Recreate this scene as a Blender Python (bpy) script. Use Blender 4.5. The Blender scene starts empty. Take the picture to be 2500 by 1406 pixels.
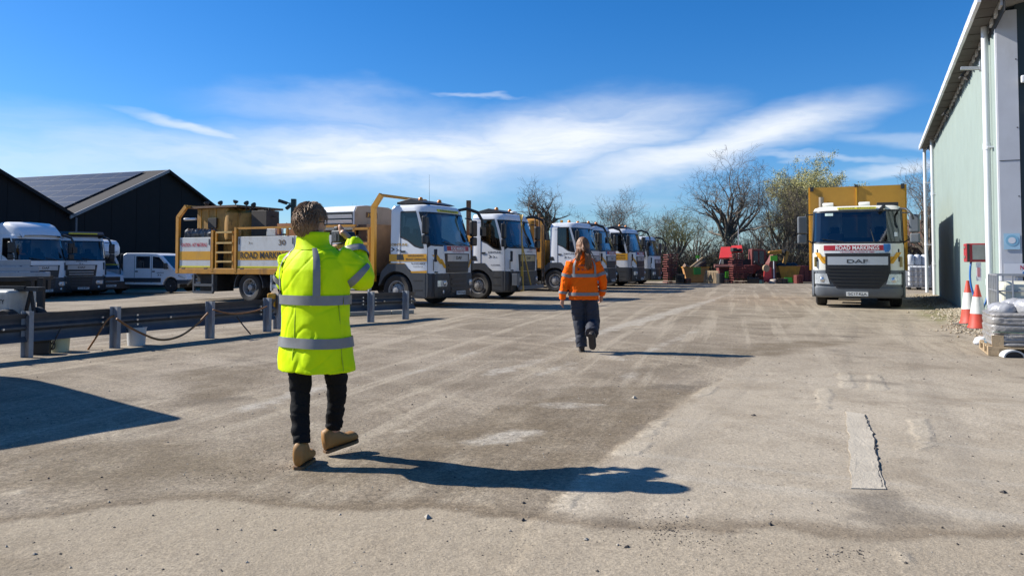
# A works yard on a sunny day: road-marking trucks in a row, two people in hi-vis, barns, trees, a green shed
import bpy, math, random
import numpy as np
from mathutils import Vector, Matrix, Euler, noise

R = math.radians
random.seed(7)
SC = bpy.context.scene
COL = SC.collection

# ------------------------------------------------------------------ camera
CAM_H, FPX, PITCH, PPY = 1.40, 1850.0, R(2.0), 570.4
cam_data = bpy.data.cameras.new('camera')
cam_data.sensor_width = 36.0
cam_data.lens = 36.0 * FPX / 2500.0
cam_data.shift_y = -(703.0 - PPY) / 2500.0
cam_data.clip_start = 0.05
cam_data.clip_end = 4000
cam = bpy.data.objects.new('camera', cam_data)
cam.location = (0, 0, CAM_H)
cam.rotation_euler = (R(90) + PITCH, 0, 0)
COL.objects.link(cam)
SC.camera = cam

# ------------------------------------------------------------------ sun + sky
SUN_EL, SUN_AZ = R(35), R(286.0)          # azimuth clockwise from +Y
S = Vector((math.sin(SUN_AZ) * math.cos(SUN_EL), math.cos(SUN_AZ) * math.cos(SUN_EL), math.sin(SUN_EL)))
sun_data = bpy.data.lights.new('sun', 'SUN')
sun_data.energy = 5.0
sun_data.angle = R(0.5)
sun_data.color = (1.0, 0.955, 0.88)
sun = bpy.data.objects.new('sun', sun_data)
sun.rotation_euler = S.to_track_quat('Z', 'Y').to_euler()
sun.location = (-20, 10, 30)
COL.objects.link(sun)

vs = SC.view_settings
vs.view_transform = 'Standard'
vs.look = 'None'
vs.gamma = 1.0
vs.use_curve_mapping = False
vs.exposure = 0.68
SC.render.engine = 'CYCLES'
SC.cycles.max_bounces = 6
SC.cycles.diffuse_bounces = 2
SC.cycles.glossy_bounces = 3
SC.cycles.transparent_max_bounces = 8
SC.cycles.transmission_bounces = 3
SC.cycles.caustics_reflective = False
SC.cycles.caustics_refractive = False
SC.cycles.use_denoising = True


def nd(t, typ, attrs=None, **ins):
    n = t.nodes.new(typ)
    for k, v in (attrs or {}).items():
        setattr(n, k, v)
    for k, v in ins.items():
        key = int(k[1:]) if k[0] == 'i' and k[1:].isdigit() else k.replace('_', ' ')
        s = n.inputs[key]
        if hasattr(v, 'links') or isinstance(v, bpy.types.NodeSocket):
            t.links.new(v, s)
        else:
            s.default_value = v
    return n


def mth(t, op, a, b=0.0, c=0.0, clamp=False):
    n = t.nodes.new('ShaderNodeMath')
    n.operation = op
    n.use_clamp = clamp
    for i, v in enumerate((a, b, c)):
        if isinstance(v, bpy.types.NodeSocket):
            t.links.new(v, n.inputs[i])
        else:
            n.inputs[i].default_value = v
    return n.outputs[0]


def mrange(t, v, a, b, c=0.0, d=1.0, smooth=True):
    n = t.nodes.new('ShaderNodeMapRange')
    n.interpolation_type = 'SMOOTHSTEP' if smooth else 'LINEAR'
    n.clamp = True
    t.links.new(v, n.inputs[0])
    for i, x in enumerate((a, b, c, d)):
        n.inputs[i + 1].default_value = x
    return n.outputs[0]


def mixc(t, f, a, b, mode='MIX'):
    n = t.nodes.new('ShaderNodeMix')
    n.data_type = 'RGBA'
    n.blend_type = mode
    for s, v in ((n.inputs[0], f), (n.inputs[6], a), (n.inputs[7], b)):
        if isinstance(v, bpy.types.NodeSocket):
            t.links.new(v, s)
        elif isinstance(v, (int, float)):
            s.default_value = v
        else:
            s.default_value = (*v[:3], 1)
    return n.outputs[2]


world = bpy.data.worlds.new('World')
SC.world = world
world.use_nodes = True
wt = world.node_tree
wt.nodes.clear()
sky = nd(wt, 'ShaderNodeTexSky', dict(sky_type='NISHITA', sun_disc=False, sun_elevation=SUN_EL, sun_rotation=SUN_AZ,
                                      altitude=50, air_density=1.0, dust_density=0.35, ozone_density=2.5))
tint = mixc(wt, 1.0, sky.outputs[0], (0.80, 1.02, 1.36), 'MULTIPLY')
hsv = nd(wt, 'ShaderNodeHueSaturation', None, Hue=0.5, Saturation=1.2, Value=1.1, Fac=1.0, Color=tint)
tc = nd(wt, 'ShaderNodeTexCoord')
nrm = nd(wt, 'ShaderNodeVectorMath', dict(operation='NORMALIZE'), i0=tc.outputs['Generated'])
sp = nd(wt, 'ShaderNodeSeparateXYZ', None, i0=nrm.outputs[0])
az = mth(wt, 'ARCTAN2', sp.outputs[0], sp.outputs[1])
el = mth(wt, 'ARCSINE', sp.outputs[2])
ae = nd(wt, 'ShaderNodeCombineXYZ', None, X=az, Y=el).outputs[0]
# cirrus: drifting ellipses in azimuth / elevation broken up by stretched noise
warp = nd(wt, 'ShaderNodeTexNoise', None, Vector=nd(wt, 'ShaderNodeMapping', None, Vector=ae, Scale=(3.0, 9.0, 1.0), Rotation=(0, 0, R(-8))).outputs[0],
          Scale=1.0, Detail=5.0, Roughness=0.55)
wv = nd(wt, 'ShaderNodeVectorMath', dict(operation='MULTIPLY_ADD'), i0=warp.outputs['Color'], i1=(0.26, 0.11, 0), i2=ae)
aew = nd(wt, 'ShaderNodeVectorMath', dict(operation='ADD'), i0=wv.outputs[0], i1=(-0.13, -0.055, 0)).outputs[0]
cl = None
for (px, py, hx, hy, rot, amp) in ((1020, 380, 760, 108, 2, 0.93), (1370, 345, 360, 118, 10, 0.92), (540, 398, 660, 84, -1, 0.55), (900, 408, 520, 74, 2, 0.9),
                                   (1750, 360, 470, 74, 14, 0.9), (430, 315, 190, 24, -9, 0.62), (860, 275, 420, 60, -2, 0.34),
                                   (2160, 425, 180, 26, 9, 0.7), (80, 330, 330, 90, -5, 0.22), (2230, 350, 330, 26, -4, 0.3),
                                   (150, 420, 560, 110, 0, 0.42), (1160, 236, 100, 8, 0, 0.35), (2000, 402, 260, 10, -3, 0.4)):
    a0 = math.atan((px - 1250) / FPX)
    e0 = math.atan((635 - py) / FPX * math.cos(a0))
    mp = nd(wt, 'ShaderNodeMapping', dict(vector_type='TEXTURE'), Vector=aew, Location=(a0, e0, 0), Rotation=(0, 0, R(rot)),
            Scale=(hx / FPX * math.cos(a0) ** 2, hy / FPX * math.cos(a0), 1))
    ln = nd(wt, 'ShaderNodeVectorMath', dict(operation='LENGTH'), i0=mp.outputs[0]).outputs['Value']
    m = mrange(wt, ln, 1.2, 0.12, 0.0, amp)
    cl = m if cl is None else mth(wt, 'MAXIMUM', cl, m)
# the same thin cirrus carries on all round the sky
far_n = nd(wt, 'ShaderNodeTexNoise', None, Vector=nd(wt, 'ShaderNodeMapping', None, Vector=ae, Scale=(1.3, 6.0, 1.0), Rotation=(0, 0, R(-6)), Location=(3.1, 1.7, 0)).outputs[0],
           Scale=1.6, Detail=6.0, Roughness=0.55)
band = mth(wt, 'MULTIPLY', mrange(wt, el, 0.5, 0.15), mrange(wt, mth(wt, 'ABSOLUTE', az), 0.68, 0.9))
far_c = mth(wt, 'MULTIPLY', mrange(wt, far_n.outputs[0], 0.5, 0.75, 0.0, 0.8), band)
streak = nd(wt, 'ShaderNodeTexNoise', None, Vector=nd(wt, 'ShaderNodeMapping', None, Vector=aew, Scale=(5.0, 34.0, 1.0), Rotation=(0, 0, R(-7))).outputs[0],
            Scale=1.0, Detail=6.0, Roughness=0.6)
wisp = nd(wt, 'ShaderNodeTexNoise', None, Vector=nd(wt, 'ShaderNodeMapping', None, Vector=aew, Scale=(16.0, 70.0, 1.0), Rotation=(0, 0, R(-10))).outputs[0], Scale=1.0, Detail=7.0, Roughness=0.65)
cl = mth(wt, 'MULTIPLY', mth(wt, 'MAXIMUM', cl, far_c), mth(wt, 'MULTIPLY', mrange(wt, streak.outputs[0], 0.22, 0.58, 0.6, 1.0), mrange(wt, wisp.outputs[0], 0.3, 0.6, 0.85, 1.0)))
cloud_col = mixc(wt, cl, hsv.outputs[0], (10.4, 10.8, 11.3))
bg = nd(wt, 'ShaderNodeBackground', None, Color=cloud_col, Strength=0.06)
wo = nd(wt, 'ShaderNodeOutputWorld', None, Surface=bg.outputs[0])

# ------------------------------------------------------------------ geometry helpers


def gz(x, y):
    """height of the yard: level, falling away to the lot on the far left"""
    def ss(a, b, v):
        t = min(1, max(0, (v - a) / (b - a)))
        return t * t * (3 - 2 * t)
    z = -0.44 * ss(20, 35, y) * ss(-11, -20, x)
    z += 0.05 * ss(-1.6, 1.4, x) * ss(9.0, 5.5, y)
    return z


def ray(px, py):
    cx, cy = (px - 1250) / FPX, (PPY - py) / FPX
    return Vector((cx, math.cos(PITCH) - cy * math.sin(PITCH), math.sin(PITCH) + cy * math.cos(PITCH)))


def G(px, py, z=0.0):
    """point of the ground (or of the level z) on the sight line through photo pixel px, py"""
    d = ray(px, py)
    t = (z - CAM_H) / d.z
    return Vector((d.x * t, d.y * t, z))


def P(px, py, Y):
    d = ray(px, py)
    t = Y / d.y
    return Vector((d.x * t, Y, CAM_H + d.z * t))


class MB:
    def __init__(s):
        s.v, s.f, s.m = [], [], []

    def add(s, vs_, fs, m=0):
        o = len(s.v)
        s.v.extend([tuple(p) for p in vs_])
        s.f.extend([tuple(i + o for i in f) for f in fs])
        s.m.extend([m] * len(fs))
        return s

    def box(s, c, d, rot=None, m=0):
        M4 = Matrix.Translation(c) @ (rot.to_4x4() if isinstance(rot, Matrix) else Euler(rot or (0, 0, 0)).to_matrix().to_4x4())
        x, y, z = d[0] / 2, d[1] / 2, d[2] / 2
        ps = [M4 @ Vector((sx * x, sy * y, sz * z)) for sz in (-1, 1) for sy in (-1, 1) for sx in (-1, 1)]
        return s.add(ps, [(0, 2, 3, 1), (4, 5, 7, 6), (0, 1, 5, 4), (2, 6, 7, 3), (0, 4, 6, 2), (1, 3, 7, 5)], m)

    def b2(s, a, b, m=0):
        return s.box([(a[i] + b[i]) / 2 for i in range(3)], [abs(b[i] - a[i]) for i in range(3)], None, m)

    def bar(s, p0, p1, w, h=None, up=(0, 0, 1), m=0):
        p0, p1 = Vector(p0), Vector(p1)
        h = h or w
        d = (p1 - p0)
        L = d.length
        d.normalize()
        u = Vector(up)
        if abs(d.dot(u)) > 0.98:
            u = Vector((1, 0, 0))
        x = d.cross(u).normalized()
        z = x.cross(d).normalized()
        return s.box((p0 + p1) / 2, (w, L, h), Matrix((x, d, z)).transposed(), m)

    def tube(s, path, r, n=8, caps=True, m=0, closed=False):
        path = [Vector(p) for p in path]
        k = len(path)
        rs = r if isinstance(r, (list, tuple)) else [r] * k
        d0 = (path[1] - path[0]).normalized()
        up = Vector((0, 0, 1)) if abs(d0.z) < 0.9 else Vector((1, 0, 0))
        x = d0.cross(up).normalized()
        vs_, fs = [], []
        for i, p in enumerate(path):
            a, b = (path[i - 1] if (i or closed) else p), (path[(i + 1) % k] if (i < k - 1 or closed) else p)
            d = (b - a).normalized()
            x = (x - d * x.dot(d)).normalized()
            y = d.cross(x)
            for j in range(n):
                t = 2 * math.pi * j / n
                vs_.append(p + (x * math.cos(t) + y * math.sin(t)) * rs[i])
        for i in range(k if closed else k - 1):
            for j in range(n):
                a, b = i * n + j, i * n + (j + 1) % n
                c, d_ = ((i + 1) % k) * n + (j + 1) % n, ((i + 1) % k) * n + j
                fs.append((a, b, c, d_))
        if caps and not closed:
            fs.append(tuple(range(n - 1, -1, -1)))
            fs.append(tuple((k - 1) * n + j for j in range(n)))
        return s.add(vs_, fs, m)

    def cyl(s, p0, p1, r0, r1=None, n=14, m=0):
        return s.tube([p0, p1], [r0, r0 if r1 is None else r1], n, True, m)

    def lathe(s, prof, n=24, mat=None, m=0, cap=True):
        mat = mat or Matrix.Identity(4)
        vs_, fs = [], []
        for (r, z) in prof:
            for j in range(n):
                t = 2 * math.pi * j / n
                vs_.append(mat @ Vector((r * math.cos(t), r * math.sin(t), z)))
        for i in range(len(prof) - 1):
            for j in range(n):
                fs.append((i * n + j, i * n + (j + 1) % n, (i + 1) * n + (j + 1) % n, (i + 1) * n + j))
        if cap:
            fs.append(tuple(range(n - 1, -1, -1)))
            fs.append(tuple((len(prof) - 1) * n + j for j in range(n)))
        return s.add(vs_, fs, m)

    def prism(s, poly, a, b, axis='y', m=0):
        """poly of 2-D points pushed from a to b along axis"""
        def pt(p, t):
            return {'y': (p[0], t, p[1]), 'x': (t, p[0], p[1]), 'z': (p[0], p[1], t)}[axis]
        n = len(poly)
        ar = sum(poly[i][0] * poly[(i + 1) % n][1] - poly[(i + 1) % n][0] * poly[i][1] for i in range(n))
        if (ar > 0) != (axis == 'y'):
            poly = poly[::-1]
        vs_ = [pt(p, a) for p in poly] + [pt(p, b) for p in poly]
        if b > a:
            fs = [tuple(range(n)), tuple(range(2 * n - 1, n - 1, -1))] + [((i + 1) % n, i, n + i, n + (i + 1) % n) for i in range(n)]
        else:
            fs = [tuple(range(n - 1, -1, -1)), tuple(range(n, 2 * n))] + [(i, (i + 1) % n, n + (i + 1) % n, n + i) for i in range(n)]
        return s.add(vs_, fs, m)

    def rings(s, rs, closed=True, caps=True, m=0):
        n = len(rs[0])
        vs_ = [p for r in rs for p in r]
        fs = []
        for i in range(len(rs) - 1):
            for j in range(n if closed else n - 1):
                fs.append((i * n + j, i * n + (j + 1) % n, (i + 1) * n + (j + 1) % n, (i + 1) * n + j))
        if caps and closed:
            fs.append(tuple(range(n - 1, -1, -1)))
            fs.append(tuple((len(rs) - 1) * n + j for j in range(n)))
        return s.add(vs_, fs, m)

    def mesh(s, name='mesh', mats=(), smooth=0):
        me = bpy.data.meshes.new(name)
        me.from_pydata(s.v, [], s.f)
        for mm in (mats if isinstance(mats, (list, tuple)) else [mats]):
            me.materials.append(mm)
        if any(s.m):
            me.polygons.foreach_set('material_index', s.m)
        if smooth:
            me.polygons.foreach_set('use_smooth', [True] * len(me.polygons))
            if smooth < 180:
                me.set_sharp_from_angle(angle=R(smooth))
        me.update()
        return me

    def build(s, name, mats, parent=None, smooth=0, bevel=0, seg=2):
        return link(name, s.mesh(name, mats, smooth), parent, bevel, seg)


def link(name, me, parent=None, bevel=0, seg=2):
    o = bpy.data.objects.new(name, me)
    COL.objects.link(o)
    if parent is not None:
        o.parent = parent
    if bevel:
        md = o.modifiers.new('bevel', 'BEVEL')
        md.width = bevel
        md.segments = seg
        md.limit_method = 'ANGLE'
        md.angle_limit = R(40)
        md.harden_normals = False
    return o


def tag(o, label, cat, group=None, kind=None):
    o['label'] = label
    o['category'] = cat
    if group:
        o['group'] = group
    if kind:
        o['kind'] = kind
    return o


def thing(name, label, cat, loc=(0, 0, 0), rz=0.0, group=None, scale=1.0):
    o = bpy.data.objects.new(name, None)
    o.empty_display_size = 0.3
    COL.objects.link(o)
    o.location = loc
    o.rotation_euler = (0, 0, rz)
    o.scale = (scale,) * 3
    return tag(o, label, cat, group)


def structure(o):
    o['kind'] = 'structure'
    return o


def copy_tree(o, parent=None):
    c = o.copy()
    COL.objects.link(c)
    c.parent = parent
    for ch in o.children:
        copy_tree(ch, c)
    return c


def baked(mb, voxel, smooth_it=4, factor=0.5, disp=None):
    """union of closed shapes as one continuous skin (voxel remesh + smoothing), returned as a mesh"""
    o = bpy.data.objects.new('tmp', mb.mesh('tmp'))
    COL.objects.link(o)
    r = o.modifiers.new('r', 'REMESH')
    r.mode = 'VOXEL'
    r.voxel_size = voxel
    if smooth_it:
        sm = o.modifiers.new('s', 'SMOOTH')
        sm.factor = factor
        sm.iterations = smooth_it
    dg = bpy.context.evaluated_depsgraph_get()
    me = bpy.data.meshes.new_from_object(o.evaluated_get(dg))
    bpy.data.objects.remove(o)
    if disp:
        n = len(me.vertices)
        co = np.empty(n * 3)
        me.vertices.foreach_get('co', co)
        co = co.reshape(-1, 3)
        no = np.empty(n * 3)
        me.vertices.foreach_get('normal', no)
        no = no.reshape(-1, 3)
        for i in range(n):
            co[i] += no[i] * disp(Vector(co[i]))
        me.vertices.foreach_set('co', co.ravel())
    me.polygons.foreach_set('use_smooth', [True] * len(me.polygons))
    me.update()
    return me


# lettering: every string is turned into a flat mesh once, 1 unit high, left edge at 0
TEXTS = ['ROAD MARKINGS', 'CAUTION - HOT MATERIALS', 'JOINTLINE', 'DAF', 'JCB', 'SURFACE & HIGHWAY', 'SPECIALIST CONTRACTORS', 'Tel: 01522 868636',
         'www.jointline.co.uk', 'CAUTION MEN WORKING AT TIMES', 'GC17 KLA', 'FX15 KLB', 'FJ64 UKC', 'BV66 VOU', 'JOINTLINE  SPECIALISTS', '30',
         'A', 'FI', 'DI', 'TH', 'RE', 'NO', 'EIGHTY', 'THE WORLD MARKING', 'GO18 BKC', '!']
TM = {}


def _make_texts():
    tmp = []
    for s_ in TEXTS:
        cu = bpy.data.curves.new('t', 'FONT')
        cu.body = s_
        cu.size = 1.0
        cu.offset = 0.022
        cu.resolution_u = 3
        o = bpy.data.objects.new('t', cu)
        COL.objects.link(o)
        tmp.append((s_, o))
    dg = bpy.context.evaluated_depsgraph_get()
    for s_, o in tmp:
        me = bpy.data.meshes.new_from_object(o.evaluated_get(dg))
        n = len(me.vertices)
        co = np.empty(n * 3)
        me.vertices.foreach_get('co', co)
        co = co.reshape(-1, 3)
        co[:, 0] -= co[:, 0].min()
        co[:, 1] -= co[:, 1].min()
        w, h = co[:, 0].max(), co[:, 1].max()
        TM[s_] = (co, [tuple(p.vertices) for p in me.polygons], w, h)
    for s_, o in tmp:
        bpy.data.objects.remove(o)


_make_texts()


def letters(name, s_, mat, parent, o, ex, ey, w, h, slant=0.0):
    """string s_ as a mesh: lower left corner o, running along ex for w metres, h metres high along ey"""
    co, fs, tw, th = TM[s_]
    o, ex, ey = Vector(o), Vector(ex).normalized(), Vector(ey).normalized()
    mb = MB()
    mb.add([o + ex * (c[0] / tw * w + slant * c[1] / th * h) + ey * (c[1] / th * h) for c in co], fs)
    return mb.build(name, mat, parent)


# ------------------------------------------------------------------ materials
MATS = {}


def M(name, col=(0.5, 0.5, 0.5), rough=0.55, metal=0.0, var=0.12, scale=5.0, bump=0.0, bscale=40.0, dirt=0.0, dcol=(0.16, 0.13, 0.1), dscale=2.2, spec=0.5, sub=None):
    if name in MATS:
        return MATS[name]
    m = bpy.data.materials.new(name)
    m.use_nodes = True
    t = m.node_tree
    b = t.nodes['Principled BSDF']
    tcn = nd(t, 'ShaderNodeTexCoord')
    geo = nd(t, 'ShaderNodeObjectInfo')
    off = nd(t, 'ShaderNodeVectorMath', dict(operation='ADD'), i0=tcn.outputs['Object'], i1=nd(t, 'ShaderNodeCombineXYZ', None, X=mth(t, 'MULTIPLY', geo.outputs['Random'], 37.0), Y=geo.outputs['Random']).outputs[0]).outputs[0]
    nz = nd(t, 'ShaderNodeTexNoise', None, Vector=off, Scale=scale, Detail=6.0, Roughness=0.6)
    f = mrange(t, nz.outputs[0], 0.25, 0.75, 1 - var, 1 + var, False)
    c = mixc(t, 1.0, (*col, 1), nd(t, 'ShaderNodeCombineXYZ', None, X=f, Y=f, Z=f).outputs[0], 'MULTIPLY')
    ro = rough
    if dirt:
        n2 = nd(t, 'ShaderNodeTexNoise', None, Vector=nd(t, 'ShaderNodeMapping', None, Vector=off, Scale=(1.6, 1.6, 0.7)).outputs[0], Scale=dscale, Detail=8.0, Roughness=0.68)
        df = mrange(t, n2.outputs[0], 0.5, 0.74, 0.0, dirt)
        c = mixc(t, df, c, dcol)
        ro = mrange(t, df, 0, 1, rough, min(1, rough + 0.4), False)
    t.links.new(c, b.inputs['Base Color'])
    if isinstance(ro, float):
        b.inputs['Roughness'].default_value = ro
    else:
        t.links.new(ro, b.inputs['Roughness'])
    b.inputs['Metallic'].default_value = metal
    b.inputs['Specular IOR Level'].default_value = spec
    if bump:
        n3 = nd(t, 'ShaderNodeTexNoise', None, Vector=off, Scale=bscale, Detail=5.0, Roughness=0.6)
        bm_ = nd(t, 'ShaderNodeBump', None, Strength=min(1.0, bump), Distance=0.02, Height=n3.outputs[0])
        t.links.new(bm_.outputs[0], b.inputs['Normal'])
    MATS[name] = m
    return m


def glass(name, tint, refl=0.5, rough=0.03):
    m = bpy.data.materials.new(name)
    m.use_nodes = True
    t = m.node_tree
    t.nodes.clear()
    tr = nd(t, 'ShaderNodeBsdfTransparent', None, Color=(*tint, 1))
    gl = nd(t, 'ShaderNodeBsdfGlossy', None, Color=(0.95, 0.97, 1, 1), Roughness=rough)
    lw = nd(t, 'ShaderNodeFresnel', None, IOR=1.5)
    f = mth(t, 'MULTIPLY_ADD', lw.outputs[0], refl, 0.03, clamp=True)
    mx = nd(t, 'ShaderNodeMixShader', None, Fac=f, i1=tr.outputs[0], i2=gl.outputs[0])
    nd(t, 'ShaderNodeOutputMaterial', None, Surface=mx.outputs[0])
    MATS[name] = m
    return m


white = M('white_paint', (0.74, 0.75, 0.76), 0.32, 0, 0.04, 3, dirt=0.22, dcol=(0.42, 0.38, 0.32))
white_old = M('old_white_paint', (0.56, 0.56, 0.54), 0.5, 0, 0.07, 4, dirt=0.5, dcol=(0.34, 0.29, 0.22))
cream = M('cream_paint', (0.72, 0.70, 0.62), 0.35, 0, 0.05, 3, dirt=0.25, dcol=(0.45, 0.38, 0.28))
yellow = M('yellow_paint', (0.50, 0.225, 0.018), 0.5, 0, 0.2, 4, dirt=0.8, dcol=(0.15, 0.075, 0.03))
yellow_clean = M('yellow_vinyl', (0.66, 0.32, 0.012), 0.45, 0, 0.08, 4, dirt=0.25)
yellow_dirty = M('scorched_yellow_paint', (0.36, 0.19, 0.035), 0.6, 0, 0.25, 5, dirt=0.85, dcol=(0.05, 0.032, 0.02), dscale=3.5)
brown_steel = M('rusty_brown_steel', (0.15, 0.085, 0.045), 0.7, 0, 0.3, 4, bump=0.3)
rust_red = M('oxide_red_steel', (0.15, 0.03, 0.025), 0.65, 0, 0.3, 4, dirt=0.5, dcol=(0.06, 0.03, 0.025))
grey_plastic = M('grey_plastic', (0.036, 0.04, 0.047), 0.5, 0, 0.1, 4, dirt=0.4, dcol=(0.10, 0.088, 0.072))
grey_light_plastic = M('pale_grey_plastic', (0.105, 0.118, 0.135), 0.5, 0, 0.08, 4, dirt=0.35, dcol=(0.17, 0.15, 0.125))
dark = M('black_plastic', (0.018, 0.019, 0.021), 0.45, 0, 0.15, 6, dirt=0.2)
chassis = M('chassis_black', (0.022, 0.021, 0.02), 0.7, 0, 0.2, 5, dirt=0.4, dcol=(0.09, 0.075, 0.06))
rubber = M('tyre_rubber', (0.022, 0.021, 0.021), 0.85, 0, 0.15, 9, dirt=0.55, dcol=(0.11, 0.095, 0.075), bump=0.2)
chrome = M('bright_metal', (0.6, 0.61, 0.63), 0.28, 0.9, 0.06, 6)
silver = M('silver_paint', (0.45, 0.46, 0.47), 0.4, 0.3, 0.06, 6, dirt=0.3)
steel_rim = M('steel_rim', (0.32, 0.31, 0.3), 0.55, 0.3, 0.15, 8, dirt=0.6, dcol=(0.1, 0.08, 0.06))
red_vinyl = M('red_vinyl', (0.42, 0.02, 0.035), 0.45, 0, 0.06, 5)
blue_vinyl = M('blue_vinyl', (0.03, 0.16, 0.42), 0.45, 0, 0.06, 5)
black_ink = M('black_ink', (0.012, 0.012, 0.015), 0.5, 0, 0.05, 5)
navy_ink = M('navy_ink', (0.012, 0.02, 0.045), 0.5, 0, 0.05, 5)
white_ink = M('white_ink', (0.78, 0.78, 0.78), 0.5, 0, 0.04, 5)
red_ink = M('red_ink', (0.45, 0.02, 0.06), 0.5, 0, 0.05, 5)
yellow_ink = M('lemon_vinyl', (0.72, 0.62, 0.03), 0.45, 0, 0.05, 5)
plate_white = M('plate_white', (0.7, 0.7, 0.68), 0.4, 0, 0.05, 5, dirt=0.3)
lamp_glass = M('headlamp_lens', (0.55, 0.58, 0.6), 0.12, 0.35, 0.25, 14)
amber = M('amber_lens', (0.7, 0.22, 0.01), 0.25, 0, 0.08, 8)
seat_mat = M('seat_cloth', (0.035, 0.037, 0.045), 0.85, 0, 0.2, 12)
screen_glass = glass('windscreen_glass', (0.40, 0.46, 0.50), 1.7)
side_glass = glass('side_window_glass', (0.13, 0.15, 0.17), 0.8)
galv = M('galvanised_steel', (0.085, 0.09, 0.10), 0.5, 0.3, 0.2, 5, dirt=0.35, dcol=(0.14, 0.13, 0.12), bump=0.1)
galv_post = M('galvanised_post', (0.30, 0.31, 0.325), 0.55, 0.25, 0.2, 6, dirt=0.3, dcol=(0.17, 0.16, 0.15))
wood = M('pallet_wood', (0.40, 0.29, 0.17), 0.8, 0, 0.22, 9, bump=0.3, dirt=0.35, dcol=(0.2, 0.15, 0.1))
# ------------------------------------------------------------------ ground


def seg_sd(X, Y, poly):
    """signed distance (positive inside) of a grid of points to a polygon"""
    d = np.full(X.shape, 1e9)
    ins = np.zeros(X.shape, bool)
    n = len(poly)
    for i in range(n):
        ax, ay = poly[i]
        bx, by = poly[(i + 1) % n]
        vx, vy = bx - ax, by - ay
        t = np.clip(((X - ax) * vx + (Y - ay) * vy) / (vx * vx + vy * vy + 1e-12), 0, 1)
        d = np.minimum(d, np.hypot(X - ax - t * vx, Y - ay - t * vy))
        c = ((ay > Y) != (by > Y)) & (X < (bx - ax) * (Y - ay) / (by - ay + 1e-12) + ax)
        ins ^= c
    return np.where(ins, d, -d)


def gp(*px):
    return [tuple(G(x, y)[:2]) for x, y in px]


def axis(segs):
    out = []
    for a, b, n in segs:
        out += list(np.linspace(a, b, n, endpoint=False))
    return np.array(out + [segs[-1][1]])


xs = axis([(-700, -60, 14), (-60, -12, 30), (-12, 14, 230), (14, 60, 30), (60, 700, 14)])
ys = axis([(-60, 2, 16), (2, 12, 120), (12, 32, 130), (32, 90, 50), (90, 900, 16)])
X, Y = np.meshgrid(xs, ys)
Z = np.vectorize(gz)(X, Y)
near = np.clip(1 - (Y - 20) / 20, 0, 1) * (np.abs(X) < 16)
und = np.zeros_like(Z)
for i in range(X.shape[0]):
    for j in range(X.shape[1]):
        if near[i, j] > 0:
            und[i, j] = (noise.noise((X[i, j] * 0.5, Y[i, j] * 0.5, 1.3)) * 0.014 + noise.noise((X[i, j] * 1.7, Y[i, j] * 1.7, 4.1)) * 0.006)
Z = Z + und * near
slab = gp((1180, 1480), (1330, 1275), (1420, 1178), (1530, 1092), (1610, 1035), (1700, 965), (1790, 908), (1860, 852), (1930, 795), (2010, 735), (2070, 690)) + [(40, 40), (30, 12), (30, -5), (0, -5)]
strip = gp((150, 1262), (300, 1236), (520, 1218), (760, 1245), (1000, 1246), (1330, 1292), (1500, 1310), (1900, 1318), (2060, 1345), (2600, 1340)) + [(6, -5), (-9, -5), (-7, 2)] + gp((-300, 1330))
damp1 = gp((860, 1105), (1000, 1075), (1130, 1030), (1290, 975), (1400, 945), (1560, 938), (1690, 955), (1640, 1010), (1540, 1075), (1480, 1110), (1400, 1165), (1250, 1215), (1050, 1205), (900, 1160))
damp2 = gp((1770, 852), (1850, 838), (1980, 830), (2080, 835), (2000, 852), (1900, 870), (1810, 868))
damp3 = gp((-250, 1120), (100, 1085), (420, 1070), (640, 1140), (900, 1150), (860, 1185), (500, 1165), (250, 1190), (-200, 1230))
damp4 = gp((-200, 1300), (60, 1330), (130, 1380), (60, 1480), (-200, 1480))
damp5 = gp((420, 905), (700, 880), (660, 930), (560, 975), (470, 985))
island = [gp((1145, 1085), (1170, 1062), (1260, 1052), (1330, 1060), (1310, 1075), (1240, 1090), (1180, 1098)), gp((1280, 992), (1370, 985), (1480, 992), (1400, 1001), (1300, 999))]
pale = [gp((1170, 910), (1340, 868), (1380, 866), (1250, 905), (1190, 922)), gp((930, 930), (1130, 868), (1200, 842), (1150, 868), (980, 922)),
        gp((1270, 925), (1390, 880), (1420, 885), (1310, 920)), gp((1340, 895), (1420, 893), (1400, 902)), gp((1510, 918), (1560, 908), (1540, 925)),
        gp((560, 1000), (740, 948), (900, 915), (780, 955), (600, 1010)), gp((1480, 800), (1640, 755), (1800, 712), (1700, 752), (1560, 795)),
        gp((1430, 860), (1500, 868), (1590, 885), (1510, 880)), gp((1330, 840), (1600, 770), (1660, 760), (1420, 832)), gp((1560, 860), (1700, 800), (1720, 800), (1600, 860))]
mends = [((2046, 908), (2072, 908), (2092, 948), (2058, 950)), ((2120, 912), (2148, 912), (2168, 955), (2116, 955)), ((2222, 1035), (2262, 1032), (2288, 1105), (2240, 1115), (2232, 1070)),
         ((1545, 1082), (1590, 1035), (1640, 1028), (1590, 1085)), ((1495, 1125), (1520, 1092), (1590, 1095), (1560, 1125), (1510, 1130)), ((1350, 1240), (1365, 1222), (1420, 1218), (1400, 1248), (1370, 1262)),
         ((1400, 1195), (1425, 1172), (1490, 1172), (1450, 1196)), ((1995, 950), (2030, 950), (2028, 1010), (1998, 1010)), ((2190, 1370), (2215, 1360), (2235, 1420), (2195, 1420)), ((1690, 975), (1720, 950), (1760, 935), (1730, 965)),
         ((0, 1205), (60, 1195), (85, 1203), (40, 1215)), ((400, 1085), (460, 1072), (450, 1082)), ((960, 1052), (1000, 1046), (1010, 1052), (980, 1058))]
grass_p = gp((2262, 722), (2240, 770), (2300, 790), (2350, 770), (2300, 745))
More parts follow.
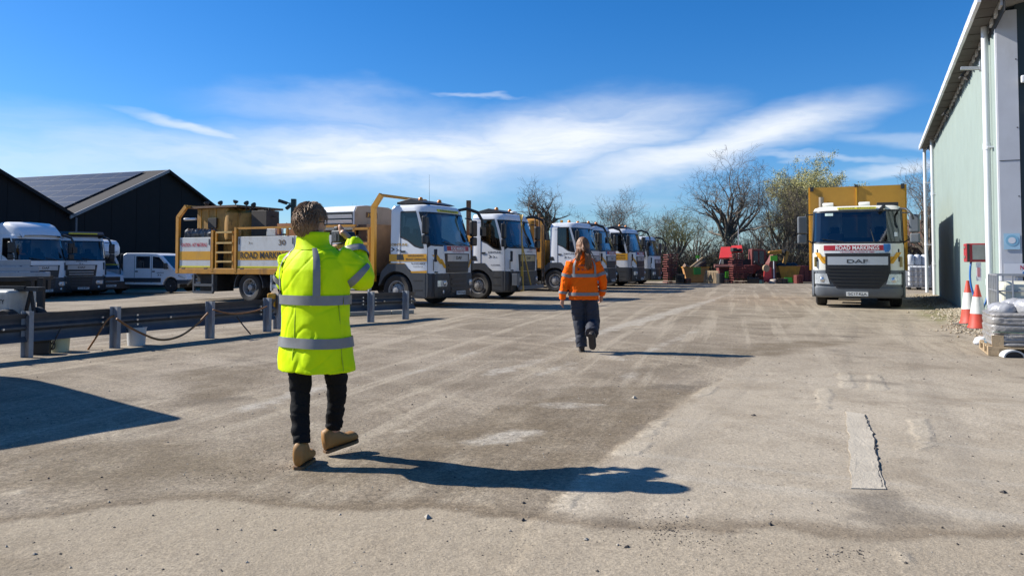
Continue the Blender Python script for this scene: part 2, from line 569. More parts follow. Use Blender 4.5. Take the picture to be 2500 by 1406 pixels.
sd = {'slab': seg_sd(X, Y, slab), 'strip': seg_sd(X, Y, strip),
      'damp': np.maximum.reduce([seg_sd(X, Y, p) for p in (damp1, damp2, damp3, damp4, damp5)]),
      'pale': np.maximum.reduce([seg_sd(X, Y, p) for p in pale + island]),
      'field': np.maximum(np.maximum(Y - 50 - 0.12 * X, -(X + 60)), -(Y + 40)),
      'moss': seg_sd(X, Y, grass_p),
      'mend': np.maximum.reduce([seg_sd(X, Y, gp(*p)) for p in mends])}
for k in sd:
    sd[k] = np.clip(sd[k], -3, 3)
nx, ny = X.shape[1], X.shape[0]
me = bpy.data.meshes.new('ground')
idx = np.arange(nx * ny).reshape(ny, nx)
faces = np.stack([idx[:-1, :-1], idx[:-1, 1:], idx[1:, 1:], idx[1:, :-1]], -1).reshape(-1, 4)
me.from_pydata(np.stack([X, Y, Z], -1).reshape(-1, 3).tolist(), [], faces.tolist())
for k, v in sd.items():
    at = me.attributes.new('sd_' + k, 'FLOAT', 'POINT')
    at.data.foreach_set('value', v.ravel().astype(np.float32))
me.polygons.foreach_set('use_smooth', [True] * len(me.polygons))
ground = link('ground', me)
structure(ground)
ground['label'] = 'dusty grey-brown yard of worn asphalt and concrete'

gm = bpy.data.materials.new('yard_surface')
gm.use_nodes = True
t = gm.node_tree
bs = t.nodes['Principled BSDF']
geo = nd(t, 'ShaderNodeNewGeometry')
pos = geo.outputs['Position']


def gnoise(scale, detail=5.0, rough=0.6, sc=(1, 1, 1), rot=0.0, loc=(0, 0, 0)):
    mp_ = nd(t, 'ShaderNodeMapping', None, Vector=pos, Scale=sc, Rotation=(0, 0, rot), Location=loc)
    return nd(t, 'ShaderNodeTexNoise', None, Vector=mp_.outputs[0], Scale=scale, Detail=detail, Roughness=rough).outputs[0]


def stretched(scale, ang, along, across, loc=(0, 0, 0), detail=5.0):
    """noise drawn out along a heading (degrees right of +Y)"""
    a = nd(t, 'ShaderNodeMapping', None, Vector=pos, Rotation=(0, 0, R(ang)), Location=loc)
    b_ = nd(t, 'ShaderNodeMapping', None, Vector=a.outputs[0], Scale=(across, along, 1))
    return nd(t, 'ShaderNodeTexNoise', None, Vector=b_.outputs[0], Scale=scale, Detail=detail, Roughness=0.6).outputs[0]


edge = gnoise(1.6, 8.0, 0.65)
edge2 = gnoise(5.0, 6.0, 0.65, loc=(3, 7, 0))
jag = mth(t, 'ADD', mth(t, 'MULTIPLY', mth(t, 'SUBTRACT', edge, 0.5), 0.9), mth(t, 'MULTIPLY', mth(t, 'SUBTRACT', edge2, 0.5), 0.4))


def mask(name, soft, amp=1.0, bias=0.0):
    a = nd(t, 'ShaderNodeAttribute', dict(attribute_name='sd_' + name)).outputs['Fac']
    return mrange(t, mth(t, 'MULTIPLY_ADD', jag, amp, mth(t, 'ADD', a, bias)), -soft, soft)


fade = mrange(t, nd(t, 'ShaderNodeSeparateXYZ', None, i0=pos).outputs[1], 6.5, 13.0, 1.0, 0.3)
m_slab = mth(t, 'MULTIPLY', mask('slab', 0.05, 0.4), fade)
m_strip = mask('strip', 0.05, 0.42)
m_rim = mth(t, 'MULTIPLY', mask('strip', 0.12, 0.5, 0.16), mth(t, 'SUBTRACT', 1.0, m_strip))
m_damp = mask('damp', 0.22, 0.9)
m_pale = mask('pale', 0.09, 0.6, -0.05)
m_mend = mask('mend', 0.03, 0.2)
m_field = mask('field', 1.2, 2.0)
m_moss = mask('moss', 0.3, 1.6, -0.1)
big = gnoise(0.35, 6.0, 0.6)
mid = gnoise(2.2, 7.0, 0.65)
fine = gnoise(24.0, 5.0, 0.7)
grit = gnoise(75.0, 3.0, 0.75)
tracks = stretched(1.0, 17, 0.10, 3.2)
tracks2 = stretched(1.0, 25, 0.07, 2.2, (5, 2, 0))
scuff = stretched(1.0, -64, 0.12, 2.6, (9, 4, 0))
asphalt = mixc(t, mrange(t, big, 0.3, 0.7), (0.222, 0.180, 0.128), (0.285, 0.237, 0.173))
asphalt = mixc(t, mrange(t, mid, 0.35, 0.75, 0.0, 0.6), asphalt, (0.168, 0.130, 0.086))
asphalt = mixc(t, mrange(t, tracks, 0.50, 0.62, 0.0, 0.7), asphalt, (0.36, 0.305, 0.225))
asphalt = mixc(t, mrange(t, tracks2, 0.55, 0.7, 0.0, 0.5), asphalt, (0.15, 0.125, 0.095))
conc = mixc(t, mrange(t, big, 0.3, 0.7), (0.355, 0.30, 0.222), (0.425, 0.365, 0.277))
conc = mixc(t, mrange(t, mid, 0.42, 0.78, 0.0, 0.5), conc, (0.225, 0.178, 0.12))
conc = mixc(t, mrange(t, tracks2, 0.5, 0.66, 0.0, 0.45), conc, (0.25, 0.215, 0.165))
conc = mixc(t, mrange(t, scuff, 0.56, 0.7, 0.0, 0.4), conc, (0.41, 0.37, 0.30))
conc2 = mixc(t, mrange(t, mid, 0.35, 0.8, 0.0, 0.35), (0.33, 0.275, 0.198), (0.245, 0.195, 0.135))
rad = nd(t, 'ShaderNodeVectorMath', dict(operation='LENGTH'), i0=nd(t, 'ShaderNodeVectorMath', dict(operation='SUBTRACT'), i0=pos, i1=(-9.5, 2.5, 0)).outputs[0]).outputs['Value']
arcs = nd(t, 'ShaderNodeTexNoise', None, Vector=nd(t, 'ShaderNodeCombineXYZ', None, X=mth(t, 'MULTIPLY', rad, 2.6), Y=mth(t, 'MULTIPLY', big, 1.2)).outputs[0], Scale=1.0, Detail=4.0, Roughness=0.55).outputs[0]
asphalt = mixc(t, mth(t, 'MULTIPLY', mrange(t, arcs, 0.52, 0.62, 0.0, 0.7), mrange(t, edge, 0.35, 0.6)), asphalt, (0.34, 0.285, 0.205))
conc = mixc(t, mth(t, 'MULTIPLY', mrange(t, arcs, 0.52, 0.64, 0.0, 0.35), mrange(t, edge, 0.35, 0.6)), conc, (0.235, 0.188, 0.13))
oil = mrange(t, gnoise(0.9, 5.0, 0.55, loc=(11, 3, 0)), 0.60, 0.72, 0.0, 0.5)
dust = gnoise(0.7, 8.0, 0.62, loc=(2, 9, 0))
asphalt = mixc(t, mrange(t, dust, 0.5, 0.66, 0.0, 0.55), asphalt, (0.355, 0.30, 0.225))
asphalt = mixc(t, mrange(t, dust, 0.48, 0.34, 0.0, 0.6), asphalt, (0.15, 0.118, 0.08))
conc = mixc(t, mrange(t, dust, 0.46, 0.32, 0.0, 0.6), conc, (0.225, 0.18, 0.125))
c = mixc(t, m_slab, asphalt, conc)
c = mixc(t, mth(t, 'MULTIPLY', m_strip, 0.85), c, conc2)
c = mixc(t, mth(t, 'MULTIPLY', m_damp, mrange(t, mid, 0.2, 0.65, 0.25, 0.8)), c, (0.152, 0.116, 0.073))
c = mixc(t, mth(t, 'MULTIPLY', m_rim, 0.75), c, (0.165, 0.125, 0.08))
c = mixc(t, mth(t, 'MULTIPLY', m_pale, mrange(t, edge2, 0.3, 0.6, 0.25, 0.8)), c, (0.40, 0.36, 0.295))
c = mixc(t, mth(t, 'MULTIPLY', m_mend, mrange(t, mid, 0.3, 0.7, 0.8, 0.3)), c, (0.45, 0.39, 0.295))
c = mixc(t, mth(t, 'MULTIPLY', m_moss, mrange(t, edge2, 0.35, 0.6, 0.2, 0.75)), c, (0.15, 0.15, 0.035))
c = mixc(t, oil, c, (0.085, 0.068, 0.05))
c = mixc(t, m_field, c, mixc(t, mrange(t, edge, 0.3, 0.7), (0.05, 0.075, 0.018), (0.12, 0.1, 0.045)))
# aggregate, grit and dark specks
smooth_c = mth(t, 'MULTIPLY', mth(t, 'MAXIMUM', m_slab, m_strip), mrange(t, big, 0.35, 0.65, 0.75, 0.4))
grain = mth(t, 'MULTIPLY', mrange(t, fine, 0.32, 0.68, 0.66, 1.3, False), mrange(t, grit, 0.3, 0.7, 0.55, 1.42, False))
grain = mth(t, 'ADD', mth(t, 'MULTIPLY', grain, mth(t, 'SUBTRACT', 1.0, smooth_c)), mth(t, 'MULTIPLY', smooth_c, mrange(t, grit, 0.3, 0.7, 0.80, 1.17, False)))
c = mixc(t, 1.0, c, nd(t, 'ShaderNodeCombineXYZ', None, X=grain, Y=grain, Z=grain).outputs[0], 'MULTIPLY')
vor = nd(t, 'ShaderNodeTexVoronoi', dict(feature='F1'), Vector=pos, Scale=14.0, Randomness=1.0)
vor2 = nd(t, 'ShaderNodeTexVoronoi', dict(feature='F1'), Vector=nd(t, 'ShaderNodeMapping', None, Vector=pos, Rotation=(0, 0, R(20)), Scale=(1.0, 0.55, 1)).outputs[0], Scale=34.0, Randomness=1.0)
spk = mth(t, 'MAXIMUM', mth(t, 'MULTIPLY', mrange(t, vor.outputs['Distance'], 0.13, 0.06), mrange(t, gnoise(3.0, 3.0), 0.5, 0.62)), mth(t, 'MULTIPLY', mrange(t, vor2.outputs['Distance'], 0.2, 0.1), mrange(t, gnoise(1.4, 4.0, loc=(4, 1, 0)), 0.46, 0.64)))
c = mixc(t, mth(t, 'MULTIPLY', spk, 0.75), c, (0.05, 0.042, 0.036))
c = mixc(t, 1.0, c, (1.0, 0.99, 0.985), 'MULTIPLY')
t.links.new(c, bs.inputs['Base Color'])
bs.inputs['Roughness'].default_value = 0.92
bs.inputs['Specular IOR Level'].default_value = 0.25
hgt = mth(t, 'ADD', mth(t, 'MULTIPLY', grit, 0.35), mth(t, 'ADD', mth(t, 'MULTIPLY', fine, 0.8), mth(t, 'ADD', mth(t, 'MULTIPLY', mid, 1.6), mth(t, 'ADD', mth(t, 'ADD', mth(t, 'MULTIPLY', m_mend, 0.9), mth(t, 'MULTIPLY', m_slab, 0.8)), mth(t, 'MULTIPLY', m_damp, -0.7)))))
bp = nd(t, 'ShaderNodeBump', None, Strength=0.5, Distance=0.02, Height=hgt)
t.links.new(bp.outputs[0], bs.inputs['Normal'])
ground.data.materials.append(gm)

# raised pale concrete repairs, each a slab with a broken edge
patch_mat = M('repair_concrete', (0.43, 0.375, 0.29), 0.92, 0, 0.15, 4, bump=0.5, bscale=45, dirt=0.35, dcol=(0.25, 0.205, 0.15), dscale=3.5)


def zg(x, y):
    n_ = max(0.0, min(1.0, 1 - (y - 20) / 20)) * (abs(x) < 16)
    return gz(x, y) + n_ * (noise.noise((x * 0.5, y * 0.5, 1.3)) * 0.014 + noise.noise((x * 1.7, y * 1.7, 4.1)) * 0.006)


def patch(px, label, h=0.005, jag_=0.025, seed=0):
    rnd = random.Random(seed)
    pts = [Vector((x, y)) for x, y in gp(*px)]
    out = []
    for i, a in enumerate(pts):
        b_ = pts[(i + 1) % len(pts)]
        k = max(1, int((b_ - a).length / 0.09))
        for q in range(k):
            p = a.lerp(b_, q / k)
            n_ = noise.noise_vector((p.x * 6, p.y * 6, seed))
            out.append((p.x + n_.x * jag_ * 0.8, p.y + n_.y * jag_ * 0.8))
    cx, cy = sum(p[0] for p in out) / len(out), sum(p[1] for p in out) / len(out)
    mb = MB()
    n = len(out)
    rr = [[(p[0], p[1], zg(*p) - 0.02) for p in out], [(p[0], p[1], zg(*p) + h) for p in out]]
    for f in (0.86, 0.5):
        rr.append([(cx + (p[0] - cx) * f, cy + (p[1] - cy) * f, zg(cx + (p[0] - cx) * f, cy + (p[1] - cy) * f) + h) for p in out])
    mb.rings(rr, True, True)
    o = mb.build('concrete_patch', patch_mat)
    structure(o)
    o['label'] = label
    return o


patch([(2066, 1015), (2112, 1022), (2130, 1070), (2142, 1130), (2158, 1216), (2084, 1216), (2075, 1120), (2068, 1060)], 'long pale concrete strip with a cracked edge', 0.006, 0.03, 1)
# dark crack along the long strip
ck = MB()
pts = [G(x, y) for x, y in ((2114, 1024), (2120, 1046), (2132, 1068), (2136, 1095), (2141, 1118), (2146, 1150), (2152, 1190), (2156, 1214))]
path = []
for i in range(len(pts) - 1):
    for q in range(6):
        p = pts[i].lerp(pts[i + 1], q / 6)
        path.append(Vector((p.x + random.uniform(-0.012, 0.012), p.y, zg(p.x, p.y) + 0.004)))
ck.tube(path, [random.uniform(0.002, 0.0065) for _ in path], 5)
ob = structure(ck.build('pavement_crack', black_ink))
ob['label'] = 'dark crack along the concrete strip'

# scattered grit and stones
rock_mats = [M('pale_stone', (0.36, 0.32, 0.26), 0.9, 0, 0.2, 30), M('dark_stone', (0.06, 0.052, 0.046), 0.9, 0, 0.3, 30)]


def pebble(mb, p, r, rnd, m):
    a, b_, c_ = r * rnd.uniform(0.7, 1.3), r * rnd.uniform(0.6, 1.1), r * rnd.uniform(0.35, 0.8)
    th = rnd.uniform(0, 6.28)
    co, si = math.cos(th), math.sin(th)
    vs_ = []
    for (x, y, z) in ((1, 0, 0), (0.2, 1, 0.1), (-1, 0.2, 0), (-0.1, -1, -0.1), (0.15, 0.1, 1), (0, 0, -0.8)):
        x, y, z = x * a * rnd.uniform(0.75, 1.2), y * b_ * rnd.uniform(0.75, 1.2), z * c_
        vs_.append((p[0] + x * co - y * si, p[1] + x * si + y * co, p[2] + z + c_ * 0.35))
    mb.add(vs_, [(0, 1, 4), (1, 2, 4), (2, 3, 4), (3, 0, 4), (1, 0, 5), (2, 1, 5), (3, 2, 5), (0, 3, 5)], m)


rnd = random.Random(5)
mb = MB()
for i in range(1500):
    y = 2.6 + 14 * rnd.random() ** 1.6
    x = rnd.uniform(-0.8, 0.8) * y
    pebble(mb, (x, y, zg(x, y)), rnd.choice((0.005, 0.006, 0.008, 0.008, 0.012)) * (0.7 + y * 0.03), rnd, 1 if rnd.random() < 0.55 else 0)
for i in range(240):          # the dark crumbs spilt at the front right
    a, q = rnd.uniform(0, 6.28), abs(rnd.gauss(0, 0.16))
    c0 = G(1640, 1318)
    x, y = c0.x + math.cos(a) * q * 1.3, c0.y + math.sin(a) * q * 1.6
    pebble(mb, (x, y, zg(x, y)), rnd.uniform(0.0025, 0.006), rnd, 1)
for (px, py) in ((2040, 1385), (560, 1165), (900, 1104), (690, 1142), (1900, 860)):
    for i in range(45):
        c0 = G(px + rnd.gauss(0, 45), py + rnd.gauss(0, 9))
        pebble(mb, (c0.x, c0.y, zg(c0.x, c0.y)), rnd.uniform(0.003, 0.007), rnd, 1)
o = mb.build('grit', rock_mats)
tag(o, 'fine dark grit and crumbs scattered over the yard', 'grit', kind='stuff')
for i, (px, py, r_) in enumerate(((1045, 1270, 0.024), (1278, 1240, 0.016), (1278, 1283, 0.016), (1548, 975, 0.04), (1840, 1025, 0.03), (2450, 1222, 0.02), (1430, 1333, 0.014), (1882, 1306, 0.016), (1530, 1355, 0.018))):
    p = G(px, py)
    mb = MB()
    pebble(mb, (p.x, p.y, zg(p.x, p.y)), r_, rnd, 0)
    o = mb.build('loose_stone', [rock_mats[1 if i % 3 else 0]])
    tag(o, ['loose stone in front of the long shadow, leftmost', 'small stone just past the long shadow', 'small stone below its near twin', 'stone lying in the brown damp hollow', 'stone on the pale slab right of the hollow',
            'stone near the right edge of the photo', 'dark crumb left of the spilt crumbs', 'dark stone right of the spilt crumbs', 'dark stone at the bottom centre'][i], 'stone', 'loose stones on the yard')

# pale gravel along the shed
TH = R(25.6)
U = Vector((math.sin(TH), math.cos(TH), 0))          # yard axis, away from the camera
V = Vector((math.cos(TH), -math.sin(TH), 0))         # across the yard, to the right and towards the camera
P0 = Vector((9.27, 14.4, 0)) + V * 0.05                          # near corner of the shed
gravel_mats = [M('pale_gravel', (0.40, 0.34, 0.25), 0.9, 0, 0.2, 30), M('buff_gravel', (0.30, 0.235, 0.155), 0.9, 0, 0.2, 30)]
mb = MB()
for i in range(3600):
    s_ = rnd.uniform(-1.2, 18)
    w = 0.9 + 0.5 * noise.noise((s_ * 0.6, 0, 0))
    o_ = abs(rnd.gauss(0, 0.42)) * w
    p = P0 + U * s_ - V * o_
    if s_ < 0.6 and o_ < 0.1:
        continue
    pebble(mb, (p.x, p.y, zg(p.x, p.y) + max(0, 0.05 - o_ * 0.05)), rnd.uniform(0.018, 0.042), rnd, int(rnd.random() < 0.4))
tag(mb.build('gravel', gravel_mats), 'pale gravel heaped along the foot of the green shed', 'gravel', kind='stuff')

# ------------------------------------------------------------------ green shed
mint = M('mint_cladding', (0.30, 0.365, 0.33), 0.5, 0, 0.07, 1.2, dirt=0.14, dcol=(0.3, 0.33, 0.26), dscale=0.8)
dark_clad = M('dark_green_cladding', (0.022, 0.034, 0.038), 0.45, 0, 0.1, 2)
trim = M('pale_trim', (0.50, 0.51, 0.54), 0.5, 0, 0.06, 3, dirt=0.25, dcol=(0.34, 0.33, 0.3))
pipe_mat = M('white_downpipe', (0.72, 0.73, 0.76), 0.4, 0, 0.03, 3, dirt=0.2, dcol=(0.5, 0.48, 0.42))
soffit = M('fibre_cement', (0.10, 0.092, 0.085), 0.85, 0, 0.2, 4, dirt=0.4, dcol=(0.07, 0.065, 0.06))
roof_mat = M('grey_roof_sheet', (0.3, 0.3, 0.29), 0.8, 0, 0.12, 3)
LS, HS = 19.0, 6.05
sh = thing('green_shed', 'mint green corrugated shed with white downpipes at the right edge', 'building', P0, R(90) - TH)


def ribbed(width, z0, z1, pitch=0.2, depth=0.03):
    mb = MB()
    pr = []
    x = 0.0
    while x < width - 1e-6:
        pr += [(x, 0), (x + pitch * 0.55, 0), (x + pitch * 0.68, depth), (x + pitch * 0.87, depth)]
        x += pitch
    pr.append((width, 0))
    mb.add([(a, b_, z) for z in (z0, z1) for a, b_ in pr], [(i + 1, i, len(pr) + i, len(pr) + i + 1) for i in range(len(pr) - 1)])
    return mb


pm = ribbed(1.0, 0.02, HS, 0.25, 0.05).mesh('wall_panel', mint)
for i in range(19):
    o = link('wall_panel', pm, sh)
    o.location = (i * 1.0, 0.004 * (i % 2), 0)
    o.scale = (0.988, 1, 1)
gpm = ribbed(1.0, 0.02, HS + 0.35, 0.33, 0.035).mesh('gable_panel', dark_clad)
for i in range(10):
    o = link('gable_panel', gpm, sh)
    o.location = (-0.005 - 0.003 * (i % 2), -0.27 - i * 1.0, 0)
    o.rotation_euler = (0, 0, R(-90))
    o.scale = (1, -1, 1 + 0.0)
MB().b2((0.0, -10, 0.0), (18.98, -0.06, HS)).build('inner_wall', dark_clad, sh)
MB().b2((-0.03, -0.30, 0), (0.0, 0.035, HS + 0.1)).b2((0.0, 0.032, 0), (0.16, 0.05, HS + 0.1)).build('corner_trim', trim, sh)
for z in (1.3, 2.6, 3.9, 5.2):
    MB().cyl((-0.04, -0.27, z), (-0.028, -0.27, z), 0.012, n=8).build('rivet', chassis, sh)
MB().b2((-0.036, -0.3, 3.28), (-0.03, 0.03, 3.29)).build('trim_joint', chassis, sh)
# eaves: fibre-cement sheets, each its own piece
es = MB()
es.b2((0.0, 0.1, 0.0), (0.56, 0.42, 0.035)).b2((0.0, 0.40, -0.03), (0.56, 0.46, 0.13), 1)
esm = es.mesh('eaves_sheet', [soffit, pipe_mat])
br = MB().b2((0.14, 0.052, -0.10), (0.42, 0.09, 0.02)).mesh('eaves_filler', pipe_mat)
for i in range(-2, 32):
    o = link('eaves_sheet', esm, sh)
    o.location = (i * 0.6 + 0.012, 0, HS + 0.02 + 0.006 * (i % 2))
    o2 = link('eaves_filler', br, o)
MB().prism([(0.36, HS + 0.13), (-8, HS + 1.75), (-8, HS + 1.68), (0.36, HS + 0.08)], -1.2, 19.3, 'x').build('roof', roof_mat, sh)
MB().b2((-1.2, 0.1, HS + 0.062), (19.2, 0.41, HS + 0.075)).b2((-1.2, 0.036, HS - 0.22), (19.2, 0.05, HS + 0.05)).build('wall_plate_and_backing', chassis, sh)  # upper box is a black backing added to darken the sheet gaps


def downpipe(x, y, z1, collars):
    mb = MB().cyl((x, y, 0.05), (x, y, z1), 0.062, n=16)
    o = mb.build('downpipe', pipe_mat, sh, smooth=40)
    for z in collars:
        MB().cyl((x, y, z), (x, y, z + 0.13), 0.071, n=16).b2((x - 0.09, 0.02, z + 0.03), (x + 0.09, y, z + 0.06)).build('collar', pipe_mat, o, smooth=40)
    return o


downpipe(0.72, 0.14, HS + 0.1, (0.9, 3.6))
downpipe(16.5, 0.14, HS + 0.1, (1.2, 3.9))
downpipe(19.2, 0.25, HS + 0.1, (2.0, 4.6))
for x in (4.2, 9.5, 17.6):      # bracket clutter under the eaves
    MB().bar((x, 0.1, HS - 0.02), (x + 0.2, 0.26, HS - 0.2), 0.04).bar((x, 0.1, HS - 0.3), (x + 0.15, 0.22, HS - 0.12), 0.03).build('eaves_bracket', chassis, sh)
MB().b2((1.35, 0.05, 5.35), (1.5, 0.16, 5.55)).bar((1.42, 0.1, 5.4), (1.42, 0.5, 5.44), 0.1, 0.06).build('wall_floodlight', silver, sh)

# fixings of the shed that can be lifted away
lab_sign = M('sign_white', (0.66, 0.67, 0.7), 0.5, 0, 0.04, 4, dirt=0.1)
pale_blue = M('pale_blue_print', (0.35, 0.55, 0.68), 0.5, 0, 0.05, 5)


def shed_pt(x, y, z):
    return P0 + U * x - V * y + Vector((0, 0, z))


RZS = R(90) - TH
hc = thing('hose_cabinet', 'red cabinet with a grey window on the green shed wall', 'cabinet', shed_pt(1.0, 0.05, 1.36), RZS)
red_box = M('red_cabinet_paint', (0.36, 0.022, 0.028), 0.5, 0, 0.15, 5, dirt=0.4)
MB().b2((0.0, 0, 0), (0.5, 0.46, 0.38)).build('body', red_box, hc, bevel=0.012)
MB().b2((-0.008, 0.04, 0.05), (0.0, 0.35, 0.35)).build('window', M('dusty_pane', (0.22, 0.24, 0.22), 0.35, 0, 0.2, 6), hc)
MB().b2((-0.012, 0.40, 0.01), (0.02, 0.44, 0.37)).build('hinge_strip', chassis, hc)
for z in (0.08, 0.28):
    MB().b2((0.1, 0.46, z), (0.4, 0.475, z + 0.05)).build('hinge', M('worn_hinge', (0.2, 0.17, 0.14), 0.6), hc)
hose_blue = M('blue_hose', (0.012, 0.11, 0.36), 0.4, 0, 0.08, 5)
for k, (y0, y1) in enumerate(((0.42, 0.30), (0.14, 0.24))):
    pts = [shed_pt(1.05 - 0.12 * q, y0 + (y1 - y0) * q ** 2 + 0.05 * math.sin(q * 3.1) * (1 if k == 0 else -1), 1.38 - 0.95 * q) for q in [i / 9 for i in range(10)]]
    tag(MB().tube(pts, 0.02, 8).build('blue_hose', hose_blue, smooth=180), ['blue hose hanging from the left side of the red cabinet', 'blue hose hanging from the right side of the red cabinet'][k], 'hose', 'blue hoses')
nt_ = thing('paper_notice', 'white paper notice with red print below the red cabinet', 'notice', shed_pt(1.02, 0.25, 0.98), RZS)
MB().b2((0, 0, 0), (0.006, 0.09, 0.37)).build('sheet', white_ink, nt_)
MB().b2((-0.003, 0.02, 0.08), (0.0, 0.07, 0.27)).build('print', M('faded_red_print', (0.5, 0.2, 0.22), 0.6), nt_)
sgn = thing('round_notice', 'pale blue square notice with a round emblem on the shed corner', 'sign', shed_pt(-0.04, -0.02, 1.60), RZS)
MB().b2((-0.008, -0.25, 0), (0, 0.01, 0.30)).build('plate', pale_blue, sgn)
MB().lathe([(0.105, 0), (0.105, 0.004)], 28, Matrix.Translation((-0.008, -0.12, 0.17)) @ Matrix.Rotation(R(-90), 4, 'Y')).build('emblem', M('emblem_blue', (0.22, 0.45, 0.6), 0.5), sgn)
MB().lathe([(0.06, 0), (0.06, 0.003)], 24, Matrix.Translation((-0.012, -0.12, 0.17)) @ Matrix.Rotation(R(-90), 4, 'Y')).build('emblem_centre', lab_sign, sgn)


def gable_letters(parent, s_, m_, y, z, w, h):
    return letters('lettering', s_, m_, parent, (-0.016, y, z), (0, -1, 0), (0, 0, 1), w, h)


s1 = thing('safety_notice', 'white notice with maroon and black lettering on the dark gable', 'sign', shed_pt(-0.055, -0.36, 1.35), RZS)
MB().b2((-0.012, -0.8, 0), (0, 0, 0.62)).build('plate', lab_sign, s1)
for s_, m_, y, z, w, h in (('A', M('maroon_ink', (0.2, 0.01, 0.06), 0.5), -0.1, 0.5, 0.09, 0.085), ('FI', black_ink, -0.1, 0.355, 0.09, 0.06), ('DI', black_ink, -0.1, 0.275, 0.09, 0.06),
                           ('TH', MATS['maroon_ink'], -0.09, 0.145, 0.11, 0.055), ('RE', MATS['maroon_ink'], -0.09, 0.06, 0.11, 0.055)):
    gable_letters(s1, s_, m_, y, z, w, h)
MB().b2((-0.015, -0.7, 0.475), (-0.012, -0.05, 0.482)).build('rule', MATS['maroon_ink'], s1)
s2 = thing('warning_notice', 'wide white notice reading NO in red below the other notice', 'sign', shed_pt(-0.06, 0.0, 1.10), RZS)
MB().b2((-0.012, -0.9, 0), (0, 0.0, 0.235)).build('plate', lab_sign, s2)
gable_letters(s2, 'NO', red_ink, -0.26, 0.115, 0.14, 0.09)
MB().lathe([(0.04, 0), (0.04, 0.004)], 20, Matrix.Translation((-0.012, -0.33, 0.055)) @ Matrix.Rotation(R(-90), 4, 'Y')).build('emblem', blue_vinyl, s2)
an = thing('antenna_box', 'flat white antenna panel high on the dark gable', 'antenna', shed_pt(-0.06, -0.33, 4.72), RZS)
MB().b2((-0.1, -0.24, 0), (-0.03, 0.0, 0.14)).build('panel', white, an, bevel=0.02)
MB().cyl((-0.03, -0.13, -0.25), (-0.03, -0.13, 0.2), 0.012, n=8).build('bracket', silver, an)
jb = thing('junction_box', 'small white junction box below the antenna panel', 'box', shed_pt(-0.06, -0.43, 4.2), RZS)
MB().b2((-0.07, -0.09, 0), (0, 0.0, 0.17)).build('case', white, jb, bevel=0.01)
MB().tube([(-0.03, -0.05, 0), (-0.03, -0.05, -0.1), (-0.03, -0.02, -0.2), (-0.02, -0.06, -0.22)], 0.012, 6).build('cable', silver, jb)

# ------------------------------------------------------------------ black barns on the left
barn_clad = M('black_barn_cladding', (0.0085, 0.009, 0.011), 0.7, 0, 0.15, 2, spec=0.25)
barn_roof = M('brown_roof_sheet', (0.019, 0.016, 0.016), 0.9, 0, 0.12, 2.5)
verge_mat = M('verge_flashing', (0.22, 0.22, 0.23), 0.5, 0, 0.06, 3)
cell_mat = M('solar_cells', (0.012, 0.016, 0.026), 0.4, 0.0, 0.15, 3, spec=0.4)
frame_mat = M('solar_frame', (0.17, 0.175, 0.19), 0.5, 0.1, 0.05, 3)
BO = Vector((-26.27, 45.0, -0.44))
BRZ = R(70)
WB, EB, AB, LB = 14.6, 4.45, 7.9, 42.0


def barn(name, label, x0, solar):
    b = thing(name, label, 'building', BO + Matrix.Rotation(BRZ, 3, 'Z') @ Vector((x0, 0, 0)), BRZ)
    n = 15
    for i in range(n):
        a, c_ = WB * i / n + 0.006, WB * (i + 1) / n - 0.006
        h = lambda x: EB + (AB - EB) * (1 - abs(x - WB / 2) / (WB / 2))
        poly = [(a, 0), (c_, 0), (c_, h(c_))] + ([(WB / 2, AB)] if a < WB / 2 < c_ else []) + [(a, h(a))]
        MB().prism(poly, 0.0 - 0.01 * (i % 2), 0.12, 'y').build('gable_panel', barn_clad, b)
    MB().b2((0.15, 0.2, 0), (WB - 0.15, LB, EB)).build('wall', barn_clad, b)
    for sx in (0, 1):
        a = (-0.25, EB - 0.12) if sx == 0 else (WB + 0.25, EB - 0.12)
        MB().prism([a, (WB / 2, AB), (WB / 2, AB + 0.12), (a[0], a[1] + 0.12)], -0.25, LB, 'y').build('roof_slope', barn_roof, b)
        MB().prism([(a[0], a[1] - 0.06), (WB / 2, AB - 0.06), (WB / 2, AB + 0.15), (a[0], a[1] + 0.15)], -0.33, -0.25, 'y').build('verge_flashing', verge_mat if sx == 0 else barn_clad, b)
    if solar:
        sl = Vector((WB / 2, 0, AB - EB)).normalized()
        nn = Vector((-sl.z, 0, sl.x))
        slen = math.hypot(WB / 2, AB - EB)
        rot = Matrix((sl, Vector((0, 1, 0)), nn)).transposed()
        pmb = MB()
        pmb.box((0, 0, 0), (1.14, 1.86, 0.05), None, 1)
        pmb.box((0, 0, 0.004), (1.06, 1.78, 0.05), None, 0)
        pmesh = pmb.mesh('solar_panel', [cell_mat, frame_mat])
        for r_ in range(6):
            for q in range(16):
                o = link('solar_panel', pmesh, b)
                o.location = Vector((0, 2.4 + 1.9 * q, EB)) + sl * (slen - 0.95 - 1.17 * r_) + nn * 0.2
                o.rotation_euler = rot.to_euler()
    else:
        MB().cyl((WB + 0.08, -0.4, 0), (WB + 0.08, -0.4, EB - 0.1), 0.06, n=10).build('downpipe', M('grey_downpipe', (0.12, 0.12, 0.13), 0.5), b)
    return b


barn('black_barn', 'black gabled barn with rows of solar panels on its roof', 0.0, True)
barn('black_barn', 'black gabled barn cut off by the left edge of the photo', -WB, False)

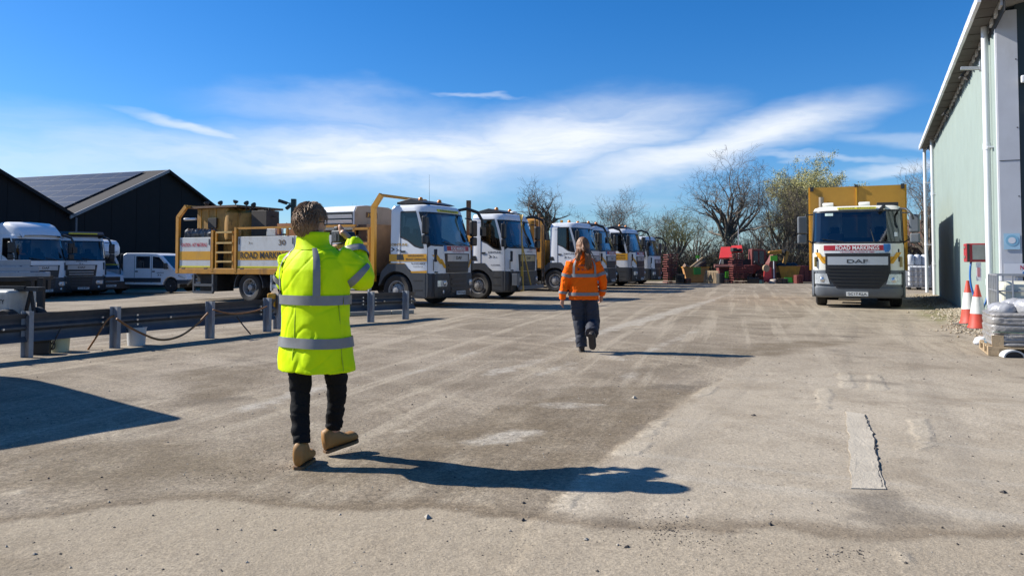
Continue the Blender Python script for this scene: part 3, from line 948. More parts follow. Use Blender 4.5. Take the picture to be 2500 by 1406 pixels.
# old brown roof seen between the right truck and the shed
ob_ = thing('brick_outbuilding', 'reddish brown outbuilding far behind the right hand truck', 'building', (31.0, 58, 0), R(-24))
MB().b2((-4, 0, 0), (9, 5, 2.6)).build('wall', M('old_brick', (0.17, 0.085, 0.06), 0.9, 0, 0.25, 3, bump=0.4), ob_)
MB().prism([(-0.4, 2.5), (2.5, 4.6), (5.4, 2.5), (5.4, 2.4), (-0.4, 2.4)], -4.3, 9.3, 'x').build('roof', M('brown_tiles', (0.16, 0.085, 0.055), 0.9, 0, 0.3, 2, bump=0.5), ob_)

# ------------------------------------------------------------------ trees
bark = M('bark', (0.10, 0.083, 0.062), 0.9, 0, 0.3, 6, bump=0.4)
twig_mat = M('twigs', (0.185, 0.152, 0.118), 0.9, 0, 0.25, 1.5)
dark_twig = M('dark_twigs', (0.13, 0.105, 0.078), 0.9, 0, 0.25, 1.5)
ivy_mat = M('ivy_leaves', (0.028, 0.04, 0.014), 0.7, 0, 0.35, 3)
willow_mat = M('willow_leaves', (0.42, 0.385, 0.15), 0.7, 0, 0.3, 1.0)
brush_mat = M('brush_leaves', (0.055, 0.05, 0.022), 0.9, 0, 0.4, 1.2)
bud_mat = M('budding_twigs', (0.16, 0.15, 0.055), 0.9, 0, 0.3, 1.2)


def leaf(mb, p, r, rnd, m=0):
    a = Vector((rnd.gauss(0, 1), rnd.gauss(0, 1), rnd.gauss(0, 1))).normalized()
    b_ = a.cross(Vector((rnd.gauss(0, 1), rnd.gauss(0, 1), rnd.gauss(0, 1)))).normalized()
    mb.add([p + a * r, p + b_ * r * 0.6, p - a * r, p - b_ * r * 0.6], [(0, 1, 2, 3)], m)


def tree(name, label, base, H, spread, seed, trunk_r=0.2, fork=0.3, limbs=6, depth=4, kids=(5, 5, 5, 5), up=0.25, leaves=0, leaf_mat=None, ivy=0, mt=None, lean=0.0, minr=0.007, group='trees beyond the yard', leaf_r=0.05):
    rnd = random.Random(seed)
    t_ = thing(name, label, 'tree', base, 0, group)
    tr, cr = MB(), MB()
    tips = []

    def grow(p, d, L, r, lvl):
        n = 4 if lvl < 2 else 3
        path, rr = [p.copy()], [r]
        d = d.copy()
        kidspots = []
        for i in range(n):
            w = 0.16 + 0.05 * lvl
            d = (d + Vector((rnd.gauss(0, w), rnd.gauss(0, w), rnd.gauss(0, w * 0.7) + up * (0.35 if lvl < 3 else 0.15)))).normalized()
            p = p + d * (L / n)
            path.append(p.copy())
            rr.append(max(minr, r * (1 - 0.55 * (i + 1) / n)))
            kidspots.append((p.copy(), d.copy(), rr[-1]))
        (tr if lvl < 2 else cr).tube(path, rr, (6, 5, 4, 3, 3, 3)[lvl], caps=False)
        if lvl >= depth:
            tips.append((path[-1], d))
            tips.append((path[1], d))
            return
        for k in range(kids[min(lvl, len(kids) - 1)]):
            q, dq, rq = kidspots[rnd.randrange(0 if lvl else 1, n)] if k else kidspots[-1]
            s_ = Vector((rnd.gauss(0, 1), rnd.gauss(0, 1), rnd.gauss(0, 0.7))).normalized()
            nd_ = (dq * 0.9 + s_ * (0.75 if k else 0.35)).normalized()
            if nd_.z < -0.25:
                nd_.z *= -0.5
            grow(q, nd_, L * rnd.uniform(0.5, 0.74), max(minr, rq * rnd.uniform(0.5, 0.75)), lvl + 1)

    ft = Vector((lean * H * fork, 0, H * fork))
    tr.tube([Vector((0, 0, -0.1)), Vector((0, 0, 0.15)), ft * 0.5 + Vector((rnd.gauss(0, 0.1), 0, 0)), ft], [trunk_r * 1.35, trunk_r * 1.1, trunk_r * 0.95, trunk_r * 0.85], 9)
    for k in range(limbs):
        a = 6.283 * k / limbs + rnd.uniform(-0.4, 0.4)
        tilt = rnd.uniform(0.25, 1.0) * spread
        d = Vector((math.cos(a) * tilt, math.sin(a) * tilt, 1.0)).normalized()
        grow(ft - Vector((0, 0, rnd.uniform(0, 0.25) * H * fork)), d, H * (1 - fork) * rnd.uniform(0.40, 0.52), trunk_r * rnd.uniform(0.4, 0.6), 1)
    tr.build('trunk', bark, t_, smooth=60)
    cr.build('crown', mt or twig_mat, t_)
    if leaves:
        lb = MB()
        for i in range(leaves):
            q, dq = tips[rnd.randrange(len(tips))]
            leaf(lb, q + Vector((rnd.gauss(0, 0.16), rnd.gauss(0, 0.16), rnd.gauss(0, 0.18))), rnd.uniform(0.6, 1.3) * leaf_r, rnd)
        lb.build('foliage', leaf_mat, t_)
    if ivy:
        lb = MB()
        for i in range(ivy):
            z = rnd.uniform(0.1, 1.25) * H * fork
            a, r_ = rnd.uniform(0, 6.28), trunk_r * (1.1 + 1.0 * rnd.random()) * (1.25 if z > H * fork * 0.5 else 0.9)
            leaf(lb, Vector((lean * z + math.cos(a) * r_, math.sin(a) * r_, z)), rnd.uniform(0.05, 0.1), rnd)
        lb.build('ivy', ivy_mat, t_)
    return t_


def at_px(px, Y):
    return Vector(((px - 1250) / FPX * Y, Y, 0))


tree('ash_tree', 'tall bare spreading tree standing behind the red machinery', at_px(1778, 59), 9.6, 0.95, 11, 0.34, 0.3, 9, 5, (5, 4, 4, 4, 4), ivy=500, minr=0.006)
tree('pollard_tree', 'short ivy clad tree with a round bare crown above the third truck', at_px(1328, 60), 7.9, 0.95, 23, 0.42, 0.50, 9, 5, (5, 4, 4, 4, 3), ivy=900, minr=0.006)
tree('bare_tree', 'grey bare bushy tree above the furthest trucks', at_px(1515, 61), 6.6, 0.8, 31, 0.16, 0.2, 12, 5, (4, 4, 4, 4, 3), up=0.35, minr=0.006)
tree('bare_tree', 'low bare tree just right of the last truck in the row', at_px(1655, 60), 6.0, 1.0, 47, 0.2, 0.28, 9, 5, (4, 4, 4, 4, 3), mt=bud_mat, minr=0.006)
tree('thicket_tree', 'dark many stemmed tree left of the yellow box truck', at_px(1915, 60), 8.4, 0.75, 53, 0.24, 0.10, 13, 5, (4, 4, 4, 4, 4), up=0.35, mt=dark_twig, minr=0.0065)
tree('willow_tree', 'pale yellow green willow behind the yellow box truck', at_px(1958, 70), 10.6, 0.95, 61, 0.32, 0.24, 9, 4, (4, 4, 5, 4), leaves=80000, leaf_mat=willow_mat, mt=bud_mat, minr=0.0065, leaf_r=0.055)
tree('bare_tree', 'bare tree peeping out behind the far end of the green shed', at_px(2262, 52), 8.3, 0.8, 67, 0.26, 0.25, 9, 5, (4, 4, 4, 4, 3), minr=0.006)
tree('bare_tree', 'distant bare treetop above the white louvred compressor', at_px(858, 75), 7.7, 0.7, 71, 0.2, 0.3, 7, 4, (4, 4, 4, 4), minr=0.006)
tree('bare_tree', 'small bare tree between the pollard and the bushy grey tree', at_px(1432, 66), 5.6, 0.9, 79, 0.14, 0.25, 8, 4, (4, 4, 4, 4), minr=0.006)
tree('bare_tree', 'bare tree left of the tall spreading tree', at_px(1700, 66), 5.8, 0.8, 83, 0.18, 0.2, 8, 4, (4, 4, 4, 4), mt=dark_twig, minr=0.006)
tree('bare_tree', 'slim bare tree right of the tall spreading tree', at_px(1852, 66), 6.4, 0.6, 89, 0.2, 0.2, 8, 4, (4, 4, 4, 4), mt=dark_twig, minr=0.006)

tree('bare_tree', 'bare tree between the low bare tree and the tall spreading one', at_px(1610, 64), 5.4, 0.9, 101, 0.14, 0.2, 9, 5, (4, 4, 4, 4, 3), mt=dark_twig, minr=0.006)
tree('bare_tree', 'bare tree close against the left side of the yellow box truck', at_px(1965, 61), 8.2, 0.7, 103, 0.2, 0.15, 10, 5, (4, 4, 4, 4, 3), mt=dark_twig, minr=0.006)

# the hedgerow: one mass of brush
rnd = random.Random(99)
hb, hl = MB(), MB()
for i in range(7600):
    q = rnd.random()
    x = 4 + 30 * q
    y = 55 + rnd.uniform(-1.2, 2.5) + (3 if x > 24 else 0)
    hmax = 2.7 + 1.2 * noise.noise((x * 0.35, 0, 3.3)) + 0.5 * noise.noise((x * 1.3, 0, 1.3))
    z = 0.0
    p = Vector((x, y, z))
    d = Vector((rnd.gauss(0, 0.35), rnd.gauss(0, 0.35), 1)).normalized()
    L = hmax * rnd.uniform(0.45, 1.15)
    a = p + d * L * 0.5 + Vector((rnd.gauss(0, 0.15), 0, 0))
    hb.tube([p, a, p + d * L + Vector((rnd.gauss(0, 0.3), rnd.gauss(0, 0.2), 0))], [0.018, 0.012, 0.006], 3, caps=False)
    for k in range(5):
        leaf(hl, p + d * L * rnd.uniform(0.05, 0.8) + Vector((rnd.gauss(0, 0.25), rnd.gauss(0, 0.25), 0)), rnd.uniform(0.05, 0.12), rnd)
hg = thing('hedgerow', 'tangled brown hedgerow behind the machinery', 'hedge')
hg['kind'] = 'stuff'
hb.build('stems', dark_twig, hg)
hl.build('leaves', brush_mat, hg)
# a rough grass bank below it
gb = MB()
for i in range(9000):
    x = rnd.uniform(2, 33)
    y = 52.5 + rnd.random() * 3.5
    h = rnd.uniform(0.1, 0.34)
    dx = rnd.gauss(0, 0.08)
    gb.add([(x - 0.03, y, 0), (x + 0.03, y, 0), (x + dx, y + rnd.gauss(0, 0.05), h)], [(0, 1, 2)])
tag(gb.build('rough_grass', M('rough_grass', (0.085, 0.1, 0.025), 0.9, 0, 0.3, 0.6)), 'rough green and straw coloured grass at the foot of the hedge', 'grass', kind='stuff')
# ------------------------------------------------------------------ trucks


def sstep(a, b, v):
    q = min(1.0, max(0.0, (v - a) / (b - a)))
    return q * q * (3 - 2 * q)


def tyre_mesh(r, w, dual=False):
    mb = MB()
    prof = [(r * 0.60, -w / 2 + 0.02), (r * 0.66, -w / 2), (r * 0.88, -w / 2 - 0.012), (r * 0.96, -w / 2 + 0.01), (r, -w / 2 + 0.035)]
    n = 5
    for i in range(n):        # circumferential grooves
        a = -w / 2 + 0.04 + (w - 0.08) * i / n
        b_ = -w / 2 + 0.04 + (w - 0.08) * (i + 0.75) / n
        c_ = -w / 2 + 0.04 + (w - 0.08) * (i + 1) / n
        prof += [(r, a), (r, b_), (r - 0.012, b_ + 0.003), (r - 0.012, c_ - 0.003)]
    prof += [(r, w / 2 - 0.035), (r * 0.96, w / 2 - 0.01), (r * 0.88, w / 2 + 0.012), (r * 0.66, w / 2), (r * 0.60, w / 2 - 0.02)]
    mb.lathe(prof, 36, Matrix.Rotation(R(90), 4, 'X'), cap=False)
    return mb.mesh('wheel', rubber, 35)


def rim_mesh(r, w, front):
    mb = MB()
    o = 1 if front else -0.2          # dish outwards on the front axle, deep on the rear one
    e = w / 2 - 0.01
    prof = [(r * 0.605, -w / 2 + 0.02), (r * 0.6, e), (r * 0.56, e), (r * 0.53, e - 0.05), (r * 0.46, e - (0.10 if front else 0.16)), (r * 0.36, e - (0.03 if front else 0.17)), (r * 0.2, e - (0.01 if front else 0.17)),
            (r * 0.19, e + (0.06 if front else -0.02)), (0.02, e + (0.07 if front else 0.0))]
    rot = Matrix.Rotation(R(90), 4, 'X')
    mb.lathe(prof, 30, rot)
    for k in range(10):
        a = 2 * math.pi * k / 10
        z = e - (0.02 if front else 0.165)
        c_ = Vector((r * 0.29 * math.cos(a), -z, r * 0.29 * math.sin(a)))
        mb.cyl(c_, c_ + Vector((0, -0.04, 0)), 0.018, n=6)
    for k in range(8):        # hand holes
        a = 2 * math.pi * (k + 0.5) / 8
        z = e - (0.088 if front else 0.158)
        c_ = Vector((r * 0.455 * math.cos(a), -z, r * 0.455 * math.sin(a)))
        mb.cyl(c_, c_ + Vector((0, -0.02, 0)), 0.032, n=10, m=1)
    return mb.mesh('rim', [steel_rim, chassis], 40)


TYRE_F = tyre_mesh(0.49, 0.29)
RIM_F = rim_mesh(0.49, 0.29, True)
TYRE_R = tyre_mesh(0.49, 0.56)
RIM_R = rim_mesh(0.49, 0.56, False)


def wheel(T, x, y, z=0.49, rear=False, s=1.0):
    w = link('wheel', TYRE_R if rear else TYRE_F, T)
    w.location = (x, y, z)
    w.scale = (s, s, s)
    w.rotation_euler = (0, random.uniform(0, 3), 0) if y < 0 else (0, random.uniform(0, 3), R(180))
    link('rim', RIM_R if rear else RIM_F, w)
    return w


class Cab:
    """A forward-control cab: one grid wrapped round the plan outline; rows meet window sills and heads."""

    def __init__(s, T, W=1.2, L=1.7, top=3.06, rake=0.40, paint=None, trimmat=None, sill=1.0, ws=(1.86, 2.78), arch=1.28, round_=1.0):
        s.T, s.W, s.L, s.top, s.rake_, s.paint, s.tm, s.sill, s.ws, s.arch = T, W, L, top, rake, paint or white, trimmat or grey_plastic, sill, ws, arch
        h = [(-L, 0, 'rw'), (-L, 0.42, ''), (-L, W - 0.14, ''), (-L + 0.035, W - 0.035, ''), (-L + 0.14, W, ''), (-L + 0.30, W, ''),
             (-1.30, W, 'sw'), (-1.05, W, 'sw'), (-0.8, W, 'sw'), (-0.6, W, 'sw'), (-0.47, W - 0.002, 'ap'), (-0.36, W - 0.015, 'ap'),
             (-0.25, W - 0.05, 'ws'), (-0.15, W - 0.12, 'ws'), (-0.085, W - 0.24, 'ws'), (-0.04, W - 0.45, 'ws'), (-0.012, W - 0.8, 'ws'), (0, 0, 'ws')]
        s.half = h

    def front_x(s, y):
        pts = [(c[1], c[0]) for c in s.half if c[0] > -0.45][::-1]
        y = abs(y)
        for (a, xa), (b, xb) in zip(pts, pts[1:]):
            if y <= b:
                return xa + (xb - xa) * (y - a) / (b - a)
        return pts[-1][1]

    def rake(s, z):
        if z < s.ws[0] - 0.1:
            return 0.0
        q = (z - s.ws[0] + 0.1) / (s.top - s.ws[0] + 0.1)
        return s.rake_ * q ** 1.15

    def pos(s, x, y, z, inset=0.0):
        k = sstep(-1.15, -0.3, x)
        x2 = x - s.rake(z) * k
        y2 = y * (1 - 0.025 * max(0, (z - 1.8) / 1.2))
        if inset:
            cx = -0.5 * s.L
            x2 = x2 + (cx - x2) * inset / (0.5 * s.L) * (1.0 if abs(x2 - cx) > 0.3 else 1.0)
            y2 = y2 * (1 - inset / s.W)
        return Vector((x2, y2, z))

    def rows(s, x, tag_):
        lo = s.sill + (s.arch - s.sill) * sstep(-0.92, -1.14, x)
        if tag_ in ('ws',):
            zb, zt = s.ws
            if x < -0.2:
                zb += 0.02
        elif x > -0.47:
            zb, zt = s.ws[0] - 0.05, s.ws[1]
        elif x >= -1.3:
            zb = {True: 1.78}.get(x > -0.65, None)
            zb = 1.79 + 0.33 * sstep(-0.62, -1.3, x)
            zt = s.ws[1] + 0.03
        else:
            zb, zt = 2.1, s.ws[1] + 0.0
        rt = s.top
        return [lo, lo + (zb - lo) * 0.55, zb - 0.055, zb, (zb + zt) / 2, zt, zt + 0.05, rt - 0.12, rt - 0.04, rt]

    def build(s, door_mat=None, rear_window=True):
        cols = s.half[:-1] + [s.half[-1]] + [(c[0], -c[1], '') for c in s.half[-2:0:-1]]
        nH = len(s.half)
        n = len(cols)
        tags = []
        for i in range(n):
            j = (i + 1) % n
            if j < nH and i < nH - 1:
                tags.append(s.half[i][2])
            else:
                k = (n - i - 1) if i >= nH - 1 else 0
                tags.append(s.half[k][2])
        ins = [0, 0, 0, 0, 0, 0, 0, 0.012, 0.05, 0.17]
        grid = []
        for i, (x, y, _) in enumerate(cols):
            ht = s.half[min(i, n - i) if i >= nH else i][2]
            rs = s.rows(x, ht)
            grid.append([s.pos(x, y, z, ins[k]) for k, z in enumerate(rs)])
        s.grid, s.tags = grid, tags
        parts = {k: MB() for k in ('shell', 'surround', 'door', 'door2', 'ws', 'rw', 'sw', 'sw2')}

        def quad(mb, i, j, k, off=0.0):
            q = [grid[i][k], grid[j][k], grid[j][k + 1], grid[i][k + 1]]
            if off:
                nrm_ = (q[2] - q[0]).cross(q[3] - q[1]).normalized()
                q = [p + nrm_ * off for p in q]
            mb.add(q[::-1], [(0, 1, 2, 3)])

        for i in range(n):
            j = (i + 1) % n
            tg = tags[i]
            left = cols[i][1] + cols[j][1] > 0
            for k in range(9):
                if k in (3, 4) and (tg == 'ws' or tg == 'sw' or (tg == 'rw' and rear_window)):
                    quad(parts[tg if tg != 'sw' or left else 'sw2'], i, j, k, 0.008)
                elif (k in (2, 5) and tg in ('ws', 'sw', 'rw')) or (k in (2, 3, 4, 5) and tg == 'ap' and (i in (11,) or i == n - 12)):
                    quad(parts['surround'], i, j, k)
                elif k < 6 and (tg == 'sw' or (tg == 'ap' and i in (10, n - 11))):
                    quad(parts['door' if left else 'door2'], i, j, k)
                else:
                    quad(parts['shell'], i, j, k)
        top = [g[9] for g in grid]
        parts['shell'].add(top, [tuple(range(len(top) - 1, -1, -1))])

        def weld(mb, name, mat, parent, sm=38):
            me_ = mb.mesh(name, mat)
            import bmesh
            bm = bmesh.new()
            bm.from_mesh(me_)
            bmesh.ops.remove_doubles(bm, verts=bm.verts, dist=0.0004)
            bm.to_mesh(me_)
            bm.free()
            me_.polygons.foreach_set('use_smooth', [True] * len(me_.polygons))
            me_.set_sharp_from_angle(angle=R(sm))
            return link(name, me_, parent)

        T = s.T
        s.shell = weld(parts['shell'], 'cab_shell', s.paint, T)
        weld(parts['surround'], 'window_surround', dark, s.shell)
        s.ws_o = weld(parts['ws'], 'windscreen', screen_glass, T, 80)
        if rear_window:
            weld(parts['rw'], 'rear_window', side_glass, T)
        for a, b_, sg in (('door', 'sw', 1), ('door2', 'sw2', -1)):
            d = weld(parts[a], 'door', door_mat or s.paint, T)
            weld(parts[b_], 'side_window', side_glass, d, 80)
            y = sg * (s.W + 0.004)
            MB().b2((-1.27, y - 0.012, 1.62), (-1.12, y + 0.016, 1.68)).build('handle', dark, d)
            sm = MB()
            for x in (-1.31, -0.355):
                pl = [s.pos(x, sg * (s.W if x < -1 else s.W - 0.014), z) + Vector((0, sg * 0.003, 0)) for z in ([s.arch if x < -1 else s.sill] + [1.3, 1.5, 1.7, 1.9, 2.2, 2.5, s.ws[1] + 0.06])]
                sm.tube(pl, 0.007, 4)
            sm.build('seam', black_ink, d)
        # inside
        ib = MB()
        ib.b2((-0.62, -1.1, 1.35), (-0.12, 1.1, 1.72)).b2((-s.L + 0.03, -1.1, 1.0), (-s.L + 0.06, 1.1, 2.05)).b2((-1.6, -1.1, 1.02), (-0.1, 1.1, 1.06))
        ib.build('interior', seat_mat, T, bevel=0.05)
        for y in (-0.62, 0.62):
            sb = MB()
            sb.b2((-1.35, y - 0.25, 1.3), (-0.82, y + 0.25, 1.5)).box((-1.38, y, 1.85), (0.14, 0.48, 0.75), (0, R(-10), 0)).box((-1.46, y, 2.32), (0.1, 0.26, 0.2), (0, R(-10), 0))
            sb.build('seat', seat_mat, T, bevel=0.04)
        sw_ = MB()
        rot = Matrix.Translation((-0.62, -0.6, 1.82)) @ Matrix.Rotation(R(-38), 4, 'Y')
        ring = [rot @ Vector((0.22 * math.cos(a), 0.22 * math.sin(a), 0)) for a in [2 * math.pi * k / 20 for k in range(20)]]
        sw_.tube(ring, 0.016, 6, closed=True).bar(ring[0], ring[10], 0.04).bar(rot @ Vector((0, 0, 0)), Vector((-0.42, -0.6, 1.55)), 0.05)
        sw_.build('steering_wheel', dark, T, smooth=50)
        return s

    def patch(s, name, mat, y0, y1, z0, z1, off, parent=None, n=10, poly=None, thick=0.03, bow=None):
        """a panel laid on the cab's front; poly may narrow it: function z -> (y0, y1)"""
        fx = bow or s.front_x
        zs = [z0 + (z1 - z0) * k / 6 for k in range(7)] if poly else [z0, z1]
        rows = []
        for z in zs:
            a, b_ = poly(z) if poly else (y0, y1)
            rows.append([Vector((fx(a + (b_ - a) * k / n) - s.rake(z) + off, a + (b_ - a) * k / n, z)) for k in range(n + 1)])
        mb = MB()
        w = n + 1
        vs_ = [p for r_ in rows for p in r_]
        fs = [(i * w + k, i * w + k + 1, (i + 1) * w + k + 1, (i + 1) * w + k) for i in range(len(rows) - 1) for k in range(n)]
        m0 = len(vs_)
        back = [p - Vector((thick, 0, 0)) for p in vs_]
        brd = [k for k in range(w)] + [i * w + n for i in range(1, len(rows))] + [(len(rows) - 1) * w + k for k in range(n - 1, -1, -1)] + [i * w for i in range(len(rows) - 2, 0, -1)]
        for a, b_ in zip(brd, brd[1:] + brd[:1]):
            fs.append((b_, a, m0 + a, m0 + b_))
        mb.add(vs_ + back, fs)
        return mb.build(name, mat, parent or s.T, smooth=40)

    def letters(s, txt, mat, y0, z0, w, h, off, parent=None, slant=0.0, bow=None):
        """lettering on the front, read from ahead: starts at +y0?  (the reader's left is the cab's right, -y)"""
        fx = bow or s.front_x
        co, fs, tw, th = TM[txt]
        vs_ = []
        for c_ in co:
            y = y0 + c_[0] / tw * w + slant * c_[1] / th * h
            z = z0 + c_[1] / th * h
            vs_.append((fx(y) - s.rake(z) + off, y, z))
        return MB().add(vs_, fs).build('lettering', mat, parent or s.T)


def chevrons(parent, o, ex, s_, mat, n=3):
    """the >>> mark, arrowheads shrinking along ex"""
    o, ex = Vector(o), Vector(ex)
    x = 0.0
    for k in range(n):
        w = s_ * (1 - 0.28 * k)
        pts = [(0, 0), (0.35, 0), (1, 0.5), (0.35, 1), (0, 1), (0.55, 0.5)]
        mb = MB()
        mb.add([o + ex * (x + p[0] * w) + Vector((0, 0, p[1] * w * 0.72)) for p in pts], [(0, 1, 2, 5), (5, 2, 3, 4)])
        mb.build('chevron', mat, parent)
        x += w * 1.15


def mirror_set(T, W, z0=2.12, big=True, x=-0.26, m=None):
    m = m or dark
    for sg in (-1, 1):
        mo = MB()
        mo.box((x, sg * (W + 0.26), z0 + 0.30), (0.15, 0.27, 0.52), (0, 0, sg * R(-12))).box((x, sg * (W + 0.27), z0 - 0.12), (0.14, 0.26, 0.28), (0, 0, sg * R(-12)))
        o = mo.build('mirror', m, T, bevel=0.045, seg=3)
        MB().tube([(x - 0.14, sg * (W - 0.05), z0 + 0.62), (x - 0.02, sg * (W + 0.16), z0 + 0.6), (x, sg * (W + 0.22), z0 + 0.3), (x, sg * (W + 0.2), z0 - 0.1), (x - 0.1, sg * (W - 0.03), z0 - 0.25)], 0.02, 7).build('mirror_arm', dark, o, smooth=50)


def front_end_lf(c, plate, red_sign=True, sign_txt='ROAD MARKINGS', yellow_badge=False, light_grille=False):
    T, W = c.T, c.W
    bx = lambda y: c.front_x(y) + 0.03
    # bumper: the plan outline, swept
    mb = MB()
    ys_ = [q * W * 1.0 for q in [-1, -0.985, -0.94, -0.85, -0.7, -0.4, 0, 0.4, 0.7, 0.85, 0.94, 0.985, 1]]
    side = [(-0.62, W + 0.005)]
    rr = []
    for (z, off) in ((0.27, -0.10), (0.30, -0.02), (0.36, 0.02), (0.62, 0.035), (0.92, 0.03), (c.sill + 0.0, 0.02), (c.sill + 0.02, -0.03)):
        row = [Vector((-0.85, -W - 0.006 + (0.03 if z < 0.31 else 0), z)), Vector((-0.42, -W - 0.006, z))]
        row += [Vector((c.front_x(y) + off, y * (1 + 0.006), z)) for y in ys_]
        row += [Vector((-0.42, W + 0.006, z)), Vector((-0.85, W + 0.006, z))]
        rr.append(row)
    mb.rings([r_[::-1] for r_ in rr], closed=False, caps=False)
    bumper = mb.build('bumper', c.tm, T, smooth=35)
    MB().b2((-0.8, -W + 0.05, 0.32), (-0.16, W - 0.05, 0.98)).build('bumper_light_block', chassis, T)  # dark box added inside the open bumper to block light
    lowg = c.patch('lower_grille', dark, -0.5, 0.5, 0.42, c.sill - 0.02, 0.04, bumper, poly=lambda z: (-0.44 - 0.14 * (z - 0.42), 0.44 + 0.14 * (z - 0.42)), bow=c.front_x)
    for z in (0.52, 0.66, 0.8):
        c.patch('grille_slat', c.tm, -0.42, 0.42, z, z + 0.045, 0.055, bumper, bow=c.front_x)
    for sg in (-1, 1):
        a, b_ = sorted((sg * 0.66, sg * 1.04))
        hl = c.patch('headlight', lamp_glass, a, b_, 0.62, 0.8, 0.055, T, bow=c.front_x, poly=lambda z, a=a, b_=b_, sg=sg: (a + (0.05 * abs(z - 0.71) / 0.09 if sg > 0 else 0), b_ - (0.05 * abs(z - 0.71) / 0.09 if sg < 0 else 0)))
        MB().lathe([(0.07, 0), (0.055, 0.012), (0.0, 0.016)], 18, Matrix.Translation((c.front_x(sg * 0.78) + 0.056, sg * 0.78, 0.71)) @ Matrix.Rotation(R(90), 4, 'Y'), cap=False).build('reflector', chrome, hl, smooth=50)
        MB().lathe([(0.05, 0), (0.0, 0.012)], 16, Matrix.Translation((c.front_x(sg * 0.82) + 0.036, sg * 0.82, 0.46)) @ Matrix.Rotation(R(90), 4, 'Y'), cap=False).build('fog_lamp', lamp_glass, bumper)
        # step recess and wheel-arch panel
        arc = [(-1.44 + 0.60 * math.cos(a), 0.47 + 0.60 * math.sin(a)) for a in [R(q) for q in range(-8, 170, 12)]]
        poly = [(-0.84, 0.38), (-0.42, 0.30), (-0.42, c.sill + 0.01), (-0.90, c.sill + 0.01), (-1.13, c.arch + 0.01), (-1.74, c.arch + 0.01), (-1.98, 1.05), (-2.08, 0.62)] + arc[::-1]
        y0, y1 = sg * (W - 0.32), sg * (W + 0.012)
        ar = MB().prism(poly, min(y0, y1), max(y0, y1), 'y').build('wheel_arch', c.tm, T, smooth=30)
        MB().b2((-0.80, sg * (W - 0.1), 0.5), (-0.5, sg * (W + 0.016), 0.53)).b2((-0.82, sg * (W - 0.1), 0.78), (-0.5, sg * (W + 0.016), 0.81)).build('step', chassis, ar)
    # dark upper grille with its badge plate
    ug = c.patch('grille', dark, -0.74, 0.74, c.sill + 0.02, 1.60, 0.022, T, poly=lambda z: (-0.66 - 0.12 * (z - 1.0), 0.66 + 0.12 * (z - 1.0)))
    bp_ = c.patch('badge_plate', M('buff_badge_plate', (0.42, 0.36, 0.2), 0.4, 0.2, 0.1, 5) if yellow_badge else silver, -0.62, 0.62, 1.36, 1.57, 0.036, ug)
    c.letters('DAF', dark, -0.17, 1.42, 0.34, 0.1, 0.042, bp_)
    for z in (1.10, 1.22):
        c.patch('grille_slat', c.tm if not light_grille else silver, -0.56, 0.56, z, z + 0.04, 0.042, ug)
    if red_sign:
        rs_ = c.patch('sign_panel', white_ink, -0.78, 0.72, 1.60, 1.83, 0.016, T)
        c.patch('sign_strip', red_vinyl, -0.62, 0.70, 1.68, 1.82, 0.021, rs_)
        c.letters(sign_txt, white_ink, -0.42, 1.695, 0.86, 0.11, 0.026, rs_)
        c.letters('CAUTION MEN WORKING AT TIMES', red_ink, -0.35, 1.625, 0.72, 0.03, 0.022, rs_)
        c.patch('shield', blue_vinyl, -0.77, -0.64, 1.66, 1.83, 0.024, rs_)
    pl = c.patch('number_plate', plate_white, -0.16, 0.36, 0.355, 0.465, 0.075, T, bow=c.front_x)
    c.letters(plate, black_ink, -0.13, 0.375, 0.46, 0.075, 0.08, pl, bow=c.front_x)
    for sg in (-1, 1):          # corner air vanes and wipers
        MB().box((-0.16, sg * (W - 0.035), 1.25), (0.02, 0.06, 0.34), (0, 0, sg * R(-40))).build('air_vane', dark, T, bevel=0.008)
    MB().bar((c.front_x(0.1) - c.rake(1.84) + 0.03, -0.15, 1.84), (c.front_x(0.6) - c.rake(1.95) + 0.03, -0.75, 1.95), 0.02).build('wiper', dark, T)
    MB().bar((c.front_x(0.1) - c.rake(1.84) + 0.03, 0.6, 1.84), (c.front_x(0) - c.rake(1.95) + 0.03, 0.0, 1.95), 0.02).build('wiper', dark, T)


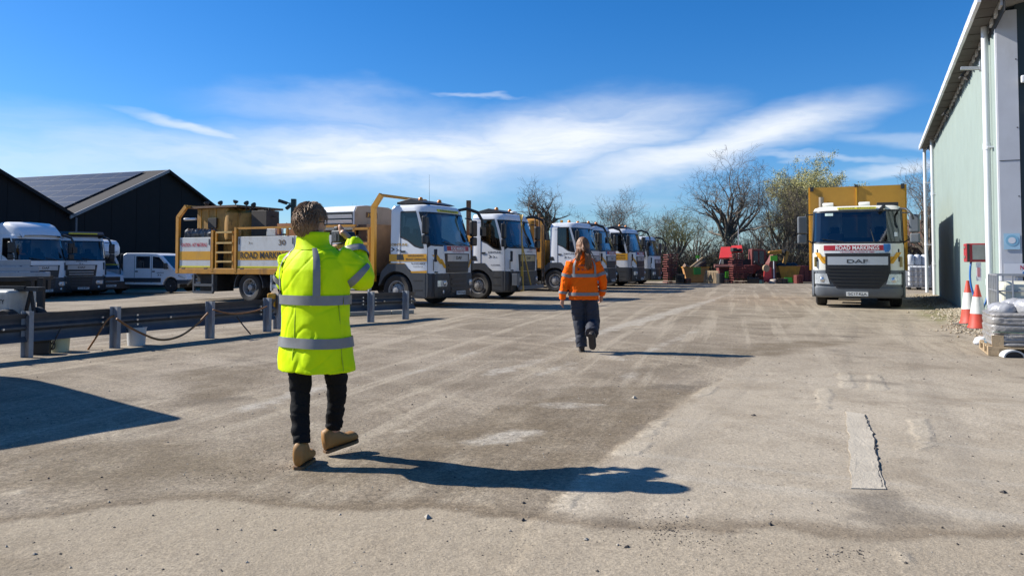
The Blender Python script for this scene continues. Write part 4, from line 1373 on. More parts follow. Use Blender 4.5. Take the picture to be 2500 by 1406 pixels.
def cab_common(c, antenna=False, beacon=True, kerb_mirror=True, lightbar=True, header=None):
    T, W = c.T, c.W
    mirror_set(T, W)
    tz = c.top
    if lightbar:
        lb = MB()
        lb.prism([(-1.62, tz + 0.10), (-1.15, tz + 0.20), (-0.80, tz + 0.12), (-0.62, tz + 0.06), (-0.95, tz + 0.04), (-1.62, tz + 0.03)], -0.92, 0.92, 'y')
        o = lb.build('roof_bar', dark, T, bevel=0.015)
        for y in (-0.7, 0.7):
            MB().b2((-1.4, y - 0.03, tz - 0.02), (-1.3, y + 0.03, tz + 0.06)).build('bar_foot', chassis, o)
    if kerb_mirror:
        k = MB()
        k.tube([(-0.5, 0.85, tz - 0.08), (-0.28, 1.05, tz - 0.02), (0.02, 1.24, tz - 0.14), (0.14, 1.32, tz - 0.4), (0.15, 1.34, tz - 0.62)], [0.045, 0.055, 0.055, 0.045, 0.03], 8)
        k.box((0.15, 1.35, tz - 0.74), (0.1, 0.2, 0.28), (0, 0, R(-10)))
        k.build('kerb_mirror', dark, T, smooth=40)
    if beacon:
        for y in (-0.55, 0.55):
            MB().lathe([(0.07, 0), (0.075, 0.03), (0.065, 0.12), (0.03, 0.15)], 14, Matrix.Translation((-1.0, y, tz + (0.11 if lightbar else -0.01)))).build('beacon', amber, T, smooth=50)
    if antenna:
        MB().cyl((-0.75, -0.45, tz - 0.02), (-0.76, -0.45, tz + 0.95), 0.006, 0.003, 5).build('antenna', dark, T)
    if header:
        hp = c.patch('header_strip', yellow_ink, -0.62, 0.62, c.ws[1] + 0.075, c.ws[1] + 0.15, 0.02, T)
        c.letters('SURFACE & HIGHWAY', navy_ink, -0.5, c.ws[1] + 0.09, 1.0, 0.045, 0.024, hp)


def chassis_parts(T, x_back, rears, width=1.2, front_axle=-1.44):
    ch = MB()
    for y in (-0.42, 0.42):
        ch.b2((x_back, y - 0.04, 0.62), (-0.4, y + 0.04, 0.88))
    for x in [front_axle] + list(rears):
        ch.cyl((x, -0.95, 0.49), (x, 0.95, 0.49), 0.07, n=8)
    ch.b2((-3.6, -1.1, 0.45), (-2.5, -0.55, 0.85)).b2((-3.9, 0.5, 0.4), (-2.6, 1.1, 0.9)).b2((-1.5, -0.5, 0.4), (-0.3, 0.5, 0.9))
    ch.build('chassis', chassis, T)
    for sg in (-1, 1):
        wheel(T, front_axle, sg * 1.03)
        for x in rears:
            wheel(T, x, sg * 0.9, rear=True)


def side_decal(T, W, kind, sg=-1):
    """lettering on the camera-side door (sg = -1 is the truck's right hand)"""
    y = sg * (W + 0.006)
    ex = (1, 0, 0)
    ez = (0, 0, 1)
    if kind == 'full':
        MB().add([(-1.69, y, 1.36), (-1.30, y, 1.36), (-1.30, y, 1.58), (-1.69, y, 1.58)], [(0, 1, 2, 3)]).add([(-1.30, y, 1.36), (-0.37, y, 1.36), (-0.37, y, 1.58), (-1.30, y, 1.58)], [(0, 1, 2, 3)]).build('yellow_stripe', yellow_clean, T)
        MB().add([(-1.42, y - 0.002, 1.40), (-1.16, y - 0.002, 1.40), (-1.2, y - 0.002, 1.57), (-1.42, y - 0.002, 1.57)], [(0, 1, 2, 3)]).build('air_intake', dark, T)
        MB().add([(-0.95, y, 1.02), (-0.37, y, 1.02), (-0.37, y, 1.09), (-0.93, y, 1.07)], [(0, 1, 2, 3)]).add([(-1.68, y, 1.285), (-1.15, y, 1.285), (-1.12, y, 1.31), (-1.68, y, 1.31)], [(0, 1, 2, 3)]).build('lower_stripe', yellow_clean, T)
        letters('lettering', 'JOINTLINE', M('ochre_ink', (0.35, 0.2, 0.02), 0.5), T, (-1.66, y, 1.80), ex, ez, 0.62, 0.10)
        chevrons(T, (-1.64, y, 1.66), ex, 0.16, navy_ink)
        letters('lettering', 'SURFACE & HIGHWAY', navy_ink, T, (-1.03, y - 0.003, 1.50), ex, ez, 0.56, 0.055)
        letters('lettering', 'SPECIALIST CONTRACTORS', navy_ink, T, (-1.1, y - 0.003, 1.395), ex, ez, 0.7, 0.06)
        letters('lettering', 'Tel: 01522 868636', navy_ink, T, (-0.92, y, 1.27), ex, ez, 0.5, 0.055)
        letters('lettering', 'www.jointline.co.uk', navy_ink, T, (-0.85, y, 1.19), ex, ez, 0.36, 0.035)
    elif kind == 'plain':
        letters('lettering', 'JOINTLINE', navy_ink, T, (-1.02, y, 1.62), ex, ez, 0.52, 0.09)
        chevrons(T, (-1.0, y, 1.47), ex, 0.15, navy_ink)
        letters('lettering', 'Tel: 01522 868636', navy_ink, T, (-0.9, y, 1.2), ex, ez, 0.36, 0.05)
        MB().add([(-1.69, y, 1.38), (-1.45, y, 1.38), (-1.5, y, 1.55), (-1.69, y, 1.55)], [(0, 1, 2, 3)]).build('air_intake', dark, T)
        MB().add([(-1.62, y, 2.85), (-1.2, y, 2.85), (-1.2, y, 2.88), (-1.62, y, 2.88)], [(0, 1, 2, 3)]).build('roof_decal', blue_vinyl, T)
    elif kind == 'stripe':
        MB().add([(-1.69, y, 1.4), (-0.37, y, 1.4), (-0.37, y, 1.75), (-1.69, y, 1.75)], [(0, 1, 2, 3)]).build('yellow_stripe', yellow_clean, T)
        letters('lettering', 'SURFACE & HIGHWAY', navy_ink, T, (-1.1, y - 0.003, 1.6), ex, ez, 0.6, 0.08)
        letters('lettering', 'SPECIALIST CONTRACTORS', navy_ink, T, (-1.1, y - 0.003, 1.46), ex, ez, 0.6, 0.08)


def corner_flash(c, sides=(-1, 1), z0=1.28, z1=1.55):
    """slanting yellow warning flashes wrapped on the cab's front corners"""
    for sg in sides:
        for k in range(2):
            a0 = 1.13 - 0.17 * k
            rows = []
            for q in range(5):
                z = z0 + (z1 - z0) * q / 4 - (0.12 * k)
                ya, yb = a0 - 0.22 * (1 - q / 4) * 1 - 0.0, a0 - 0.22 * (1 - q / 4) - 0.13 + 0.02
                ya = min(ya + 0.02, c.W - 0.02)
                rows.append([Vector((c.front_x(y_) + 0.012, sg * (y_ + 0.004), z)) for y_ in [ya + (yb - ya) * w / 4 for w in range(5)]])
            mb = MB()
            vs_ = [p for r_ in rows for p in r_]
            fs = [(i * 5 + j, i * 5 + j + 1, (i + 1) * 5 + j + 1, (i + 1) * 5 + j) for i in range(4) for j in range(4)]
            mb.add(vs_, [f if sg < 0 else f[::-1] for f in fs])
            mb.build('warning_flash', yellow_clean, c.T)


NOSE = Vector((-2.17, 22.1, 0)) + U * 1.2            # front centre of the first truck
GR = 'white road marking trucks parked nose out in a row'


def truck(label, t_along, plate, decal, shift=0.0, scale=1.0, red_sign=True, paint=None, yellow_badge=False, antenna=False, beacon=True, header=None, flash=True, back=-7.2, rear=-5.4, rz=0.0, top=3.06, lightbar=True, sign='ROAD MARKINGS', name='road_marking_truck', bumper_mat=None, loc=None, group=GR, light_grille=False):
    p = loc if loc is not None else NOSE + U * t_along + V * shift
    T = thing(name, label, 'truck', (p.x, p.y, gz(p.x, p.y)), -TH + rz, group, scale)
    c = Cab(T, paint=paint, top=top, trimmat=bumper_mat)
    c.build()
    front_end_lf(c, plate, red_sign, sign, yellow_badge, light_grille)
    cab_common(c, antenna, beacon, header=header, lightbar=lightbar)
    if flash:
        corner_flash(c)
    if decal:
        side_decal(T, c.W, decal)
    chassis_parts(T, back, (rear,))
    return T, c


# ---- the near truck with its thermoplastic boiler body
T1, c1 = truck('nearest white road marking truck, JOINTLINE and yellow stripe on its door, boiler body behind', 0.0, 'FX15 KLB', 'full', antenna=True, header=True, back=-10.5, rear=-7.3)
XA, XB = -2.15, -10.62
bY = 1.27
by = -bY
# deck and lower beam
MB().b2((XB, -1.2, 0.93), (XA, 1.2, 1.0)).b2((XB + 0.2, -0.6, 0.88), (XA, 0.6, 0.93)).build('deck', chassis, T1)
for sg in (-1, 1):
    MB().b2((XB, sg * bY - 0.04, 0.93), (XA, sg * bY + 0.04, 1.12)).build('side_beam', yellow, T1, bevel=0.01)
# hinged side panels: white with a yellow band
for sg in (-1, 1):
    y = sg * bY
    o_ = sg * 0.022
    for (x0, x1, txt) in ((-10.45, -8.98, 'CAUTION - HOT MATERIALS'), (-7.72, -5.3, None), (-5.27, -2.95, None)):
        p = MB().b2((x0, y - 0.02, 1.14), (x1, y + 0.02, 2.18)).build('side_panel', white_old, T1, bevel=0.008)
        MB().b2((x0 + 0.0, y + o_ - 0.002, 1.40), (x1 - 0.0, y + o_ + 0.002, 1.70)).build('yellow_band', yellow_clean, p)
        MB().b2((x0, y + o_ - 0.003, 1.142), (x1, y + o_ + 0.003, 1.2)).build('yellow_edge', yellow_ink, p)
        for xx in (x0 + 0.06, x1 - 0.06):
            MB().b2((xx - 0.015, y + o_ - 0.01, 1.92), (xx + 0.015, y + o_ + 0.01, 2.12)).build('latch', dark, p)
        for xx in (x0 + 0.2, x1 - 0.2):
            MB().b2((xx - 0.08, y + o_ - 0.02, 1.09), (xx + 0.08, y + o_ + 0.02, 1.15)).build('hinge', brown_steel, p)
        if sg < 0 and txt:
            letters('lettering', txt, red_ink, p, (x0 + 0.1, y - 0.028, 1.86), (1, 0, 0), (0, 0, 1), 1.22, 0.13)
lt = T1
letters('lettering', 'ROAD MARKINGS', black_ink, lt, (-7.6, by - 0.031, 1.45), (1, 0, 0), (0, 0, 1), 2.2, 0.22)
letters('lettering', '30', M('brown_ink', (0.12, 0.07, 0.03), 0.6), lt, (-5.95, by - 0.026, 1.88), (1, 0, 0), (0, 0, 1), 0.3, 0.18)
chevrons(lt, (-7.25, by - 0.026, 1.93), (1, 0, 0), 0.1, MATS['brown_ink'], 2)
# uprights
for sg in (-1, 1):
    y = sg * bY
    MB().bar((-10.56, y, 0.95), (-10.56, y, 2.92), 0.1, 0.13).bar((-10.56, y, 2.90), (-10.16, y, 3.28), 0.1, 0.13).build('rear_post', yellow, T1)
    MB().bar((-8.88, y, 1.0), (-8.88, y, 2.42), 0.09).build('post', yellow, T1)
    MB().bar((-7.82, y, 1.0), (-7.82, y, 2.5), 0.1).build('post', yellow, T1)
    MB().bar((-2.22, y, 0.75), (-2.22, y, 3.02), 0.12, 0.14).bar((-2.22, y, 3.0), (-1.93, y, 3.38), 0.12, 0.14).build('front_post', M('bright_yellow_post', (0.58, 0.27, 0.015), 0.45, 0, 0.06, 4, dirt=0.2), T1)
    # ladder
    ld = MB().bar((-8.72, y, 1.0), (-8.72, y, 2.36), 0.06).bar((-7.95, y, 1.0), (-7.95, y, 2.36), 0.06).build('ladder', yellow, T1)
    for z in (1.35, 1.66, 1.98, 2.34):
        MB().b2((-8.7, y - 0.05, z - 0.03), (-7.97, y + 0.07, z + 0.03)).build('rung', M('worn_yellow', (0.56, 0.36, 0.12), 0.55, 0, 0.15, 5, dirt=0.5, dcol=(0.16, 0.09, 0.04)), ld)
    MB().b2((-8.7, y + (0.3 if sg < 0 else -0.34), 1.0), (-7.9, y + (0.34 if sg < 0 else -0.3), 2.4)).build('ladder_back', yellow_dirty, T1)
# handrail over the middle panels
MB().bar((-7.8, by, 2.46), (-2.9, by, 2.46), 0.07).bar((-5.6, by, 2.2), (-5.6, by, 2.46), 0.06).bar((-4.7, by, 2.2), (-4.7, by, 2.46), 0.06).build('handrail', yellow, T1)
# cross bars joining the posts
MB().bar((-10.16, by, 3.26), (-10.16, bY, 3.26), 0.1).build('cross_bar', yellow, T1)
MB().bar((-1.95, by, 3.36), (-1.95, bY, 3.36), 0.08).build('cross_bar', yellow, T1)
# boilers at the back
bt = MB()
bt.b2((-9.95, -1.0, 2.0), (-8.5, 1.1, 3.2))
hop = bt.build('boiler_housing', yellow_dirty, T1, bevel=0.03)
for x in (-9.75, -9.4, -9.05):
    MB().b2((x - 0.015, -1.02, 2.1), (x + 0.015, -1.0, 3.15)).build('rib', yellow, hop)
MB().b2((-10.2, -1.15, 3.2), (-7.95, 1.1, 3.27)).build('canopy', brown_steel, T1)
MB().b2((-9.35, -1.08, 2.5), (-8.95, -1.02, 2.85)).build('control_box', chassis, T1, bevel=0.01)
for (x, y, r_, z1) in ((-8.42, -0.75, 0.34, 3.12), (-8.0, -0.55, 0.38, 3.1), (-8.2, 0.5, 0.45, 3.1)):
    MB().lathe([(r_ * 0.98, 2.1), (r_, 2.14), (r_, z1 - 0.2), (r_ * 0.96, z1 - 0.1), (r_ * 0.6, z1), (0.05, z1 + 0.02)], 26, Matrix.Translation((x, y, 0))).build('boiler', yellow_dirty, T1, smooth=40)
for k, (x, y, z, a) in enumerate(((-9.5, -1.0, 3.34, -20), (-8.9, -0.95, 3.33, -35), (-8.25, -0.9, 3.36, 20), (-7.85, -0.8, 3.3, -35), (-7.62, -0.7, 3.24, -40))):
    l = MB().cyl((x, y, z - 0.1 - 0.1 * (k > 2)), (x, y, z), 0.018, n=6).build('lamp_stem', chassis, T1)
    MB().lathe([(0.05, -0.06), (0.09, 0.0), (0.09, 0.04), (0.0, 0.05)], 14, Matrix.Translation((x, y, z + 0.04)) @ Matrix.Rotation(R(a), 4, 'Y')).build('work_lamp', dark, l, smooth=40)
MB().cyl((-7.75, -0.7, 2.2), (-7.75, -0.7, 3.2), 0.03, n=8).tube([(-7.7, -0.6, 3.1), (-7.55, -0.6, 2.8), (-7.5, -0.6, 2.4)], 0.05, 7).build('pipework', chassis, T1, smooth=40)
MB().b2((-7.52, -0.9, 2.2), (-6.85, -0.3, 3.06)).b2((-7.35, -0.8, 3.06), (-7.05, -0.5, 3.09)).cyl((-7.0, -0.6, 3.08), (-7.0, -0.6, 3.18), 0.035).b2((-6.86, -0.65, 2.86), (-6.72, -0.6, 2.88)).build('oil_tank', M('sooty_tank', (0.04, 0.03, 0.022), 0.7, 0, 0.3, 5), T1, bevel=0.012)
# wrapped sacks behind the caution panel
sk = MB()
rnd = random.Random(3)
for k in range(9):
    x = -10.35 + 0.16 * k
    n8 = [[Vector((x + (0.1 + 0.03 * rnd.random()) * math.cos(a) * f, -1.0 + 0.16 * math.sin(a) * f + rnd.gauss(0, 0.015), 2.18 + z + rnd.gauss(0, 0.02))) for a in [2 * math.pi * q / 8 for q in range(8)]] for (z, f) in ((0, 1), (0.14, 1.15), (0.24, 0.9), (0.30, 0.4))]
    sk.rings(n8)
sk.build('material_sacks', M('wrapped_sacks', (0.10, 0.10, 0.105), 0.35, 0.1, 0.5, 9, dirt=0.5, dcol=(0.35, 0.35, 0.36), dscale=6), T1)
MB().b2((-10.45, -1.2, 1.0), (-8.98, 1.1, 2.14)).b2((-10.46, 1.0, 2.1), (-8.95, 1.1, 3.0)).build('material_bin', chassis, T1)
MB().cyl((-10.4, -1.15, 2.83), (-9.85, -1.15, 2.83), 0.045, n=10).build('tube_light', white, T1, smooth=40)
# middle: orange frame
fr = MB()
fr.bar((-6.2, -1.0, 2.55), (-4.9, -1.0, 2.55), 0.16, 0.1).bar((-6.2, -1.0, 2.25), (-6.2, -1.0, 2.6), 0.09).bar((-5.5, -1.0, 2.2), (-5.5, -1.0, 2.6), 0.09).bar((-4.9, -1.0, 2.2), (-4.9, -1.0, 2.6), 0.09).b2((-6.1, -0.8, 2.0), (-5.0, 0.5, 2.42))
fr.build('spray_frame', M('orange_frame', (0.42, 0.16, 0.05), 0.6, 0, 0.2, 5, dirt=0.4), T1)
MB().b2((-6.8, -0.95, 2.2), (-6.4, -0.6, 2.45)).build('white_box', white_old, T1, bevel=0.02)
# compressor
cx0, cx1 = -4.38, -3.06
prof = [(-1.12, 2.34), (-1.12, 2.92), (-1.02, 3.08), (-0.5, 3.14), (0.7, 3.14), (1.0, 3.06), (1.08, 2.34)]
cm = MB().prism(prof, cx0, cx1, 'x').build('compressor_case', white, T1, bevel=0.03)
beige = M('beige_panel', (0.36, 0.29, 0.22), 0.55, 0, 0.08, 3, dirt=0.5, dcol=(0.2, 0.14, 0.09))
MB().prism([(a * 0.985, 2.34 + (z - 2.34) * 0.985) for a, z in prof], cx1, cx1 + 0.02, 'x').build('compressor_end', beige, cm)
MB().b2((cx0 + 0.06, -1.13, 2.40), (cx1 - 0.06, -1.12, 2.90)).build('louvre_opening', dark, cm)
for z in (2.44, 2.6, 2.76):
    MB().box(((cx0 + cx1) / 2, -1.145, z), (cx1 - cx0 - 0.14, 0.012, 0.11), (R(22), 0, 0)).build('louvre', white, cm)
MB().b2((cx1 + 0.02, -0.55, 2.74), (cx1 + 0.03, 0.05, 2.92)).build('logo_plate', brown_steel, cm)
letters('lettering', 'JCB', yellow_clean, cm, (cx1 + 0.034, -0.5, 2.77), (0, 1, 0), (0, 0, 1), 0.5, 0.12)
MB().b2((-2.95, -1.05, 1.0), (-2.3, 1.1, 2.5)).b2((-4.35, -1.05, 2.2), (-3.1, 1.0, 2.33)).build('tool_bin', brown_steel, T1)
# cage at the front of the body
cg = MB()
for z in (1.35, 1.9, 2.36):
    cg.bar((-2.95, by, z), (-2.36, by, z), 0.075)
for x in (-2.95, -2.38):
    cg.bar((x, by, 1.1), (x, by, 2.4), 0.075)
cg.build('step_cage', yellow, T1)
# underneath: storage step frame, mudguards, side guard
uf = MB()
for x in (-9.75, -8.85):
    uf.bar((x, by, 0.3), (x, by, 0.92), 0.07)
for z in (0.3, 0.55):
    uf.bar((-9.75, by, z), (-8.85, by, z), 0.08)
uf.build('step_frame', galv, T1)
MB().b2((-9.7, -1.05, 0.32), (-8.9, -0.3, 0.9)).build('storage_locker', chassis, T1)
for sg in (-1, 1):
    ring = [(-7.3 + 0.62 * math.cos(a), 0.49 + 0.62 * math.sin(a)) for a in [R(q) for q in range(0, 181, 15)]]
    ring2 = [(-7.3 + 0.65 * math.cos(a), 0.49 + 0.65 * math.sin(a)) for a in [R(q) for q in range(180, -1, -15)]]
    MB().prism(ring + ring2, *sorted((sg * 0.55, sg * 1.22)), 'y').build('mudguard', grey_plastic, T1, smooth=40)
    gd = MB().bar((-6.35, sg * 1.2, 0.9), (-2.35, sg * 1.2, 0.9), 0.05, 0.14).bar((-6.35, sg * 1.2, 0.55), (-2.35, sg * 1.2, 0.55), 0.05, 0.12)
    for x in (-6.3, -4.4, -2.42):
        gd.bar((x, sg * 1.2, 0.4), (x, sg * 1.2, 0.95), 0.09, 0.05)
    gd.build('side_guard', M('pale_guard', (0.5, 0.51, 0.52), 0.45, 0.2, 0.08, 4, dirt=0.3), T1)
MB().b2((-10.75, -1.1, 0.42), (-10.65, 1.1, 0.56)).bar((-10.6, -0.8, 0.5), (-10.2, -0.8, 0.8), 0.06).bar((-10.6, 0.8, 0.5), (-10.2, 0.8, 0.8), 0.06).build('rear_bumper', chassis, T1)


# ---- the other trucks in the row
def hopper_body(T, back, top, col, tall=True):
    MB().b2((back, -1.2, 0.95), (-2.0, 1.2, 1.05)).build('deck', chassis, T)
    for sg in (-1, 1):
        MB().b2((back, sg * 1.24 - 0.03, 1.05), (-2.0, sg * 1.24 + 0.03, 1.75)).build('side_panel', col, T, bevel=0.01)
        MB().bar((-2.06, sg * 1.2, 1.0), (-2.06, sg * 1.2, top), 0.1).build('front_post', col, T)
    MB().b2((-2.1, -1.2, 1.05), (-2.0, 1.2, 2.3)).build('headboard', col, T)
    if tall:
        MB().lathe([(0.3, 1.1), (0.62, 1.7), (0.62, top - 0.3), (0.5, top - 0.1), (0.2, top)], 22, Matrix.Translation((-2.9, -0.45, 0))).build('hopper', yellow, T, smooth=40)
        MB().b2((-4.8, -1.0, 1.1), (-3.7, 1.0, top - 0.2)).build('boiler_housing', yellow_dirty, T, bevel=0.03)
        MB().cyl((-2.3, -0.9, 1.0), (-2.3, -0.9, top + 0.2), 0.05, n=8).cyl((-2.5, -1.05, 0.9), (-2.45, -1.05, top), 0.035, n=8).build('exhaust', brown_steel, T, smooth=40)


def mudguards(T, x):
    for sg in (-1, 1):
        ring = [(x + 0.6 * math.cos(a), 0.49 + 0.6 * math.sin(a)) for a in [R(q) for q in range(0, 181, 20)]]
        ring2 = [(x + 0.63 * math.cos(a), 0.49 + 0.63 * math.sin(a)) for a in [R(q) for q in range(180, -1, -20)]]
        MB().prism(ring + ring2, *sorted((sg * 0.55, sg * 1.2)), 'y').build('mudguard', grey_plastic, T)


T2, c2 = truck('second white truck in the row, with yellow poles standing at its grille', 4.95, 'FJ64 UKC', 'plain', yellow_badge=True, red_sign=False, flash=False, shift=0.1)
hopper_body(T2, -7.2, 2.6, yellow, False)
mudguards(T2, -5.4)
c2.letters('JOINTLINE', M('grey_ink', (0.2, 0.21, 0.24), 0.5), -0.1, 1.66, 0.5, 0.07, 0.014)
c2.letters('JOINTLINE', red_ink, 0.12, 1.75, 0.3, 0.05, 0.014)
for (y0, z0, y1, z1, lean_) in ((-0.72, 0.45, -0.74, 3.02, 0.0), (-0.05, 0.5, -0.7, 2.0, 0.0), (0.95, 0.5, 0.9, 2.7, 0.1), (1.15, 0.5, 1.1, 2.9, 0.1)):
    po = MB().bar((0.14, y0, z0), (0.08 + lean_, y1, z1), 0.035)
    if z1 > 3:
        po.bar((0.08, y1, 2.75), (0.08, y1 - 0.12, 3.0), 0.03).bar((0.08, y1, 2.75), (0.1, y1 + 0.1, 3.02), 0.03).box((0.1, y0, 1.0), (0.07, 0.07, 0.35)).box((0.11, y0, 0.4), (0.09, 0.12, 0.2))
    po.build('pole', M('ochre_pole', (0.55, 0.36, 0.06), 0.5, 0, 0.15, 6, dirt=0.4) if y0 < 0 else brown_steel, T2)
MB().bar((0.1, -0.95, 0.42), (0.1, 1.15, 0.42), 0.09, 0.14).box((0.02, -1.06, 0.72), (0.2, 0.22, 0.42)).build('front_bar', grey_light_plastic, T2, bevel=0.01)
MB().lathe([(0.12, 0), (0.16, 0.05), (0.13, 0.12), (0.03, 0.15)], 16, Matrix.Translation((-0.75, 0.35, c2.top + 0.02))).build('roof_dome', cream, T2, smooth=50)
T3, c3 = truck('third white truck in the row, yellow hopper behind its cab', 12.2, 'BV66 VOU', 'plain', red_sign=False, flash=False, lightbar=False, shift=0.1)
hopper_body(T3, -7.2, 3.3, yellow)
mudguards(T3, -5.4)
T4, c4 = truck('fourth white truck in the row, half hidden behind the third', 15.6, 'FX15 KLB', 'plain', shift=-0.2)
hopper_body(T4, -7.2, 2.6, yellow, False)
T5, c5 = truck('fifth white truck in the row, broad yellow stripe on its door', 19.7, 'FJ64 UKC', 'stripe', header=None, shift=0.1)
hopper_body(T5, -7.2, 2.6, yellow, False)
T6, c6 = truck('last and smallest looking white truck at the far end of the row', 23.3, 'BV66 VOU', 'plain', red_sign=False, flash=False, scale=0.9, shift=0.1, lightbar=False, beacon=False)
hopper_body(T6, -7.0, 2.6, yellow, False)
for T_ in (T4, T5, T6):
    mudguards(T_, -5.4)

# ---- the yellow box truck on the right, head on
RT = Vector((10.02, 22.0, 0))
TB = thing('box_truck', 'white cabbed truck with tall yellow box body parked beside the green shed', 'truck', RT, R(-90) - R(24.5), None)
cb = Cab(TB, W=1.24, L=1.75, top=3.0, rake=0.32, paint=cream, ws=(1.93, 2.82), sill=1.10, arch=1.35)
cb.build()
mirror_set(TB, 1.24, 2.15, m=grey_light_plastic)
c = cb
W = 1.24
mb = MB()
ys_ = [q * W for q in [-1, -0.985, -0.94, -0.85, -0.7, -0.4, 0, 0.4, 0.7, 0.85, 0.94, 0.985, 1]]
rr = []
for (z, off) in ((0.30, -0.10), (0.34, 0.0), (0.42, 0.05), (0.60, 0.05), (0.63, 0.02), (0.9, 0.035), (1.10, 0.02), (1.12, -0.03)):
    row = [Vector((-0.9, -W - 0.008, z)), Vector((-0.42, -W - 0.008, z))] + [Vector((c.front_x(y) + off, y * 1.008, z)) for y in ys_] + [Vector((-0.42, W + 0.008, z)), Vector((-0.9, W + 0.008, z))]
    rr.append(row)
bumper = mb.rings([r_[::-1] for r_ in rr], closed=False, caps=False).build('bumper', grey_light_plastic, TB, smooth=35)
MB().b2((-0.8, -W + 0.05, 0.34), (-0.16, W - 0.05, 1.05)).build('bumper_light_block', chassis, TB)  # same added dark box, keeps light from passing behind the bumper
gr_ = c.patch('grille', black_ink, -0.9, 0.9, 0.58, 1.60, 0.06, TB, poly=lambda z: (-0.86 + 0.30 * sstep(0.95, 0.58, z), 0.86 - 0.30 * sstep(0.95, 0.58, z)))
for k, z in enumerate((0.66, 0.76, 0.86, 0.96, 1.06, 1.15)):
    hw = 0.80 - 0.26 * sstep(0.95, 0.58, z)
    c.patch('grille_slat', M('grille_slat', (0.011, 0.0115, 0.0125), 0.6), -hw, hw, z, z + 0.035, 0.078, gr_)
bp_ = c.patch('badge_plate', M('pale_badge_plate', (0.45, 0.47, 0.5), 0.4, 0.3, 0.05, 4), -0.80, 0.80, 1.26, 1.50, 0.072, gr_)
c.letters('DAF', grey_plastic, -0.28, 1.31, 0.56, 0.11, 0.078, bp_)
sp_ = c.patch('sign_panel', white_ink, -0.90, 0.90, 1.58, 1.85, 0.016, TB)
c.patch('sign_strip', red_vinyl, -0.90, 0.74, 1.68, 1.83, 0.022, sp_)
c.letters('ROAD MARKINGS', white_ink, -0.58, 1.695, 1.16, 0.12, 0.027, sp_)
c.letters('CAUTION MEN WORKING AT TIMES', red_ink, -0.45, 1.615, 0.9, 0.035, 0.022, sp_)
c.patch('shield', blue_vinyl, 0.69, 0.87, 1.63, 1.86, 0.03, sp_, poly=lambda z: (0.69 + 0.05 * sstep(1.7, 1.63, z), 0.87 - 0.05 * sstep(1.7, 1.63, z)))
hs = c.patch('header_strip', yellow_ink, -0.52, 0.52, 2.90, 2.955, 0.02, TB)
c.letters('JOINTLINE  SPECIALISTS', navy_ink, -0.48, 2.91, 0.96, 0.036, 0.024, hs)
c.patch('tax_disc', white_ink, 0.98, 1.06, 2.08, 2.2, 0.0, TB, thick=0.002)
c.patch('screen_label', M('mint_label', (0.5, 0.62, 0.58), 0.5), -0.86, -0.64, 2.71, 2.79, 0.0, TB, thick=0.002)
corner_flash(cb, (-1, 1), 1.30, 1.62)
for sg in (-1, 1):
    a, b_ = sorted((sg * 0.74, sg * 1.14))
    hl = c.patch('headlight', lamp_glass, a, b_, 0.70, 1.0, 0.06, TB, poly=lambda z, sg=sg: tuple(sorted((sg * (0.74 + 0.3 * (z - 0.70)) if sg * 1 else 0, sg * (1.16 - 0.0 * z)))))
    MB().lathe([(0.075, 0), (0.06, 0.012), (0.0, 0.016)], 18, Matrix.Translation((c.front_x(0.94) + 0.066, sg * 0.94, 0.83)) @ Matrix.Rotation(R(90), 4, 'Y'), cap=False).build('reflector', chrome, hl, smooth=50)
    arc = [(-1.44 + 0.60 * math.cos(q), 0.47 + 0.60 * math.sin(q)) for q in [R(w) for w in range(-8, 170, 12)]]
    poly = [(-0.84, 0.38), (-0.42, 0.30), (-0.42, 1.11), (-0.90, 1.11), (-1.13, 1.36), (-1.78, 1.36), (-2.0, 1.05), (-2.08, 0.62)] + arc[::-1]
    MB().prism(poly, *sorted((sg * 0.9, sg * 1.252)), 'y').build('wheel_arch', grey_light_plastic, TB, smooth=30)
    MB().lathe([(0.075, 0.0), (0.08, 0.05), (0.075, 0.28), (0.06, 0.3)], 16, Matrix.Translation((-0.78, sg * 0.5 - 0.14, 3.06)) @ Matrix.Rotation(R(90), 4, 'X')).build('roof_lamp', cream, TB, smooth=50)
    MB().box((-0.13, sg * 1.13, 1.35), (0.03, 0.11, 0.30), (0, 0, sg * R(-45))).build('indicator', M('dull_amber', (0.42, 0.30, 0.1), 0.35), TB, bevel=0.02)
MB().b2((-0.86, -0.7, 2.98), (-0.72, 1.05, 3.02)).b2((-1.2, 0.55, 2.98), (-0.7, 1.12, 3.1)).build('roof_rack', dark, TB, bevel=0.01)
MB().tube([(-0.5, 0.7, 2.96), (-0.2, 0.72, 2.95), (-0.12, 0.62, 2.85)], 0.05, 8).tube([(-0.5, 1.15, 2.9), (-0.2, 1.3, 2.86), (-0.05, 1.42, 2.7), (-0.05, 1.46, 2.55)], 0.03, 8).build('kerb_mirror', dark, TB, smooth=40)
pl = c.patch('number_plate', plate_white, -0.31, 0.27, 0.36, 0.48, 0.085, TB, bow=c.front_x)
c.letters('GC17 KLA', black_ink, -0.27, 0.385, 0.5, 0.075, 0.09, pl, bow=c.front_x)
MB().bar((-0.03, -0.35, 1.93), (-0.05, -0.95, 2.02), 0.02).build('wiper', dark, TB)
MB().bar((-0.02, 0.45, 1.93), (-0.16, 0.35, 2.35), 0.02).build('wiper', dark, TB)
chassis_parts(TB, -7.6, (-5.2, -6.4))
yb = M('yellow_box_paint', (0.42, 0.215, 0.022), 0.5, 0, 0.1, 3, dirt=0.35, dcol=(0.28, 0.15, 0.04))
BX0, BX1, BZ0, BZ1, BW = -1.98, -7.7, 1.08, 3.72, 1.30
MB().b2((BX1, -BW, BZ0 - 0.1), (BX0, BW, BZ0)).build('body_floor', chassis, TB)
MB().b2((BX0 - 0.06, -BW, BZ0), (BX0, BW, BZ1)).build('front_wall', yb, TB)
